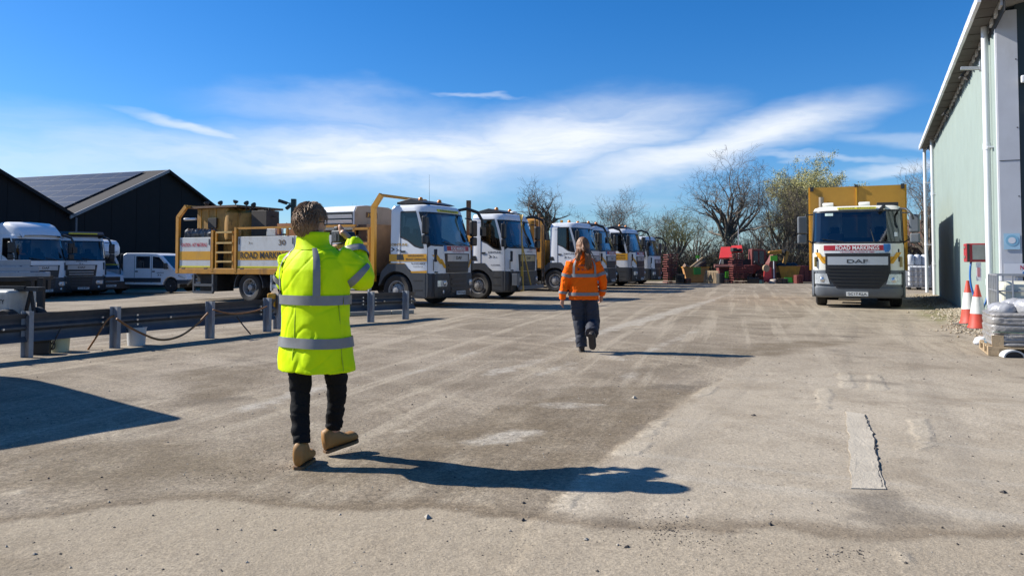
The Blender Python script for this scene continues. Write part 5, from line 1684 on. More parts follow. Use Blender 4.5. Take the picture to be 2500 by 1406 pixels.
for sg in (-1, 1):
    sw_ = MB().b2((BX1, sg * (BW + 0.03) - 0.03, BZ0), (BX0, sg * (BW + 0.03) + 0.03, BZ1)).build('side_wall', yb, TB)
    for x in np.linspace(BX0 - 0.08, BX1 + 0.08, 6):
        MB().b2((x - 0.05, *(sorted((sg * (BW + 0.06), sg * (BW + 0.11)))[:1]), BZ0), (x + 0.05, sorted((sg * (BW + 0.06), sg * (BW + 0.11)))[1], BZ1 + 0.01)).build('rib', yellow_clean, sw_)
    MB().b2((BX0 - 0.03, sg * BW - 0.05, BZ1 - 0.12), (BX0 + 0.04, sg * BW + 0.05, BZ1 + 0.03)).build('corner_cap', dark, TB)
MB().b2((BX0, -0.02, BZ0 + 1.2), (BX0 + 0.04, 0.02, BZ1)).build('front_rib', yellow_clean, TB)
MB().b2((BX0 - 0.02, -0.05, BZ1 - 0.02), (BX0 + 0.06, 0.05, BZ1 + 0.05)).build('rib_cap', dark, TB)
MB().b2((BX1, -BW, BZ0), (BX1 + 0.06, BW, BZ1)).build('tailgate', yb, TB)
MB().cyl((-1.88, -1.02, 1.4), (-1.88, -1.02, 3.4), 0.075, n=14).build('exhaust_stack', M('sooty_steel', (0.28, 0.24, 0.19), 0.55, 0.4, 0.2, 6), TB, smooth=40)
# hi-vis helmet on the dash
MB().lathe([(0.16, 0), (0.12, 0.03), (0.11, 0.08), (0.05, 0.15), (0.035, 0.24)], 14, Matrix.Translation((-0.42, -0.42, 1.73))).build('dash_cone', M('fluorescent_red', (0.6, 0.05, 0.05), 0.5), TB, smooth=50)
# ------------------------------------------------------------------ vehicles of the far left lot
GL = 'white vehicles parked in front of the black barns'


def lot(px, Y):
    x = (px - 1250) / FPX * Y
    return Vector((x, Y, gz(x, Y)))


TL1, cl1 = truck('large white high roofed lorry, leftmost in front of the barns', 0, 'GO18 BKC', None, loc=lot(112, 35.6), rz=R(2), name='lorry', red_sign=False, flash=False, beacon=False, lightbar=False, group=GL, back=-6, rear=-4.6)
fr = MB()
rr = []
for (x, z, w) in ((-1.75, 3.62, 1.12), (-1.2, 3.64, 1.12), (-0.75, 3.5, 1.08), (-0.4, 3.25, 1.04), (-0.22, 3.02, 1.0)):
    rr.append([(x, -w, 2.92), (x, -w, z - 0.18), (x, -w + 0.14, z - 0.03), (x, 0, z), (x, w - 0.14, z - 0.03), (x, w, z - 0.18), (x, w, 2.92)])
fr.rings(rr, closed=False, caps=False).add([rr[0][i] for i in range(7)], [tuple(range(7))]).build('roof_fairing', white, TL1, smooth=50)
MB().b2((-5.9, -1.2, 1.0), (-1.95, 1.2, 1.3)).b2((-2.4, -1.2, 1.3), (-1.95, 1.2, 3.3)).build('body', white, TL1, bevel=0.03)
TL2, cl2 = truck('white lorry seen nose on between the high roofed lorry and the van', 0, 'GO18 BKC', None, loc=lot(200, 38.6), rz=R(-22), name='lorry', red_sign=False, flash=False, beacon=False, lightbar=False, group=GL, back=-6, rear=-4.6, light_grille=True)
cl2.letters('JOINTLINE', navy_ink, -0.25, 1.74, 0.5, 0.06, 0.012)
chevrons(TL2, (0.015, -0.12, 1.63), (0, 1, 0), 0.1, navy_ink)
MB().prism([(-1.7, 3.1), (-0.5, 3.3), (-0.25, 3.15), (-0.3, 3.05), (-1.7, 3.02)], -1.1, 1.1, 'y').build('sun_visor', dark, TL2, bevel=0.03)
MB().b2((-0.5, -0.55, 3.16), (-0.2, 0.75, 3.22)).build('header_strip', yellow_ink, TL2)
MB().b2((-5.9, -1.2, 1.0), (-1.95, 1.2, 1.5)).b2((-2.2, -1.2, 1.5), (-1.95, 1.2, 2.6)).build('body', white_old, TL2, bevel=0.03)


def small_wheel(T, x, y, r):
    w = MB().lathe([(r * 0.6, -0.1), (r * 0.9, -0.11), (r, -0.07), (r, 0.07), (r * 0.9, 0.11), (r * 0.6, 0.1)], 28, Matrix.Rotation(R(90), 4, 'X')).build('wheel', rubber, T, smooth=40)
    w.location = (x, y, r)
    MB().lathe([(r * 0.6, -0.09), (r * 0.58, 0.1), (r * 0.45, 0.07), (r * 0.2, 0.08), (0.02, 0.11)], 22, Matrix.Rotation(R(90 if y < 0 else -90), 4, 'X')).build('rim', steel_rim, w, smooth=40)


def van(name, label, loc, rz, kind, scale=1.0, paint=None, group=GL):
    T = thing(name, label, 'van', loc, rz, group, scale)
    paint = paint or white
    w = 0.98
    roof = 2.12 if kind != 'panel' else 2.35
    back = {'crew': -3.75, 'luton': -2.6, 'panel': -5.3}[kind]
    ax = [-0.95] + ([-4.35] if kind == 'panel' else [-5.0] if kind == 'crew' else [-4.6])
    R_ = 0.36

    def arch(x):
        return [(x + 0.44 * math.cos(a), 0.40 + 0.44 * math.sin(a)) for a in [R(q) for q in range(0, 181, 18)]]
    body = [(0.0, 0.40), (0.03, 0.75), (-0.05, 1.02), (-0.55, 1.18), (-0.80, 1.25), (-1.55, roof - 0.12), (-1.85, roof - 0.02), (-2.3, roof), (back + 0.2, roof), (back, roof - 0.1), (back, 0.42)]
    for x in sorted(ax):
        if x > back:
            body += [(p[0], p[1]) for p in arch(x)][::-1]
    MB().prism(body, -w, w, 'y').build('body', paint, T, bevel=0.05, seg=3)
    MB().b2((-0.6, -w - 0.012, 0.28), (0.06, w + 0.012, 0.70)).build('front_bumper', grey_plastic if kind != 'luton' else dark, T, bevel=0.04)
    ws_ = [Vector((-0.86, -w + 0.14, 1.29)), Vector((-0.86, w - 0.14, 1.29)), Vector((-1.53, w - 0.2, roof - 0.16)), Vector((-1.53, -w + 0.2, roof - 0.16))]
    n_ = (ws_[1] - ws_[0]).cross(ws_[2] - ws_[1]).normalized()
    opaque = M('van_glass', (0.012, 0.016, 0.022), 0.06, 0, 0.05, 3, spec=0.8)
    MB().add([p + n_ * 0.02 for p in ws_] + [p - n_ * 0.05 for p in ws_], [(0, 1, 2, 3), (4, 5, 1, 0), (5, 6, 2, 1), (6, 7, 3, 2), (7, 4, 0, 3)]).build('windscreen', opaque, T)
    sides = [[(-1.05, 1.28), (-1.62, roof - 0.22), (-1.98, roof - 0.18), (-1.98, 1.3)]]
    if kind == 'crew':
        sides.append([(-2.15, 1.3), (-2.15, roof - 0.18), (-2.95, roof - 0.18), (-2.95, 1.3)])
    for sg in (-1, 1):
        for s_ in sides:
            MB().prism(s_, *sorted((sg * (w - 0.05), sg * (w + 0.008))), 'y').build('side_window', opaque, T)
        for x in ((-2.06, -3.05) if kind == 'crew' else (-2.06,)):
            MB().b2((x - 0.008, sg * w - 0.006, 0.5), (x + 0.008, sg * w + 0.004, roof - 0.15)).build('seam', black_ink, T)
            MB().b2((x + 0.05, sg * w - 0.02, 1.1), (x + 0.2, sg * w + 0.03, 1.16)).build('handle', dark, T)
        MB().b2((back + 0.02, sg * w - 0.02, 0.55), (-1.5, sg * w + 0.018, 0.78)).build('side_moulding', grey_plastic, T, bevel=0.01)
        MB().box((-1.15, sg * (w + 0.14), 1.42), (0.12, 0.2, 0.32)).box((-1.15, sg * (w + 0.04), 1.32), (0.05, 0.1, 0.05)).build('mirror', dark, T, bevel=0.03)
        MB().prism([(-0.05, 0.78), (-0.5, 0.98), (-0.55, 0.86), (-0.1, 0.72)], *sorted((sg * 0.55, sg * (w + 0.006))), 'y').build('headlight', lamp_glass, T, bevel=0.02)
        for x in ax:
            small_wheel(T, x, sg * (w - 0.12), R_)
    MB().b2((0.0, -0.48, 0.72), (0.045, 0.48, 0.95)).build('grille', dark, T, bevel=0.02)
    pl_ = MB().b2((0.06, -0.26, 0.42), (0.075, 0.26, 0.53)).build('number_plate', plate_white, T)
    letters('lettering', 'GO18 BKC', black_ink, pl_, (0.078, -0.22, 0.44), (0, 1, 0), (0, 0, 1), 0.44, 0.07)
    MB().b2((-5.6 if kind != 'panel' else -5.0, -0.4, 0.4), (-0.6, 0.4, 0.55)).build('chassis', chassis, T)
    if kind == 'crew':
        MB().b2((-5.9, -1.02, 0.75), (-3.9, 1.02, 0.85)).build('deck', chassis, T)
        for sg in (-1, 1):
            MB().b2((-5.9, sg * 1.02 - 0.02, 0.87), (-3.9, sg * 1.02 + 0.02, 1.25)).build('dropside', silver, T)
        hb_ = MB()
        for y in (-0.95, 0.0, 0.95):
            hb_.bar((-3.92, y, 0.85), (-3.92, y, 2.1), 0.06)
        for z in (1.5, 2.08):
            hb_.bar((-3.92, -0.98, z), (-3.92, 0.98, z), 0.06)
        hb_.build('headboard', dark, T)
        MB().bar((-5.85, -1.0, 1.5), (-3.95, -1.0, 1.5), 0.05).bar((-5.85, -1.0, 1.2), (-5.85, -1.0, 1.55), 0.06).bar((-4.8, -1.0, 1.2), (-4.8, -1.0, 1.5), 0.06).build('side_rail', yellow_ink, T)
        letters('lettering', 'JOINTLINE', navy_ink, T, (-1.75, -w - 0.012, 1.02), (1, 0, 0), (0, 0, 1), 0.42, 0.07)
        chevrons(T, (-1.7, -w - 0.012, 0.9), (1, 0, 0), 0.12, navy_ink)
    if kind == 'luton':
        rr_ = []
        for (x, z0, z1, w_) in ((-1.0, 2.2, 2.45, 0.75), (-1.12, 2.08, 2.72, 0.95), (-1.5, 2.02, 2.95, 1.05), (-2.2, 2.02, 3.02, 1.06), (-5.2, 2.0, 3.02, 1.06)):
            rr_.append([(x, -w_, z0 + 0.1), (x, -w_, z1 - 0.18), (x, -w_ + 0.14, z1 - 0.04), (x, 0, z1), (x, w_ - 0.14, z1 - 0.04), (x, w_, z1 - 0.18), (x, w_, z0 + 0.1), (x, w_ - 0.15, z0), (x, -w_ + 0.15, z0)])
        MB().rings(rr_).build('overcab_pod', white, T, smooth=50)
        MB().b2((-5.2, -1.05, 0.6), (-2.62, 1.05, 2.1)).build('load_box', white, T, bevel=0.03)
        chevrons(T, (-0.42, -0.35, 1.185), (0, 1, 0), 0.12, navy_ink)
    if kind == 'panel':
        MB().b2((-4.9, -0.75, roof + 0.05), (-2.2, -0.7, roof + 0.12)).b2((-4.9, 0.7, roof + 0.05), (-2.2, 0.75, roof + 0.12)).build('roof_bars', dark, T)
        for x in (-4.6, -3.5, -2.4):
            MB().b2((x - 0.03, -0.8, roof + 0.12), (x + 0.03, 0.8, roof + 0.17)).b2((x - 0.02, -0.74, roof - 0.02), (x + 0.02, -0.7, roof + 0.06)).b2((x - 0.02, 0.7, roof - 0.02), (x + 0.02, 0.74, roof + 0.06)).build('cross_bar', dark, T)
    return T


van('luton_van', 'white van with a rounded pod over its cab, right of the two lorries', lot(272, 40.5), R(-38), 'luton')
van('crew_cab_van', 'white crew cab pickup seen side on beside the first truck', lot(482, 41.5), R(-8), 'crew')
van('added_panel_van', 'white panel van added just outside the left edge to cast the shadow on the yard', Vector((-6.66, 6.9, 0)) + Vector((-0.78, 0.63, 0)) * 5.2, R(141), 'panel', group=None)  # unseen van, added to cast the large shadow on the yard

# ------------------------------------------------------------------ crash barriers
WP = [(y, z * 1.32) for y, z in [(0, 0), (0.02, 0.03), (0.078, 0.075), (0.078, 0.112), (0.01, 0.145), (0.01, 0.165), (0.078, 0.198), (0.078, 0.235), (0.02, 0.28), (0, 0.31)]]


def barrier(label, pts, posts, top, endcap=False):
    pts = [Vector((p[0], p[1], 0)) for p in pts]
    T = thing('crash_barrier', label, 'barrier', pts[0], 0, 'crash barriers')
    o0 = pts[0]
    for a, b_ in zip(pts, pts[1:]):
        d = (b_ - a).normalized()
        nrm_ = Vector((-d.y, d.x, 0))          # away from the camera
        k = max(1, round((b_ - a).length / 3.2))
        for i in range(k):
            p, q = a.lerp(b_, i / k), a.lerp(b_, (i + 1) / k)
            q = q + d * 0.12
            zt0, zt1 = top(p) - 0.41, top(q) - 0.41
            rr_ = []
            for (pp, zz, off) in ((p, zt0, 0.0), (q, zt1, 0.004)):
                rr_.append([pp - o0 + nrm_ * (0.06 + y + off) + Vector((0, 0, zz + z)) for y, z in WP] + [pp - o0 + nrm_ * (0.064 + y + off) + Vector((0, 0, zz + z)) for y, z in WP[::-1]])
            bm_ = MB().rings(rr_).build('beam', galv, T, smooth=50)
            for s_ in (0.12, 0.3, 0.88):
                c_ = p.lerp(q, s_)
                for zz in (0.13, 0.205, 0.28):
                    if zz == 0.205 or s_ != 0.3:
                        MB().cyl(c_ - o0 + nrm_ * 0.03 + Vector((0, 0, zt0 + zz)), c_ - o0 + nrm_ * 0.07 + Vector((0, 0, zt0 + zz)), 0.016, n=8).build('bolt', M('bright_bolt', (0.7, 0.7, 0.7), 0.3, 0.8), bm_)
    for p in posts:
        p = Vector((p[0], p[1], 0))
        i = min(range(len(pts) - 1), key=lambda j: (pts[j].lerp(pts[j + 1], 0.5) - p).length)
        d = (pts[i + 1] - pts[i]).normalized()
        nrm_ = Vector((-d.y, d.x, 0))
        c_ = p - o0
        z1 = top(p) + 0.03
        pz = zg(p.x, p.y)
        rot = Matrix((d, nrm_, Vector((0, 0, 1)))).transposed()
        MB().box(c_ + Vector((0, 0, (z1 + pz - 0.1) / 2)), (0.012, 0.11, z1 - pz + 0.1), rot).box(c_ + d * 0.03 + nrm_ * -0.05 + Vector((0, 0, (z1 + pz - 0.1) / 2)), (0.06, 0.012, z1 - pz + 0.1), rot).box(c_ - d * 0.03 + nrm_ * 0.05 + Vector((0, 0, (z1 + pz - 0.1) / 2)), (0.06, 0.012, z1 - pz + 0.1), rot).build('post', galv_post, T)
    if endcap:
        e = pts[0]
        MB().box(Vector((-0.05, 0, top(e) - 0.13)), (0.12, 0.22, 0.34)).build('end_cap', yellow_clean, T, bevel=0.03)
    return T


q = [G(x, y) for x, y in ((-140, 896), (65, 872), (280, 850), (512, 826), (668, 808))]
barrier('long crash barrier running from the left edge to behind the yellow coat', [q[0], q[2], q[4]], [G(-60, 886), q[1], q[2], q[3], G(652, 810)], lambda p: 0.63)
q = [G(668, 804), G(905, 787), G(1012, 777)]
barrier('short crash barrier with a yellow end cap in front of the nearest truck', q, [G(676, 803), q[1], G(990, 779)], lambda p: 0.70 - 0.02 * (p.y - 15), True)
kb = MB()
a, b_ = G(838, 772), G(1010, 765)
for i in range(3):
    p, r_ = a.lerp(b_, i / 3), a.lerp(b_, (i + 1) / 3 - 0.008)
    kerb = MB().bar(p + Vector((0, 0, 0.05)), r_ + Vector((0, 0, 0.05)), 0.13, 0.1).build('kerb_stone', M('kerb_concrete', (0.36, 0.33, 0.27), 0.9, 0, 0.15, 6, bump=0.3), None, bevel=0.015)
    structure(kerb)

hose_or = M('orange_hose', (0.30, 0.13, 0.04), 0.55, 0, 0.2, 5, dirt=0.4)


def hose(label, pts, r=0.016, mat=None, cat='hose', name='hose'):
    pts = [Vector(p) for p in pts]
    # Catmull-Rom through the given points
    out = []
    for i in range(len(pts) - 1):
        p0, p1, p2, p3 = pts[max(0, i - 1)], pts[i], pts[i + 1], pts[min(len(pts) - 1, i + 2)]
        for k in range(8):
            t_ = k / 8
            out.append(0.5 * ((2 * p1) + (p2 - p0) * t_ + (2 * p0 - 5 * p1 + 4 * p2 - p3) * t_ * t_ + (3 * p1 - p0 - 3 * p2 + p3) * t_ ** 3))
    out.append(pts[-1])
    return tag(MB().tube(out, r, 7).build(name, mat or hose_or, smooth=180), label, cat)


hose('orange hose drooping from the barrier to the ground near the left', [P(215, 853, 11.9), P(240, 815, 11.85), P(262, 780, 11.95), P(285, 768, 12.2)], 0.016)
hose('orange hose hanging in a long loop along the barrier', [P(285, 778, 11.9), P(330, 806, 12.2), P(390, 829, 12.5), P(440, 820, 12.8), P(480, 792, 13.1), P(508, 764, 13.3)], 0.018)
hose('thin brown hose along the top of the barrier behind the coat', [P(520, 756, 13.4), P(570, 766, 13.8), P(620, 760, 14.2), P(652, 748, 14.5)], 0.014)
hose('thin black rod leaning under the barrier', [P(578, 772, 13.8), P(592, 792, 13.9), P(612, 816, 13.95)], 0.012, dark, 'rod', 'rod')
hose('black cable curling from the barrier to the battery', [P(150, 798, 11.4), P(138, 822, 11.35), P(126, 852, 11.4), P(134, 846, 11.45), P(131, 832, 11.5), P(120, 850, 11.5)], 0.009, dark, 'cable', 'cable')


def bucket(label, p, r, h, mat, mark=False):
    T = thing('bucket', label, 'bucket', (p.x, p.y, zg(p.x, p.y)), math.atan2(-p.x, p.y) * 0 + math.atan2(p.y, p.x) + R(90), 'buckets behind the barrier')
    MB().lathe([(r * 0.88, 0), (r, h * 0.93), (r * 1.05, h * 0.94), (r * 1.05, h), (r * 0.98, h), (r * 0.85, 0.02)], 26, None).build('shell', mat, T, smooth=40)
    MB().tube([(r * math.cos(a), r * math.sin(a) * 0.3, h * 0.93 - 0.07 * math.sin(a)) for a in [R(q) for q in range(0, 181, 20)]], 0.004, 5).build('handle', chrome, T)
    if mark:
        ring_ = MB()
        for (a0, a1, z0, z1) in ((-118, -96, 0.08, 0.1), (-118, -114, 0.08, 0.2), (-100, -96, 0.08, 0.2), (-116, -98, 0.19, 0.21), (-84, -80, 0.08, 0.18), (-76, -72, 0.08, 0.2), (-68, -65, 0.08, 0.17)):
            pts = [(1.02 * r * math.cos(R(a)) * (0.9 + 0.1 * z / h), 1.02 * r * math.sin(R(a)) * (0.9 + 0.1 * z / h), z) for a, z in ((a0, z0), (a1, z0), (a1, z1), (a0, z1))]
            ring_.add(pts, [(0, 1, 2, 3)])
        ring_.build('printed_mark', black_ink, T)


bucket('white bucket with black marks under the barrier', G(333, 843), 0.15, 0.30, white_old, True)
bucket('pale yellowish bucket under the barrier next to the battery', G(146, 858), 0.14, 0.26, M('translucent_plastic', (0.55, 0.55, 0.36), 0.5, 0, 0.08, 4))
p = G(98, 864)
T = thing('battery', 'black battery box beside the pale bucket', 'battery', (p.x, p.y, zg(p.x, p.y)), R(20))
MB().b2((-0.13, -0.09, 0), (0.13, 0.09, 0.18)).build('case', dark, T, bevel=0.01)
MB().b2((-0.135, -0.095, 0.18), (0.135, 0.095, 0.22)).build('lid', chassis, T, bevel=0.01)
for x in (-0.09, 0.09):
    MB().cyl((x, 0, 0.22), (x, 0, 0.25), 0.015, n=8).build('terminal', chrome, T)

# flatbed trailer and line machine on the far left behind the barrier
p = P(122, 690, 19.3)
T = thing('flatbed_trailer', 'pale grey flatbed trailer with stacked side boards at the left edge', 'trailer', (p.x, p.y, gz(p.x, p.y)), R(10))
for k, (x1, z0, z1) in enumerate(((0.0, 0.98, 1.1), (-0.28, 1.11, 1.24), (-0.5, 1.25, 1.4))):
    MB().b2((-5, -0.03 + 0.05 * k, z0), (x1, 0.03 + 0.05 * k, z1)).build('side_board', M('blue_grey_board', (0.25, 0.29, 0.335), 0.5, 0.1, 0.08, 3, dirt=0.2), T, bevel=0.012)
MB().b2((-5, 0.0, 0.86), (-0.7, 2.0, 0.97)).build('deck', chassis, T)
for x in (-0.25, -2.4):
    MB().b2((x - 0.07, 0.05, 0.0), (x + 0.07, 0.2, 0.95)).build('support_leg', chassis, T)
MB().b2((-4.5, 0.4, 0.6), (-0.6, 0.6, 0.86)).b2((-4.5, 1.4, 0.6), (-0.6, 1.6, 0.86)).b2((-3.2, 0.2, 0.45), (-3.0, 1.8, 0.6)).build('frame', chassis, T)
for y in (0.1, 1.85):
    small_wheel(T, -3.1, y, 0.4)
p = G(22, 806)
T = thing('line_machine', 'white and red wheeled line machine behind the barrier at the left edge', 'machine', (p.x, p.y, zg(p.x, p.y)), R(-12))
MB().b2((-0.7, -0.35, 0.30), (0.32, 0.35, 0.80)).build('tank', M('grubby_white_tank', (0.42, 0.42, 0.38), 0.5, 0, 0.15, 4, dirt=0.5), T, bevel=0.06, seg=3)
MB().b2((-0.705, -0.356, 0.30), (0.0, -0.34, 0.46)).build('red_band', M('faded_red', (0.5, 0.06, 0.05), 0.5, 0, 0.2, 3), T)
letters('lettering', 'EIGHTY', black_ink, T, (-0.16, -0.358, 0.54), (1, 0, 0), (0, 0, 1), 0.4, 0.09)
MB().b2((0.2, -0.1, 0.78), (0.75, 0.1, 0.86)).bar((0.5, 0, 0.8), (0.35, 0, 0.2), 0.05).bar((0.5, 0.0, 0.76), (0.62, 0, 0.15), 0.05).b2((-0.5, -0.12, 0.82), (0.45, -0.06, 0.88)).build('handle_frame', chassis, T)
MB().b2((-0.6, -0.3, 0.12), (0.3, 0.3, 0.29)).build('engine', chassis, T, bevel=0.03)
for y in (-0.34, 0.34):
    small_wheel(T, -0.4, y, 0.22)
    small_wheel(T, 0.3, y, 0.22)

# floodlight posts behind the trucks
for (px, Y, zt, lab, lamp_) in ((716, 30, 3.82, 'dark green floodlight post behind the nearest truck', True), (1144, 29.5, 3.72, 'brown square post behind the second truck', False)):
    T = thing('floodlight_post', lab, 'post', ((px - 1250) / FPX * Y, Y, 0))
    MB().b2((-0.09, -0.09, -0.1), (0.09, 0.09, zt)).build('post', M('dark_green_post', (0.012, 0.035, 0.03), 0.5) if lamp_ else brown_steel, T, bevel=0.01)
    if lamp_:
        MB().box((-0.42, -0.05, zt - 0.12), (0.34, 0.2, 0.13), (0, R(18), 0)).box((-0.2, -0.02, zt - 0.32), (0.24, 0.16, 0.12), (0, R(-40), 0)).bar((-0.3, 0, zt - 0.15), (0, 0, zt - 0.2), 0.05).build('floodlight', dark, T, bevel=0.02)
        MB().tube([(0, -0.1, zt - 1.1), (-0.25, -0.1, zt - 0.95), (-0.38, -0.1, zt - 1.2), (-0.36, -0.1, zt - 1.5)], 0.012, 6).build('cable', dark, T)

# ------------------------------------------------------------------ machinery and skips at the far end
D = 47.0


def far(px, Y=D):
    return Vector(((px - 1250) / FPX * Y, Y, 0))


red_paint = M('faded_red_bonnet', (0.70, 0.05, 0.045), 0.5, 0, 0.1, 3, dirt=0.2)
green_sheet = M('lime_sign', (0.10, 0.52, 0.03), 0.5, 0, 0.06, 4)
green_dark = M('green_sign', (0.03, 0.26, 0.04), 0.5, 0, 0.08, 4)
skip_or = M('orange_brown_skip', (0.42, 0.2, 0.06), 0.7, 0, 0.2, 3, dirt=0.4)


def skip(label, px, w, h, mat, Y=D):
    T = thing('skip', label, 'skip', far(px, Y), R(-8), 'skips at the far end')
    d = 1.3
    outer = [(-w / 2, h), (w / 2, h), (w / 2 - 0.22, 0.06), (-w / 2 + 0.22, 0.06)]
    for y in (-d / 2, d / 2):
        MB().prism(outer, y - 0.02, y + 0.02, 'y').build('side_plate', mat, T)
    for sg in (-1, 1):
        MB().add([(sg * w / 2, -d / 2, h), (sg * w / 2, d / 2, h), (sg * (w / 2 - 0.22), d / 2, 0.06), (sg * (w / 2 - 0.22), -d / 2, 0.06), (sg * (w / 2 - 0.03), -d / 2, h), (sg * (w / 2 - 0.03), d / 2, h), (sg * (w / 2 - 0.25), d / 2, 0.06), (sg * (w / 2 - 0.25), -d / 2, 0.06)],
                 [(0, 1, 2, 3), (7, 6, 5, 4), (0, 4, 5, 1), (3, 2, 6, 7)]).build('end_plate', mat, T)
        MB().bar((sg * w / 2, -d / 2, h), (sg * w / 2, d / 2, h), 0.06).build('rim_bar', yellow, T)
    MB().b2((-w / 2 + 0.2, -d / 2, 0.02), (w / 2 - 0.2, d / 2, 0.08)).build('floor', chassis, T)
    for y in (-d / 2, d / 2):
        MB().bar((-w / 2, y, h), (w / 2, y, h), 0.06).build('rim_bar', yellow, T)
    return T


s1_ = skip('orange brown skip heaped with scrap timber', 1697, 1.55, 0.95, skip_or)
jk = [MB().cyl((-0.5, 0, 0.8), (0.5, 0.1, 1.55), 0.05), MB().cyl((-0.3, -0.2, 0.75), (0.65, 0.1, 1.4), 0.07), MB().cyl((0.1, -0.2, 0.9), (0.7, 0.3, 1.25), 0.1), MB().box((-0.5, 0, 0.9), (0.5, 0.4, 0.3), (0.4, 0.5, 0.2)), MB().box((0.3, 0.2, 1.0), (0.7, 0.5, 0.3), (0.2, -0.5, 0.7))]
for k, j in enumerate(jk):
    tag(j.build('scrap', [wood, dark_twig, chassis, brown_steel, chassis][k]), ['pale pole sticking out of the scrap skip', 'dark log leaning in the scrap skip', 'thick black roll in the scrap skip', 'brown box in the scrap skip', 'black sheet in the scrap skip'][k], 'scrap').location = far(1697)


def board(label, px, y0, z0, w, h, mat, post=False, tilt=0.0, Y=46.2):
    T = thing('green_sign', label, 'sign', far(px, Y), 0, 'green signs')
    MB().box((0, 0, z0 + h / 2), (w, 0.03, h), (R(tilt), 0, 0)).build('plate', mat, T)
    if post:
        MB().cyl((0, 0.03, 0.2), (0, 0.03, z0 + 0.1), 0.03, n=8).build('post', white, T)
        MB().lathe([(0.3, 0), (0.32, 0.1), (0.26, 0.22), (0.1, 0.25)], 16).build('base', M('pale_base', (0.5, 0.42, 0.34), 0.8), T, smooth=50)
    return T


board('green square sign on the front of the scrap skip', 1702, 0, 0.52, 0.42, 0.42, green_dark)
board('lime sign raised on a white post with a round base', 1889, 0, 1.35, 0.42, 0.32, green_sheet, True)
board('lime sheet lying against the yellow skip on the ground', 1924, 0, 0.02, 0.44, 0.34, green_sheet, tilt=-25)
board('small lime board between the pallet and the steel frames', 1774, 0, 0.3, 0.2, 0.4, green_sheet, tilt=6)
board('small lime board sticking up above the scrap skip', 1703, 0, 1.5, 0.2, 0.2, green_sheet, True, Y=47.6)
# leaning pallet
T = thing('leaning_pallet', 'pale wooden pallet leaning upright beside the scrap skip', 'pallet', far(1735, 46), R(-38))
for k in range(9):
    MB().box((-0.42 + 0.105 * k, 0.02 + random.uniform(-0.01, 0.01), 0.38), (0.07, 0.025, 0.78), (R(-8), 0, 0)).build('slat', wood, T)
for z in (0.08, 0.38, 0.7):
    MB().box((0, 0.07, z), (0.92, 0.05, 0.09), (R(-8), 0, 0)).build('bearer', wood, T)
# steel frame stacks
for (px, n, w, Y, lab, seed) in ((1797, 9, 0.62, 46.0, 'tall stack of dark red steel frames in front of the red machine', 1), (1818, 6, 0.6, 46.2, 'shorter stack of dark red steel frames right of the tall one', 2), (1636, 9, 0.62, 46.0, 'dark stack of steel frames at the end of the truck row', 3)):
    T = thing('frame_stack', lab, 'frames', far(px, Y), R(5 * seed), 'stacks of steel frames')
    rnd = random.Random(seed)
    for k in range(int(n * 1.45)):
        z = 0.06 + 0.138 * k
        a = rnd.uniform(-0.06, 0.06)
        f = MB().bar((-w / 2 + a, -0.3, z), (w / 2 + a, -0.3, z), 0.06, 0.05).bar((-w / 2 + a, 0.3, z), (w / 2 + a, 0.3, z), 0.06, 0.05).bar((-w / 2 + a, -0.3, z), (-w / 2 + a, 0.3, z), 0.06, 0.05).bar((w / 2 + a, -0.3, z), (w / 2 + a, 0.3, z), 0.06, 0.05)
        f.bar((-w / 2 + a, -0.3, z - 0.05), (-w / 2 + a, -0.3, z + 0.05), 0.05).bar((w / 2 + a, -0.3, z - 0.05), (w / 2 + a, -0.3, z + 0.05), 0.05).bar((a + 0.15, 0.2, z - 0.05), (a + 0.15, 0.2, z + 0.05), 0.16)
        f.build('frame', rust_red, T)
    if seed == 1:
        MB().b2((-0.3, -0.28, 0.1 + 0.2 * n), (-0.02, 0.2, 0.34 + 0.2 * n)).b2((0.06, -0.25, 0.1 + 0.2 * n), (0.3, 0.2, 0.3 + 0.2 * n)).build('motor', chassis, T, bevel=0.05)
# red machine with its bonnet up
T = thing('red_machine', 'old red harvester like machine with its bonnet panels raised', 'machine', far(1815, 48.0), R(-8))
MB().b2((-1.6, -0.7, 0.55), (0.6, 0.7, 1.1)).build('frame', rust_red, T, bevel=0.04)
for q4 in (((-1.58, -0.6, 1.5), (-0.78, -0.6, 1.53), (-0.74, 0.3, 2.22), (-1.34, 0.3, 2.2)), ((-0.74, -0.2, 1.88), (-0.08, -0.2, 1.90), (-0.04, 0.4, 2.32), (-0.68, 0.4, 2.28))):
    lo_ = [Vector(p_) for p_ in q4]
    n_ = (lo_[1] - lo_[0]).cross(lo_[3] - lo_[0]).normalized() * 0.05
    MB().add([p_ + n_ for p_ in lo_] + [p_ - n_ for p_ in lo_], [(0, 1, 2, 3), (7, 6, 5, 4), (4, 5, 1, 0), (5, 6, 2, 1), (6, 7, 3, 2), (7, 4, 0, 3)]).build('bonnet_panel', red_paint, T, bevel=0.015)
MB().bar((-1.6, -0.6, 1.0), (-1.45, -0.55, 1.5), 0.04).build('prop', silver, T)
MB().b2((-1.3, -0.5, 1.1), (0.5, 0.6, 1.45)).build('engine', chassis, T)
cab_ = MB().prism([(0.35, 0.7), (1.5, 0.7), (1.45, 1.2), (1.2, 2.05), (0.4, 2.1)], -0.65, 0.65, 'y').build('cab', rust_red, T, bevel=0.04)
for (a, b_) in ((0.5, 0.78), (0.86, 1.14)):
    MB().prism([(a, 1.15), (b_, 1.15), (b_ - 0.02, 1.95), (a, 1.97)], -0.665, -0.655, 'y').build('cab_window', M('grimy_glass', (0.06, 0.075, 0.085), 0.2), cab_)
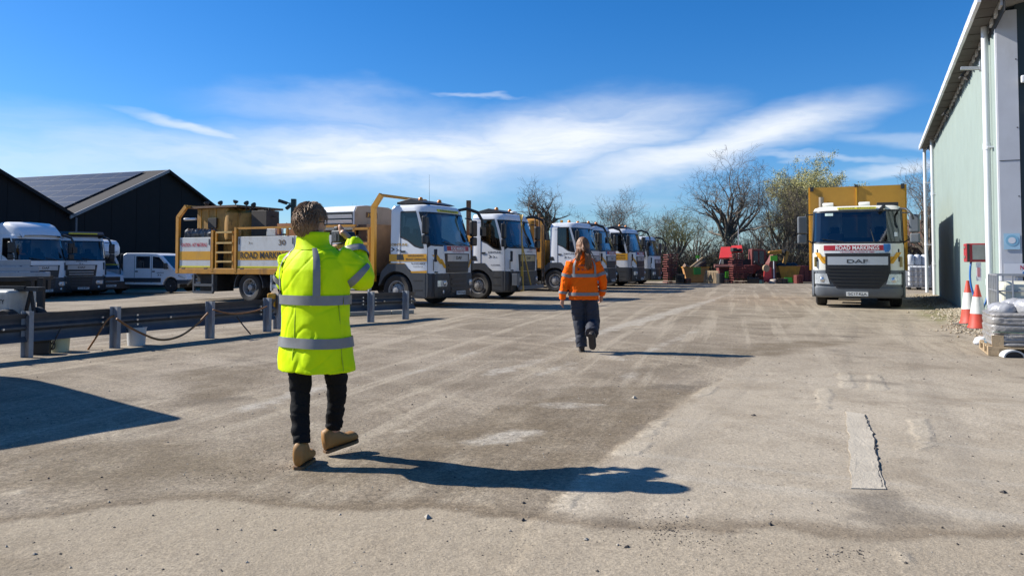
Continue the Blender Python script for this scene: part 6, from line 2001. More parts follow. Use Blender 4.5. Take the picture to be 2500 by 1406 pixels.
MB().b2((-1.9, -0.75, 0.95), (-0.6, -0.6, 1.15)).cyl((-1.9, -0.8, 1.0), (-0.7, -0.8, 1.0), 0.09, n=10).build('front_roller', M('dusty_pink_steel', (0.3, 0.13, 0.1), 0.7), T)
for x in (-1.0, 1.0):
    small_wheel(T, x, -0.6, 0.42)
    small_wheel(T, x, 0.6, 0.42)
MB().cyl((-0.2, 0.7, 1.0), (-0.2, 0.7, 3.6), 0.03, n=6).build('exhaust_pole', silver, T)
# red plough
T = thing('red_plough', 'dark red plough with a bright red shield, right of the machine', 'plough', far(1867, 46.6), R(15))
MB().prism([(-0.3, 0.1), (0.1, 0.05), (0.3, 0.3), (0.25, 0.95), (0.0, 1.0), (-0.25, 0.7)], -0.3, -0.24, 'y').build('shield', red_paint, T, bevel=0.02)
MB().prism([(0.2, 0.1), (0.8, 0.1), (0.75, 1.6), (0.6, 1.75), (0.3, 1.2)], 0.0, 0.5, 'y').build('body', rust_red, T, bevel=0.03)
MB().cyl((-0.1, -0.32, 0.9), (-0.1, -0.2, 0.9), 0.22, n=18).build('disc', wood, T)
MB().bar((-0.6, 0, 0.5), (0.6, 0.1, 0.5), 0.1).bar((-0.6, 0.2, 1.3), (0.1, 0.2, 0.9), 0.1).build('drawbar', chassis, T)
# excavator arm
T = thing('excavator_arm', 'yellow digger arm bent over beside the lime sign', 'digger', far(1895, 47.5), R(0))
MB().prism([(-0.75, 1.5), (-0.45, 1.95), (0.4, 2.05), (0.45, 1.85), (-0.3, 1.72), (-0.62, 1.35)], -0.15, 0.15, 'y').build('boom', yellow, T, bevel=0.03)
MB().prism([(0.62, 2.0), (0.8, 1.9), (0.45, 0.75), (0.25, 0.7)], -0.12, 0.12, 'y').build('dipper', yellow_dirty, T, bevel=0.03)
MB().bar((0.3, 0, 1.9), (0.75, 0, 1.5), 0.1).bar((-0.6, 0, 1.5), (0.1, 0, 1.5), 0.09).cyl((0.35, -0.2, 1.95), (0.65, 0.2, 1.95), 0.12).build('ram', chassis, T)
MB().prism([(0.05, 0.6), (0.45, 0.7), (0.5, 0.25), (0.25, 0.0), (0.1, 0.05)], -0.3, 0.3, 'y').build('digger_bucket', brown_steel, T, bevel=0.03)
MB().b2((-1.1, 0.1, 0.3), (-0.5, 1.2, 1.45)).build('base', rust_red, T, bevel=0.05)
s2_ = skip('yellow skip holding black sacks beside the digger arm', 1921, 1.3, 1.0, yellow, 47.6)
for k in range(3):
    o = tag(MB().lathe([(0.05, -0.22), (0.26, -0.1), (0.3, 0.05), (0.2, 0.2), (0.03, 0.24)], 12).build('black_sack', dark, smooth=180), ['black sack at the left of the yellow skip', 'black sack in the middle of the yellow skip', 'black sack at the right of the yellow skip'][k], 'sack')
    o.location = far(1921, 47.6) + Vector((-0.35 + 0.35 * k, -0.05, 1.0))
T = thing('red_container', 'dark red low container next to the right hand truck', 'container', far(1962, 47.4), R(-4))
MB().b2((-0.55, -0.5, 0.05), (0.6, 0.6, 1.05)).build('body', rust_red, T, bevel=0.03)
for x in (-0.4, -0.1, 0.2, 0.5):
    MB().b2((x - 0.03, -0.54, 0.08), (x + 0.03, -0.49, 1.0)).build('rib', rust_red, T)

rnd = random.Random(21)
for k, (px, w, h, m_, lab) in enumerate(((1660, 0.5, 0.55, chassis, 'dark crate on the ground left of the scrap skip'), (1676, 0.35, 0.3, brown_steel, 'small brown crate at the foot of the scrap skip'), (1758, 0.35, 0.6, chassis, 'black drum case right of the leaning pallet'), (1770, 0.3, 0.25, wood, 'low timber block under the small lime board'),
                                         (1838, 0.7, 0.35, chassis, 'low black engine block before the red machine cab'), (1850, 0.45, 0.2, M('pale_green_sheet', (0.2, 0.42, 0.3), 0.6), 'pale green sheet before the red machine'), (1908, 0.5, 0.3, brown_steel, 'rusty bracket by the digger bucket'), (1948, 0.4, 0.5, rust_red, 'dark red case beside the yellow skip'))):
    T = thing('scrap_case', lab, 'case', far(px, 45.6), rnd.uniform(-0.5, 0.5), 'loose cases among the machinery')
    MB().b2((-w / 2, -0.25, 0), (w / 2, 0.25, h)).build('case', m_, T, bevel=0.03)
    MB().bar((-w / 2, -0.27, h * 0.7), (w / 2, -0.27, h * 0.7), 0.03).bar((-w * 0.3, -0.27, 0.02), (-w * 0.3, -0.27, h), 0.03).bar((w * 0.3, -0.27, 0.02), (w * 0.3, -0.27, h), 0.03).build('strap_frame', rust_red if k % 2 else dark, T)

# ------------------------------------------------------------------ IBC tanks
ibc_plastic = M('ibc_plastic', (0.62, 0.64, 0.66), 0.4, 0, 0.05, 3)
ibc_old = M('ibc_yellowed_plastic', (0.62, 0.60, 0.48), 0.4, 0, 0.06, 3, dirt=0.2)
BAR_X = MB().bar((-0.5, 0, 0), (0.5, 0, 0), 0.022).mesh('cage_bar', galv_post)
BAR_Z = MB().bar((0, 0, 0), (0, 0, 1.0), 0.022).mesh('cage_bar', galv_post)


def ibc(label, loc, rz, plastic, fill=1.0, base=True):
    T = thing('ibc_tank', label, 'tank', loc, rz, 'caged liquid tanks')
    z0 = 0.16
    MB().b2((-0.47, -0.47, z0), (0.47, 0.47, z0 + 0.96 * fill)).build('bottle', plastic, T, bevel=0.09, seg=4)
    if fill > 0.9:
        MB().lathe([(0.09, 0), (0.09, 0.05), (0.02, 0.055)], 16, Matrix.Translation((0, 0, z0 + 0.96))).build('filler_cap', dark, T)
    for sg in (-1, 1):
        for z in (z0 + 0.02, z0 + 0.25, z0 + 0.5, z0 + 0.75, z0 + 1.0):
            o = link('cage_bar', BAR_X, T)
            o.location = (0, sg * 0.5, z)
            o = link('cage_bar', BAR_X, T)
            o.location = (sg * 0.5, 0, z)
            o.rotation_euler = (0, 0, R(90))
        for k in range(6):
            o = link('cage_bar', BAR_Z, T)
            o.location = (-0.5 + 0.2 * k, sg * 0.51, z0)
            o = link('cage_bar', BAR_Z, T)
            o.location = (sg * 0.51, -0.5 + 0.2 * k, z0)
    for x in (-0.43, 0, 0.43):
        for y in (-0.43, 0.43):
            MB().b2((x - 0.07, y - 0.07, 0), (x + 0.07, y + 0.07, 0.12)).build('pallet_foot', chassis, T)
    MB().b2((-0.52, -0.52, 0.12), (0.52, 0.52, 0.155)).build('pallet_deck', galv_post, T)
    return T


ibc('white caged tank stacked outside the far end of the shed, right one', far(2242, 36.0), R(-25), ibc_plastic)
ibc('white caged tank stacked outside the far end of the shed, left one', far(2216, 37.4), R(-25), ibc_plastic)
for k in range(3):
    T = thing('plastic_drum', ['white drum on the caged tanks, left one', 'white drum on the caged tanks, middle one', 'white drum on the caged tanks, right one'][k], 'drum', far(2222 + 17 * k, 36.4) + Vector((0, 0, 1.17)), 0, 'drums')
    MB().lathe([(0.15, 0), (0.17, 0.03), (0.17, 0.4), (0.12, 0.48), (0.05, 0.5)], 18).build('shell', ibc_plastic, T, smooth=50)
    MB().lathe([(0.05, 0.5), (0.05, 0.54), (0.01, 0.545)], 12).build('cap', dark, T)
cp = Vector((7.72, 12.1, 0))
RZI = -TH
corner = lambda x, y, z=0.0: cp + V * x + U * y + Vector((0, 0, z))
ibc('dented caged tank by the shed corner, behind the wrapped pallet', corner(0.52, 0.5), RZI, ibc_old, 0.93)

# ------------------------------------------------------------------ wrapped pallet, cones and bits by the corner
wp0 = Vector((6.98, 11.15, 0))
T = thing('wrapped_pallet', 'wooden pallet of sacks shrink wrapped in film, green strap round it', 'pallet', wp0, RZI)
for k in range(5):
    MB().b2((0.0, 0.05 + 0.22 * k, 0.11), (1.1, 0.20 + 0.22 * k, 0.135)).build('deck_board', wood, T)
for x in (0.0, 0.48, 0.96):
    for y in (0.05, 0.5, 0.98):
        MB().b2((x, y, 0.02), (x + 0.14, y + 0.14, 0.11)).build('block', wood, T)
    MB().b2((x, 0.05, 0.0), (x + 0.14, 1.12, 0.02)).build('runner', wood, T)
film = M('stretch_film', (0.27, 0.255, 0.24), 0.22, 0, 0.2, 7, bump=0.9, bscale=14, dirt=0.5, dcol=(0.28, 0.27, 0.26), dscale=5)
MB().b2((0.05, 0.06, 0.02), (0.2, 0.09, 0.3)).build('upright_board', wood, T)
rr_ = []
for k in range(26):
    z = 0.14 + 0.48 * k / 25
    ring = []
    for q in range(72):
        a = 6.28318 * q / 72
        ca, sa = math.cos(a), math.sin(a)
        f = 1.0 - (0.05 if k in (0, 25) else 0.0)
        x, y = 0.55 + 0.53 * f * math.copysign(abs(ca) ** 0.28, ca), 0.57 + 0.51 * f * math.copysign(abs(sa) ** 0.28, sa)
        wr = 0.02 * noise.noise((x * 3.5, y * 3.5, z * 9)) - 0.022 * max(0.0, 0.15 - abs(noise.noise((x * 5, y * 5, z * 14)))) / 0.15 - 0.018 * (abs(((z - 0.14) % 0.12) - 0.06) < 0.008)
        ring.append(Vector((x + ca * wr, y + sa * wr, z + 0.012 * noise.noise((x * 4, y * 4, k)))))
    rr_.append(ring)
MB().rings(rr_).build('wrapped_load', film, T, smooth=60)
mbx = MB()
for x in (0.62,):
    mbx.bar((x, 0.035, 0.05), (x, 0.035, 0.6), 0.02, 0.006).bar((x, 0.035, 0.6), (x, 1.1, 0.62), 0.02, 0.006)
mbx.bar((0.05, 0.03, 0.35), (1.1, 0.03, 0.34), 0.012, 0.006)
mbx.build('strap', M('green_strap', (0.03, 0.14, 0.05), 0.5), T)
clear = M('crumpled_film', (0.36, 0.36, 0.37), 0.18, 0, 0.25, 6, bump=1.0, bscale=10)
rnd = random.Random(4)
for k, (x, y, z, s_) in enumerate(((0.25, 0.35, 0.66, 0.2), (0.62, 0.3, 0.70, 0.27), (0.95, 0.4, 0.67, 0.24), (0.5, 0.75, 0.68, 0.26))):
    rr_ = [[Vector((x + s_ * f * math.cos(a) * (1 + 0.25 * noise.noise((math.cos(a) * 2 + k, math.sin(a) * 2, zz * 6))), y + s_ * 0.8 * f * math.sin(a) * (1 + 0.2 * noise.noise((math.cos(a) * 2, math.sin(a) * 2 + k, zz * 6))), z + zz * s_ + 0.03 * noise.noise((4 * a, zz, k)))) for a in [6.2832 * q / 20 for q in range(20)]] for zz, f in ((-0.4, 0.8), (-0.1, 1.0), (0.2, 0.95), (0.4, 0.7), (0.5, 0.3))]
    o = MB().rings(rr_).build('film_bundle', clear, None, smooth=70)
    o.location = wp0
    o.rotation_euler = (0, 0, RZI)
    tag(o, ['crumpled film bundle on the wrapped pallet, leftmost', 'largest crumpled film bundle on the wrapped pallet', 'crumpled film bundle at the right end of the wrapped pallet', 'crumpled film bundle at the back of the wrapped pallet'][k], 'film', 'film bundles')


def cone(label, loc, lean=0.0, s=1.0, rz=0.0):
    T = thing('traffic_cone', label, 'cone', loc, rz, 'traffic cones', s)
    T.rotation_euler = (R(lean), 0, rz)
    cone_red = M('cone_red', (0.50, 0.05, 0.025), 0.55, 0, 0.2, 5, dirt=0.6, dcol=(0.3, 0.08, 0.05))
    cone_white = M('cone_sleeve', (0.66, 0.65, 0.6), 0.4, 0, 0.1, 5, dirt=0.75, dcol=(0.33, 0.28, 0.2), dscale=5)
    MB().b2((-0.24, -0.24, 0), (0.24, 0.24, 0.035)).build('base', M('cone_base', (0.10, 0.085, 0.07), 0.8, 0, 0.2, 5), T, bevel=0.015)
    MB().lathe([(0.205, 0.035), (0.2, 0.06), (0.178, 0.10), (0.142, 0.34), (0.10, 0.62), (0.06, 0.80), (0.035, 0.92), (0.03, 0.96), (0.0, 0.965)], 30).build('body', cone_red, T, smooth=50)
    MB().lathe([(0.1435, 0.34), (0.146, 0.34), (0.093, 0.70), (0.09, 0.70)], 30, cap=False).build('sleeve', cone_white, T, smooth=50)
    return T


p = G(2388, 806)
cone('red and white traffic cone in front, dirty white sleeve', (p.x, p.y, zg(p.x, p.y) + 0.02), 0, 0.93)
p = G(2368, 795)
cone('red and white traffic cone half hidden behind its twin', (p.x, p.y, zg(p.x, p.y) + 0.02), -3, 0.98)
p = G(2417, 858)
T = thing('blue_tin', 'small blue tin on the ground left of the wrapped pallet', 'tin', (p.x, p.y, 0), R(-20))
MB().b2((-0.06, -0.06, 0), (0.07, 0.06, 0.17)).build('shell', M('blue_tin', (0.04, 0.14, 0.24), 0.45, 0, 0.15, 5), T, bevel=0.008)
MB().b2((-0.065, -0.065, 0.17), (0.075, 0.065, 0.19)).build('lid', M('blue_tin_lid', (0.08, 0.16, 0.2), 0.5), T)
p = G(2402, 842)
rr_ = [[Vector((0.16 * f * math.cos(a) * (1 + 0.3 * noise.noise((2 * math.cos(a), 2 * math.sin(a), zz * 9))), 0.09 * f * math.sin(a), zz + 0.02 * noise.noise((a * 2, zz, 1)))) for a in [6.2832 * q / 18 for q in range(18)]] for zz, f in ((0, 0.9), (0.05, 1.05), (0.1, 0.8), (0.13, 0.3))]
o = tag(MB().rings(rr_).build('white_rag', M('white_cloth', (0.66, 0.68, 0.72), 0.8, 0, 0.1, 8), smooth=70), 'crumpled white rag on the gravel beside the blue tin', 'rag')
o.location = (p.x, p.y, zg(p.x, p.y))
p = G(2470, 871)
T = thing('drum_half', 'white half drum lying open and black inside before the wrapped pallet', 'drum', (p.x, p.y, 0.0), R(-12))
for (r0, r1, y0, y1, m_) in ((0.13, 0.13, -0.10, 0.1, 0),):
    arc_o = [(0.14 * math.cos(a), 0.105 * math.sin(a)) for a in [R(w) for w in range(0, 181, 15)]]
    arc_i = [(0.12 * math.cos(a), 0.085 * math.sin(a)) for a in [R(w) for w in range(180, -1, -15)]]
    MB().prism(arc_o + arc_i, -0.1, 0.1, 'y').build('shell', white_old, T, smooth=40)
    MB().prism(arc_i, -0.07, 0.09, 'y').build('inside', black_ink, T)
# planks by the cones
p = G(2420, 826)
T = thing('wood_offcut', 'grey timber offcut lying behind the cones', 'plank', (p.x, p.y, zg(p.x, p.y) + 0.03), R(35))
MB().b2((-0.3, -0.06, 0), (0.3, 0.06, 0.05)).build('plank', M('weathered_timber', (0.24, 0.17, 0.12), 0.85, 0, 0.2, 9, bump=0.3), T, bevel=0.008)
# ------------------------------------------------------------------ people


def crom(pts, n=8):
    pts = [Vector(p) for p in pts]
    out = []
    for i in range(len(pts) - 1):
        p0, p1, p2, p3 = pts[max(0, i - 1)], pts[i], pts[i + 1], pts[min(len(pts) - 1, i + 2)]
        for k in range(n):
            t_ = k / n
            out.append(0.5 * ((2 * p1) + (p2 - p0) * t_ + (2 * p0 - 5 * p1 + 4 * p2 - p3) * t_ * t_ + (3 * p1 - p0 - 3 * p2 + p3) * t_ ** 3))
    out.append(pts[-1])
    return out


def limb(mb, pts, rad, n=12, k=8, fold=0.0, seed=0.0, m=0, sub=None, off=0.0, flat=1.0):
    """tapered limb along joints; fold = cloth wrinkles; sub=(t0,t1) takes only that stretch, grown by off (a band on a sleeve)"""
    path = crom(pts, k)
    N = len(path)
    rr = np.interp(np.linspace(0, 1, N), np.linspace(0, 1, len(rad)), rad)
    d0 = (path[1] - path[0]).normalized()
    up = Vector((0, 0, 1)) if abs(d0.z) < 0.9 else Vector((0, 1, 0))
    x = d0.cross(up).normalized()
    rings_ = []
    for i, p in enumerate(path):
        d = (path[min(N - 1, i + 1)] - path[max(0, i - 1)]).normalized()
        x = (x - d * x.dot(d)).normalized()
        y = d.cross(x)
        t_ = i / (N - 1)
        if sub and not (sub[0] <= t_ <= sub[1]):
            continue
        ring = []
        for j in range(n):
            a = 6.28318 * j / n
            q = p + (x * math.cos(a) + y * math.sin(a) * flat) * rr[i]
            if fold:
                f = noise.noise((q.x * 9 + seed, q.y * 9, q.z * 22 + seed)) * fold + noise.noise((q.x * 22, q.y * 22 + seed, q.z * 40)) * fold * 0.4
                q = q + (q - p).normalized() * f
            if off:
                q = q + (q - p).normalized() * off
            ring.append(q)
        rings_.append(ring)
    mb.rings(rings_, True, not off, m)
    return mb


class Torso:
    def __init__(s, table, e=2.5, fold=0.01, seed=0.0):
        s.t = np.array(table, float)      # z, cx, cy, a, b
        s.e, s.fold, s.seed = e, fold, seed

    def pt(s, z, phi, off=0.0):
        cx, cy, a, b = [float(np.interp(z, s.t[:, 0], s.t[:, i])) for i in (1, 2, 3, 4)]
        c, si = math.cos(phi), math.sin(phi)
        p = Vector((cx + a * math.copysign(abs(c) ** (2 / s.e), c), cy + b * math.copysign(abs(si) ** (2 / s.e), si), z))
        n_ = Vector((c / max(a, 0.01), si / max(b, 0.01), 0)).normalized()
        f = s.fold * (noise.noise((phi * 1.1 + s.seed, z * 5.0, s.seed)) + 0.5 * noise.noise((phi * 2.6, z * 11 + phi * 2, 3 + s.seed)))
        return p + n_ * (f + off)

    def solid(s, mb, z0, z1, nz=26, n=40, off=0.0):
        mb.rings([[s.pt(z0 + (z1 - z0) * i / nz, 6.28318 * j / n, off) for j in range(n)] for i in range(nz + 1)])
        return mb

    def band(s, z0, z1, p0, p1, off=0.007, nz=3, n=30, slope=0.0):
        mb = MB()
        g = [[s.pt(z0 + (z1 - z0) * i / nz + slope * (j / n - 0.5), R(p0 + (p1 - p0) * j / n), off) for j in range(n + 1)] for i in range(nz + 1)]
        mb.rings(g, closed=False, caps=False)
        return mb


skin = M('skin', (0.46, 0.25, 0.17), 0.5, 0, 0.1, 12)
hv_yellow = M('hi_vis_yellow', (0.66, 0.90, 0.004), 0.55, 0, 0.03, 6, bump=0.12, bscale=9, spec=0.1)
hv_orange = M('hi_vis_orange', (1.0, 0.15, 0.01), 0.7, 0, 0.03, 6, bump=0.12, bscale=12, spec=0.03)
tape = M('reflective_tape', (0.205, 0.205, 0.205), 0.5, 0.0, 0.1, 14)
black_cloth = M('black_trousers', (0.009, 0.009, 0.010), 0.85, 0, 0.2, 10, bump=0.2, bscale=20, spec=0.2)
navy_cloth = M('navy_trousers', (0.022, 0.026, 0.04), 0.75, 0, 0.2, 10, bump=0.2, bscale=20)
tan_leather = M('tan_leather', (0.33, 0.165, 0.045), 0.6, 0, 0.15, 12)
sole = M('boot_sole', (0.17, 0.095, 0.04), 0.7, 0, 0.15, 12)
hair_lt = M('light_brown_hair', (0.27, 0.165, 0.09), 0.55, 0, 0.3, 14)
hair_br = M('brown_hair', (0.22, 0.098, 0.04), 0.5, 0, 0.35, 14)


def head_geo(mb, c_, az_, s=1.0):
    """skull, jaw, nose, ears and neck, facing local azimuth az_ (radians clockwise from +y)"""
    f = Vector((math.sin(az_), math.cos(az_), 0))
    r_ = Vector((f.y, -f.x, 0))
    u = Vector((0, 0, 1))

    def ell(o, ra, rb, rc, n=18, k=12):
        rings_ = []
        for i in range(1, k):
            th = math.pi * i / k
            rings_.append([o + f * ra * math.sin(th) * math.cos(6.2832 * j / n) + r_ * rb * math.sin(th) * math.sin(6.2832 * j / n) - u * rc * math.cos(th) for j in range(n)])
        mb.rings(rings_)
    ell(c_, 0.098 * s, 0.076 * s, 0.115 * s)
    ell(c_ + f * 0.03 * s - u * 0.062 * s, 0.068 * s, 0.056 * s, 0.062 * s)
    ell(c_ + f * 0.098 * s - u * 0.028 * s, 0.022 * s, 0.014 * s, 0.026 * s, 10, 8)
    ell(c_ + f * 0.088 * s - u * 0.078 * s, 0.012 * s, 0.024 * s, 0.009 * s, 10, 8)
    for sg in (-1, 1):
        ell(c_ + r_ * sg * 0.079 * s - u * 0.018 * s - f * 0.006 * s, 0.02 * s, 0.012 * s, 0.033 * s, 10, 8)


def boot(T, ankle, toe_dir, pitch, mats, L=0.285, name='boot', high=0.13):
    """laced boot: upper lofted from heel to toe, thick sole; ankle is the point above the heel"""
    th = math.atan2(toe_dir[1], toe_dir[0])
    M4 = Matrix.Translation(ankle) @ Matrix.Rotation(th, 4, 'Z') @ Matrix.Rotation(-pitch, 4, 'Y')
    up_, so = MB(), MB()
    prof = ((-0.085, 0.03, high - 0.02, 0.022), (-0.075, 0.042, high + 0.02, 0.028), (-0.03, 0.050, high + 0.03, 0.03), (0.03, 0.050, high + 0.02, 0.03), (0.065, 0.050, 0.12, 0.025), (0.12, 0.052, 0.09, 0.025), (0.16, 0.053, 0.09, 0.025), (0.19, 0.046, 0.08, 0.022), (0.208, 0.03, 0.06, 0.018))
    rings_ = []
    for (x, w, h, b) in prof:
        x, w = x * 0.88, w * 0.92
        ring = []
        for j in range(14):
            a = 6.2832 * j / 14
            cz = (h - 0.022) / 2
            ring.append(M4 @ Vector((x, w * math.copysign(abs(math.cos(a)) ** 0.8, math.cos(a)), -0.085 + 0.022 + cz + cz * math.copysign(abs(math.sin(a)) ** 0.8, math.sin(a)))))
        rings_.append(ring)
    up_.rings(rings_)
    o = up_.build(name, mats[0], T, smooth=180)
    pr = [(-0.088, 0.026), (-0.07, 0.042), (0.0, 0.045), (0.06, 0.046), (0.12, 0.051), (0.17, 0.051), (0.198, 0.039), (0.21, 0.016)]
    pr = [(x * 0.885, w * 0.92) for x, w in pr]
    pts = [(x, w) for x, w in pr] + [(x, -w) for x, w in pr[::-1]]
    so.rings([[M4 @ Vector((x, w, -0.085)) for x, w in pts], [M4 @ Vector((x * 1.0, w * 1.01, -0.075)) for x, w in pts], [M4 @ Vector((x, w * 0.99, -0.066)) for x, w in pts]])
    so.build('sole', mats[1], o)
    lc = MB()
    for x, z in ((0.055, 0.03), (0.075, 0.015), (0.095, 0.005)):
        lc.tube([M4 @ Vector((x - 0.012, -0.025, z - 0.0)), M4 @ Vector((x, 0, z + 0.006)), M4 @ Vector((x - 0.012, 0.025, z))], 0.004, 5)
    lc.build('laces', chassis, o)
    return o


def hand(mb, wrist, knuckle, curl_to, spread, s=1.0, thumb=None):
    """palm plus four bent fingers of unequal length and a thumb leaving the side of the palm"""
    w, k = Vector(wrist), Vector(knuckle)
    d = (k - w).normalized()
    sp_ = Vector(spread).normalized()
    c_ = Vector(curl_to).normalized()
    limb(mb, [w, w.lerp(k, 0.5), k], [0.027 * s, 0.038 * s, 0.036 * s], 10, 4, flat=0.62)
    for i, ln in enumerate((0.07, 0.08, 0.075, 0.058)):
        b = k + sp_ * (0.024 - 0.0165 * i) * s - d * 0.01
        p1 = b + (d * 0.9 + c_ * 0.25).normalized() * ln * 0.45 * s
        p2 = p1 + (d * 0.35 + c_ * 0.9).normalized() * ln * 0.33 * s
        p3 = p2 + (c_ * 1.0 - d * 0.35).normalized() * ln * 0.25 * s
        limb(mb, [b, p1, p2, p3], [0.0105 * s, 0.0098 * s, 0.009 * s, 0.0075 * s], 8, 3)
    tb = w.lerp(k, 0.4) + sp_ * 0.03 * s
    td = Vector(thumb).normalized() if thumb else (d * 0.6 + sp_ * 0.8).normalized()
    limb(mb, [tb - sp_ * 0.01, tb + td * 0.03 * s, tb + (td + c_ * 0.5).normalized() * 0.062 * s], [0.013 * s, 0.0115 * s, 0.009 * s], 8, 3)


# ---------------------------------------------------------------- the photographer in the yellow coat
PR = R(-30)
base1 = Vector((-1.345, 5.2, zg(-1.345, 5.2)))
T = thing('person', 'person in a long yellow hi-vis coat and tan boots photographing the trucks', 'person', base1, PR)


def L_(wx, wy, z):
    c_, s_ = math.cos(-PR), math.sin(-PR)
    return Vector((wx * c_ - wy * s_, wx * s_ + wy * c_, z))


tor = Torso([(0.655, 0.01, 0.005, 0.278, 0.196), (0.75, 0.008, 0.0, 0.272, 0.19), (0.95, 0.003, 0, 0.258, 0.174), (1.10, -0.005, 0, 0.245, 0.162), (1.24, -0.01, 0, 0.248, 0.160), (1.34, -0.015, 0, 0.245, 0.152), (1.41, -0.02, 0.005, 0.222, 0.135), (1.47, -0.022, 0.01, 0.165, 0.112), (1.515, -0.022, 0.015, 0.10, 0.09)], 2.5, 0.013, 2.0)
rs, re_, rw = L_(0.135, -0.005, 1.415), L_(0.305, 0.05, 1.275), L_(0.205, 0.24, 1.525)
ls, le, lw_ = L_(-0.19, 0.09, 1.41), L_(-0.238, 0.18, 1.255), L_(-0.03, 0.34, 1.47)
jk = MB()
tor.solid(jk, 0.655, 1.515, 34, 44)
RA = dict(pts=[rs, rs.lerp(re_, 0.5) + Vector((0, 0, 0.012)), re_, re_.lerp(rw, 0.5) + L_(0.015, -0.01, 0) * 1, rw], rad=[0.108, 0.102, 0.092, 0.078, 0.066])
LA = dict(pts=[ls, ls.lerp(le, 0.5), le, le.lerp(lw_, 0.5), lw_], rad=[0.10, 0.09, 0.082, 0.072, 0.064])
RA['pts'][3] = re_.lerp(rw, 0.5) + Vector((0.01, -0.01, -0.005))
limb(jk, RA['pts'], RA['rad'], 18, 8, 0.014, 3)
limb(jk, LA['pts'], LA['rad'], 18, 8, 0.014, 5)
me_ = baked(jk, 0.009, 3, 0.5, lambda p: 0.006 * noise.noise((p.x * 9, p.y * 9, p.z * 6)) + 0.0045 * noise.noise((p.x * 5 + p.z * 7, p.y * 5, p.z * 15 - p.x * 12)) * max(0.0, 0.3 + noise.noise((p.x * 4, p.y * 4, p.z * 4 + 7))) - 0.0045 * max(0.0, 0.10 - abs(noise.noise((p.x * 3.2 + p.z * 3, p.y * 3.2, p.z * 6 - p.x * 7)))) / 0.10)
me_.materials.append(hv_yellow)
coat = link('coat', me_, T)
# stand-up collar
cb_ = Torso([(1.475, -0.02, 0.01, 0.155, 0.115), (1.50, -0.03, 0.01, 0.128, 0.108), (1.53, -0.04, 0.012, 0.112, 0.102), (1.575, -0.045, 0.02, 0.106, 0.104), (1.60, -0.045, 0.025, 0.108, 0.108)], 2.2, 0.010, 5.0)
mbc = MB()
mbc.rings([[cb_.pt(1.475 + 0.12 * i / 5, 6.2832 * j / 36) for j in range(36)] for i in range(6)] + [[cb_.pt(1.595 - 0.1 * i / 3, 6.2832 * j / 36, -0.014) for j in range(36)] for i in range(4)], caps=False)
mbc.build('collar', hv_yellow, coat, smooth=180)
tor.band(1.105, 1.168, 0, 360, 0.011, 3, 60).build('reflective_band', tape, coat, smooth=180)
tor.band(0.822, 0.888, 0, 360, 0.011, 3, 60).build('reflective_band', tape, coat, smooth=180)
for a0 in (-8, 188, -92):
    MB().tube([tor.pt(0.67 + 0.435 * i / 16, R(a0), 0.002) for i in range(17)], 0.0035, 5).build('seam', M('yellow_seam', (0.40, 0.55, 0.003), 0.6), coat, smooth=180)
for (a0, a1) in ((-62, -48), (-146, -132), (46, 60), (120, 134)):
    tor.band(1.165, 1.485, a0, a1, 0.013, 14, 4).build('reflective_brace', tape, coat, smooth=180)
for A, sd_ in ((RA, 3), (LA, 5)):
    for sub in ((0.36, 0.43), (0.80, 0.875)):
        limb(MB(), A['pts'], [r + 0.012 for r in A['rad']], 18, 24, 0.012, sd_, sub=sub, off=0.001).build('sleeve_band', tape, coat, smooth=180)
# body: one skin
bd = MB()
hc_ = L_(-0.052, 0.03, 1.665)
FAZ = R(22)
head_geo(bd, hc_, FAZ, 1.02)
limb(bd, [L_(-0.02, 0.0, 1.42), L_(-0.028, 0.012, 1.52), hc_ - Vector((0, 0, 0.03))], [0.075, 0.058, 0.058], 14, 5)
limb(bd, [Vector((0, 0, 0.88)), Vector((0, 0, 1.1)), Vector((-0.015, 0, 1.3)), Vector((-0.02, 0, 1.44))], [0.14, 0.13, 0.14, 0.09], 14, 5)
for sh_, el_, wr in ((rs, re_, rw), (ls, le, lw_)):
    limb(bd, [Vector((-0.02, 0, 1.38)), sh_, el_, wr], [0.06, 0.05, 0.042, 0.03], 10, 6)
fd = Vector((math.sin(FAZ), math.cos(FAZ), 0))
rd = Vector((fd.y, -fd.x, 0))
CAMC = L_(0.082, 0.30, 1.575)
hand(bd, rw, CAMC + rd * 0.085 - fd * 0.01 + Vector((0, 0, 0.035)), fd * 0.5 - rd * 0.9, Vector((0, 0, 1)), 1.0, -rd + Vector((0, 0, 0.2)) - fd * 0.4)
hand(bd, lw_, CAMC - Vector((0, 0, 0.065)) + fd * 0.03, Vector((0, 0, 1)) + fd * 0.3, -rd, 1.0)
lh, lk, la = L_(-0.105, 0.04, 0.88), L_(-0.115, 0.06, 0.5), L_(-0.085, -0.01, 0.10)
rh, rk, ra_ = L_(0.095, 0.03, 0.88), L_(0.105, 0.20, 0.52), L_(0.06, 0.31, 0.155)
for h_, k_, a_ in ((lh, lk, la), (rh, rk, ra_)):
    limb(bd, [Vector((0, 0, 0.95)), h_, k_, a_], [0.09, 0.085, 0.055, 0.04], 12, 6)
me_ = baked(bd, 0.008, 3, 0.4)
me_.materials.append(skin)
link('body', me_, T)
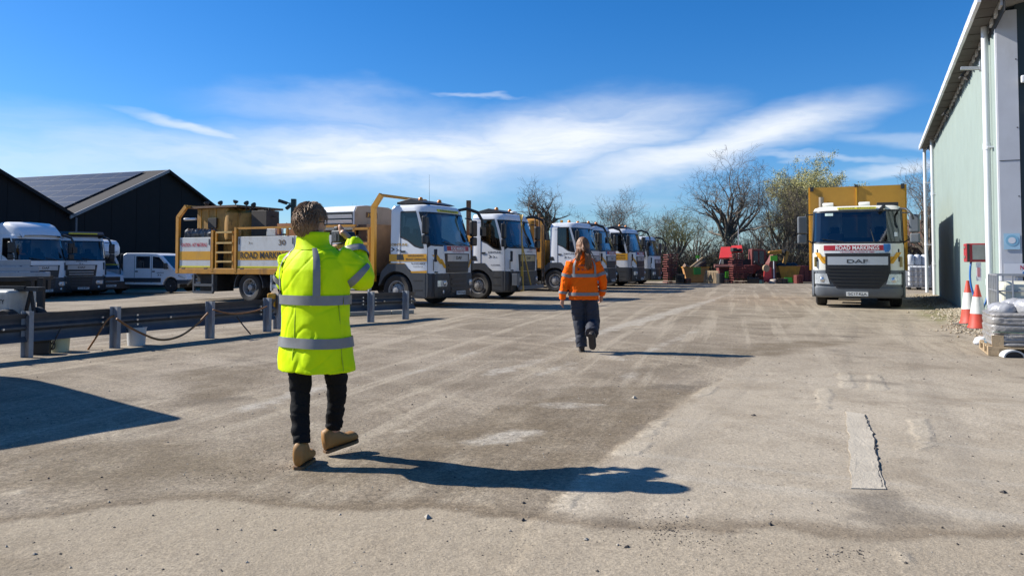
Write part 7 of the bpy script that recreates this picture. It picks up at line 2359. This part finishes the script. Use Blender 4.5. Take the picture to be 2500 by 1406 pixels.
# trousers
tr_ = MB()
limb(tr_, [lh + Vector((0.02, 0, 0.03)), lh.lerp(lk, 0.5), lk, lk.lerp(la, 0.5) , la + Vector((0, 0, 0.06))], [0.08, 0.088, 0.070, 0.064, 0.060], 18, 9, 0.010, 1.0)
limb(tr_, [rh + Vector((0, 0, 0.06)), rh.lerp(rk, 0.5), rk, rk.lerp(ra_, 0.5), ra_ + Vector((0, 0, 0.05))], [0.08, 0.088, 0.072, 0.066, 0.062], 18, 9, 0.010, 7.0)
limb(tr_, [Vector((0, 0, 0.84)), Vector((0, 0, 0.98))], [0.12, 0.12], 18, 4)
me_ = baked(tr_, 0.010, 2, 0.4, lambda p: 0.004 * noise.noise((p.x * 12, p.y * 12, p.z * 20)) - 0.009 * max(0.0, 0.12 - abs(noise.noise((p.x * 5, p.y * 5 + p.z * 5, p.z * 12)))) / 0.12)
me_.materials.append(black_cloth)
link('trousers', me_, T)
boot(T, L_(-0.085, 0.0, 0.087), L_(0.08, 0.99, 0), 0.0, (tan_leather, sole), high=0.155)
boot(T, L_(0.055, 0.30, 0.125), L_(0.80, 0.60, 0), R(11), (tan_leather, sole), high=0.14)
# hair: a tousled crop of overlapping locks
hb_ = MB()
rnd = random.Random(8)


def cap_pt(az_, elv, r):
    v = Vector((math.sin(az_) * math.cos(elv), math.cos(az_) * math.cos(elv), math.sin(elv)))
    return hc_ + Vector((v.x * 0.088, v.y * 0.104, v.z * 0.118)) * r


rings_ = []
for i in range(9):
    e_ = R(-34 + 15.4 * i)
    rings_.append([cap_pt(6.2832 * j / 26, min(e_, R(89)) if math.cos(6.2832 * j / 26 - FAZ) < 0.35 else max(min(e_, R(89)), R(22)), 1.08 + 0.03 * noise.noise((j * 0.7, i * 0.8, 2))) for j in range(26)])
hb_.rings(rings_)
for i in range(4200):
    a_ = rnd.uniform(0, 6.2832)
    front = math.cos(a_ - FAZ)
    e_ = rnd.uniform(R(-46) if front < 0.25 else R(22), R(88))
    p0 = cap_pt(a_, e_, 1.08)
    out_ = (p0 - hc_).normalized()
    sw = 0.9 * noise.noise((p0.x * 16, p0.y * 16, p0.z * 16))
    tang = Vector((-out_.y, out_.x, 0)) * sw + Vector((0, 0, -1)) + out_ * out_.z
    d_ = (tang.normalized() + out_ * (0.22 + 0.3 * noise.noise((p0.x * 22, p0.y * 22, p0.z * 22 + 5))) + Vector((rnd.gauss(0, 0.16), rnd.gauss(0, 0.16), rnd.gauss(0, 0.12)))).normalized()
    l_ = rnd.uniform(0.028, 0.05)
    hb_.tube([p0, p0 + d_ * l_ * 0.5 + out_ * 0.007, p0 + d_ * l_ - out_ * 0.004], [0.0030, 0.0028, 0.0008], 3, caps=False)
hb_.build('hair', hair_lt, T, smooth=180)
gl_ = MB()
for sg in (-1, 1):
    e0 = hc_ + fd * 0.1 + rd * sg * 0.035 - Vector((0, 0, 0.0))
    gl_.tube([e0 + rd * 0.026 * math.cos(a) + Vector((0, 0, 0.018 * math.sin(a))) for a in [6.2832 * q / 14 for q in range(14)]], 0.003, 5, closed=True)
    gl_.tube([e0 + rd * sg * 0.026, hc_ + rd * sg * 0.083 + fd * 0.05, hc_ + rd * sg * 0.084 - fd * 0.01 - Vector((0, 0, 0.01))], 0.003, 5)
gl_.build('glasses', dark, T)
for sg in (-1, 1):
    MB().lathe([(0.011, -0.002), (0.006, 0.004), (0.0, 0.005)], 10, Matrix.Translation(hc_ + fd * 0.088 + rd * sg * 0.033) @ (fd.to_track_quat('Z', 'Y').to_matrix().to_4x4())).build('eye', black_ink, T)
# the camera held up to the face
cT = thing('camera_body', 'black camera held up by the person in the yellow coat', 'camera', base1, PR)
rotc = Matrix((rd, fd, Vector((0, 0, 1)))).transposed()
MB().box(CAMC, (0.135, 0.05, 0.09), rotc).box(CAMC + Vector((0, 0, 0.055)), (0.055, 0.05, 0.035), rotc).box(CAMC + rd * 0.055 + fd * 0.015, (0.035, 0.05, 0.085), rotc).build('body', dark, cT, bevel=0.01)
MB().cyl(CAMC + fd * 0.02, CAMC + fd * 0.12, 0.037, n=20).build('lens', dark, cT, smooth=40)
MB().box(CAMC - fd * 0.029 - Vector((0, 0, 0.008)), (0.075, 0.004, 0.055), rotc).build('screen', black_ink, cT)
MB().tube(crom([CAMC - rd * 0.065 + Vector((0, 0, 0.03)), CAMC - rd * 0.11 - Vector((0, 0, 0.05)), CAMC - rd * 0.06 - fd * 0.06 - Vector((0, 0, 0.12))], 6), 0.006, 6).build('strap', dark, cT)

# ---------------------------------------------------------------- the walker in the orange jacket
base2 = Vector((1.105, 11.72, zg(1.105, 11.72)))
T = thing('person', 'person with long brown hair in an orange hi-vis jacket walking away', 'person', base2, R(2))
tor = Torso([(0.80, 0.0, 0.0, 0.236, 0.165), (0.9, 0, 0, 0.232, 0.16), (1.05, 0, 0, 0.215, 0.145), (1.2, 0, 0, 0.218, 0.14), (1.32, 0, 0, 0.212, 0.132), (1.40, 0, 0.005, 0.175, 0.115), (1.45, 0, 0.01, 0.115, 0.095), (1.48, 0, 0.012, 0.085, 0.085)], 2.4, 0.010, 9.0)
V3 = Vector
RA = dict(pts=[V3((0.185, 0, 1.37)), V3((0.245, -0.01, 1.24)), V3((0.295, -0.02, 1.09)), V3((0.305, 0.03, 0.98)), V3((0.292, 0.09, 0.86))], rad=[0.082, 0.076, 0.067, 0.060, 0.052])
LA = dict(pts=[V3((-0.185, 0, 1.37)), V3((-0.245, -0.01, 1.22)), V3((-0.285, -0.01, 1.07)), V3((-0.315, -0.01, 0.93)), V3((-0.33, 0.0, 0.80))], rad=[0.082, 0.076, 0.067, 0.060, 0.052])
jk = MB()
tor.solid(jk, 0.80, 1.48, 28, 40)
limb(jk, RA['pts'], RA['rad'], 16, 7, 0.012, 11)
limb(jk, LA['pts'], LA['rad'], 16, 7, 0.012, 13)
me_ = baked(jk, 0.010, 3, 0.5, lambda p: 0.006 * noise.noise((p.x * 14 + 4, p.y * 14, p.z * 10)) - 0.007 * max(0.0, 0.10 - abs(noise.noise((p.x * 3.6 + p.z * 3, p.y * 3.6, p.z * 7 - p.x * 7)))) / 0.10)
me_.materials.append(hv_orange)
coat = link('jacket', me_, T)
cb_ = Torso([(1.44, 0, 0.01, 0.105, 0.10), (1.50, 0, 0.012, 0.092, 0.092), (1.56, 0, 0.015, 0.096, 0.095)], 2.2, 0.005, 5.0)
MB().rings([[cb_.pt(1.44 + 0.12 * i / 5, 6.2832 * j / 30) for j in range(30)] for i in range(6)] + [[cb_.pt(1.56 - 0.09 * i / 3, 6.2832 * j / 30, -0.012) for j in range(30)] for i in range(4)], caps=False).build('collar', hv_orange, coat, smooth=180)
tor.band(0.862, 0.912, 0, 360, 0.011, 3, 56).build('reflective_band', tape, coat, smooth=180)
tor.band(1.145, 1.195, 0, 360, 0.011, 3, 56).build('reflective_band', tape, coat, smooth=180)
for (a0, a1) in ((-52, -40), (-140, -128), (40, 52), (128, 140)):
    tor.band(1.19, 1.415, a0, a1, 0.012, 10, 4).build('reflective_brace', tape, coat, smooth=180)
for A, sd_ in ((RA, 11), (LA, 13)):
    for sub in ((0.30, 0.385), (0.74, 0.82)):
        limb(MB(), A['pts'], [r + 0.011 for r in A['rad']], 16, 24, 0.01, sd_, sub=sub, off=0.001).build('sleeve_band', tape, coat, smooth=180)
yb_ = -0.158
letters('lettering', 'JOINTLINE', navy_ink, coat, (-0.10, yb_, 1.305), (1, 0, 0), (0, 0, 1), 0.22, 0.035)
chevrons(coat, (-0.13, yb_, 1.245), (1, 0, 0), 0.062, navy_ink, 3)
bd = MB()
hc_ = V3((-0.005, 0.03, 1.64))
head_geo(bd, hc_, 0.0, 0.96)
limb(bd, [V3((0, 0, 1.38)), V3((0, 0.008, 1.5)), hc_ - V3((0, 0, 0.03))], [0.065, 0.052, 0.052], 12, 5)
limb(bd, [V3((0, 0, 0.86)), V3((0, 0, 1.08)), V3((0, 0, 1.3)), V3((0, 0, 1.4))], [0.14, 0.115, 0.12, 0.08], 14, 5)
for A in (RA, LA):
    limb(bd, [V3((0, 0, 1.34))] + A['pts'], [0.05, 0.05, 0.04, 0.034, 0.028, 0.026], 10, 5)
hand(bd, RA['pts'][-1], V3((0.285, 0.12, 0.775)), V3((-0.7, 0.3, -0.3)), V3((-0.3, 0.9, 0)), 0.9)
hand(bd, LA['pts'][-1], V3((-0.335, 0.02, 0.715)), V3((0.7, 0.2, -0.3)), V3((0.2, 0.9, 0)), 0.9)
lh, lk, la = V3((-0.10, 0, 0.86)), V3((-0.065, 0.05, 0.48)), V3((-0.03, 0.0, 0.10))
rh, rk, ra_ = V3((0.10, 0, 0.86)), V3((0.145, 0.02, 0.46)), V3((0.075, -0.33, 0.27))
for h_, k_, a_ in ((lh, lk, la), (rh, rk, ra_)):
    limb(bd, [V3((0, 0, 0.92)), h_, k_, a_], [0.09, 0.085, 0.055, 0.038], 12, 6)
me_ = baked(bd, 0.009, 3, 0.4)
me_.materials.append(skin)
link('body', me_, T)
tr_ = MB()
limb(tr_, [lh + V3((0.01, 0.01, 0.02)), lh.lerp(lk, 0.5), lk, lk.lerp(la, 0.5), la + V3((0, 0, -0.03))], [0.112, 0.114, 0.1, 0.09, 0.088], 18, 9, 0.010, 21.0)
limb(tr_, [rh + V3((-0.01, 0.01, 0.02)), rh.lerp(rk, 0.5), rk + V3((0, 0, -0.02)), rk.lerp(ra_, 0.45), rk.lerp(ra_, 0.82)], [0.112, 0.117, 0.112, 0.102, 0.104], 18, 9, 0.010, 27.0)
limb(tr_, [V3((0, 0.01, 0.78)), V3((0, 0.01, 0.93))], [0.12, 0.12], 18, 4)
me_ = baked(tr_, 0.011, 2, 0.4, lambda p: 0.004 * noise.noise((p.x * 12, p.y * 12, p.z * 16)) - 0.008 * max(0.0, 0.12 - abs(noise.noise((p.x * 5, p.y * 5 + p.z * 4, p.z * 9)))) / 0.12)
me_.materials.append(navy_cloth)
link('trousers', me_, T)
boot(T, V3((-0.03, 0.0, 0.087)), (0.1, 1, 0), 0.0, (M('dark_shoe', (0.02, 0.016, 0.015), 0.6), M('shoe_sole', (0.035, 0.028, 0.025), 0.8)), name='shoe', high=0.10)
boot(T, V3((0.085, -0.36, 0.275)), (0.45, 0.9, 0), R(-66), (MATS['dark_shoe'], MATS['shoe_sole']), name='shoe', high=0.10)
hb_ = MB()


def cap2(az_, elv, r):
    v = V3((math.sin(az_) * math.cos(elv), math.cos(az_) * math.cos(elv), math.sin(elv)))
    return hc_ + V3((v.x * 0.088, v.y * 0.104, v.z * 0.118)) * r


rings_ = [[cap2(6.2832 * j / 24, min(R(89), R(-30 + 15 * i)) if math.cos(6.2832 * j / 24) < 0.5 else max(R(28), min(R(89), R(-30 + 15 * i))), 1.08 + 0.03 * noise.noise((j * 0.8, i * 0.4, 2))) for j in range(24)] for i in range(9)]
hb_.rings(rings_)
rnd = random.Random(12)
for i in range(420):
    a_ = rnd.uniform(R(75), R(285))
    p0 = cap2(a_, rnd.uniform(R(0), R(70)), 1.07)
    sx = math.sin(a_)
    if -0.35 < sx < 0.1:            # the parting over the collar
        endz = rnd.uniform(1.52, 1.58)
    else:
        endz = rnd.uniform(1.38, 1.5) if sx < 0 else rnd.uniform(1.24, 1.42)
    xe = -0.115 + rnd.gauss(0, 0.018) if sx < -0.2 else 0.055 + rnd.gauss(0, 0.03)
    if endz > 1.51:
        xe = p0.x
    ye = -0.118 + rnd.gauss(0, 0.012) - (0.03 if endz < 1.42 else 0)
    p3 = V3((xe, ye, endz))
    m1 = V3((p0.x * 1.05, p0.y - 0.015, max(endz + 0.08, hc_.z - 0.05)))
    hb_.tube(crom([p0, m1, V3(((m1.x + xe) / 2, ye - 0.004, (m1.z + endz) / 2)), p3], 4), [0.0075] * 9 + [0.007, 0.006, 0.004, 0.001], 5)
hb_.build('hair', hair_br, T, smooth=180)
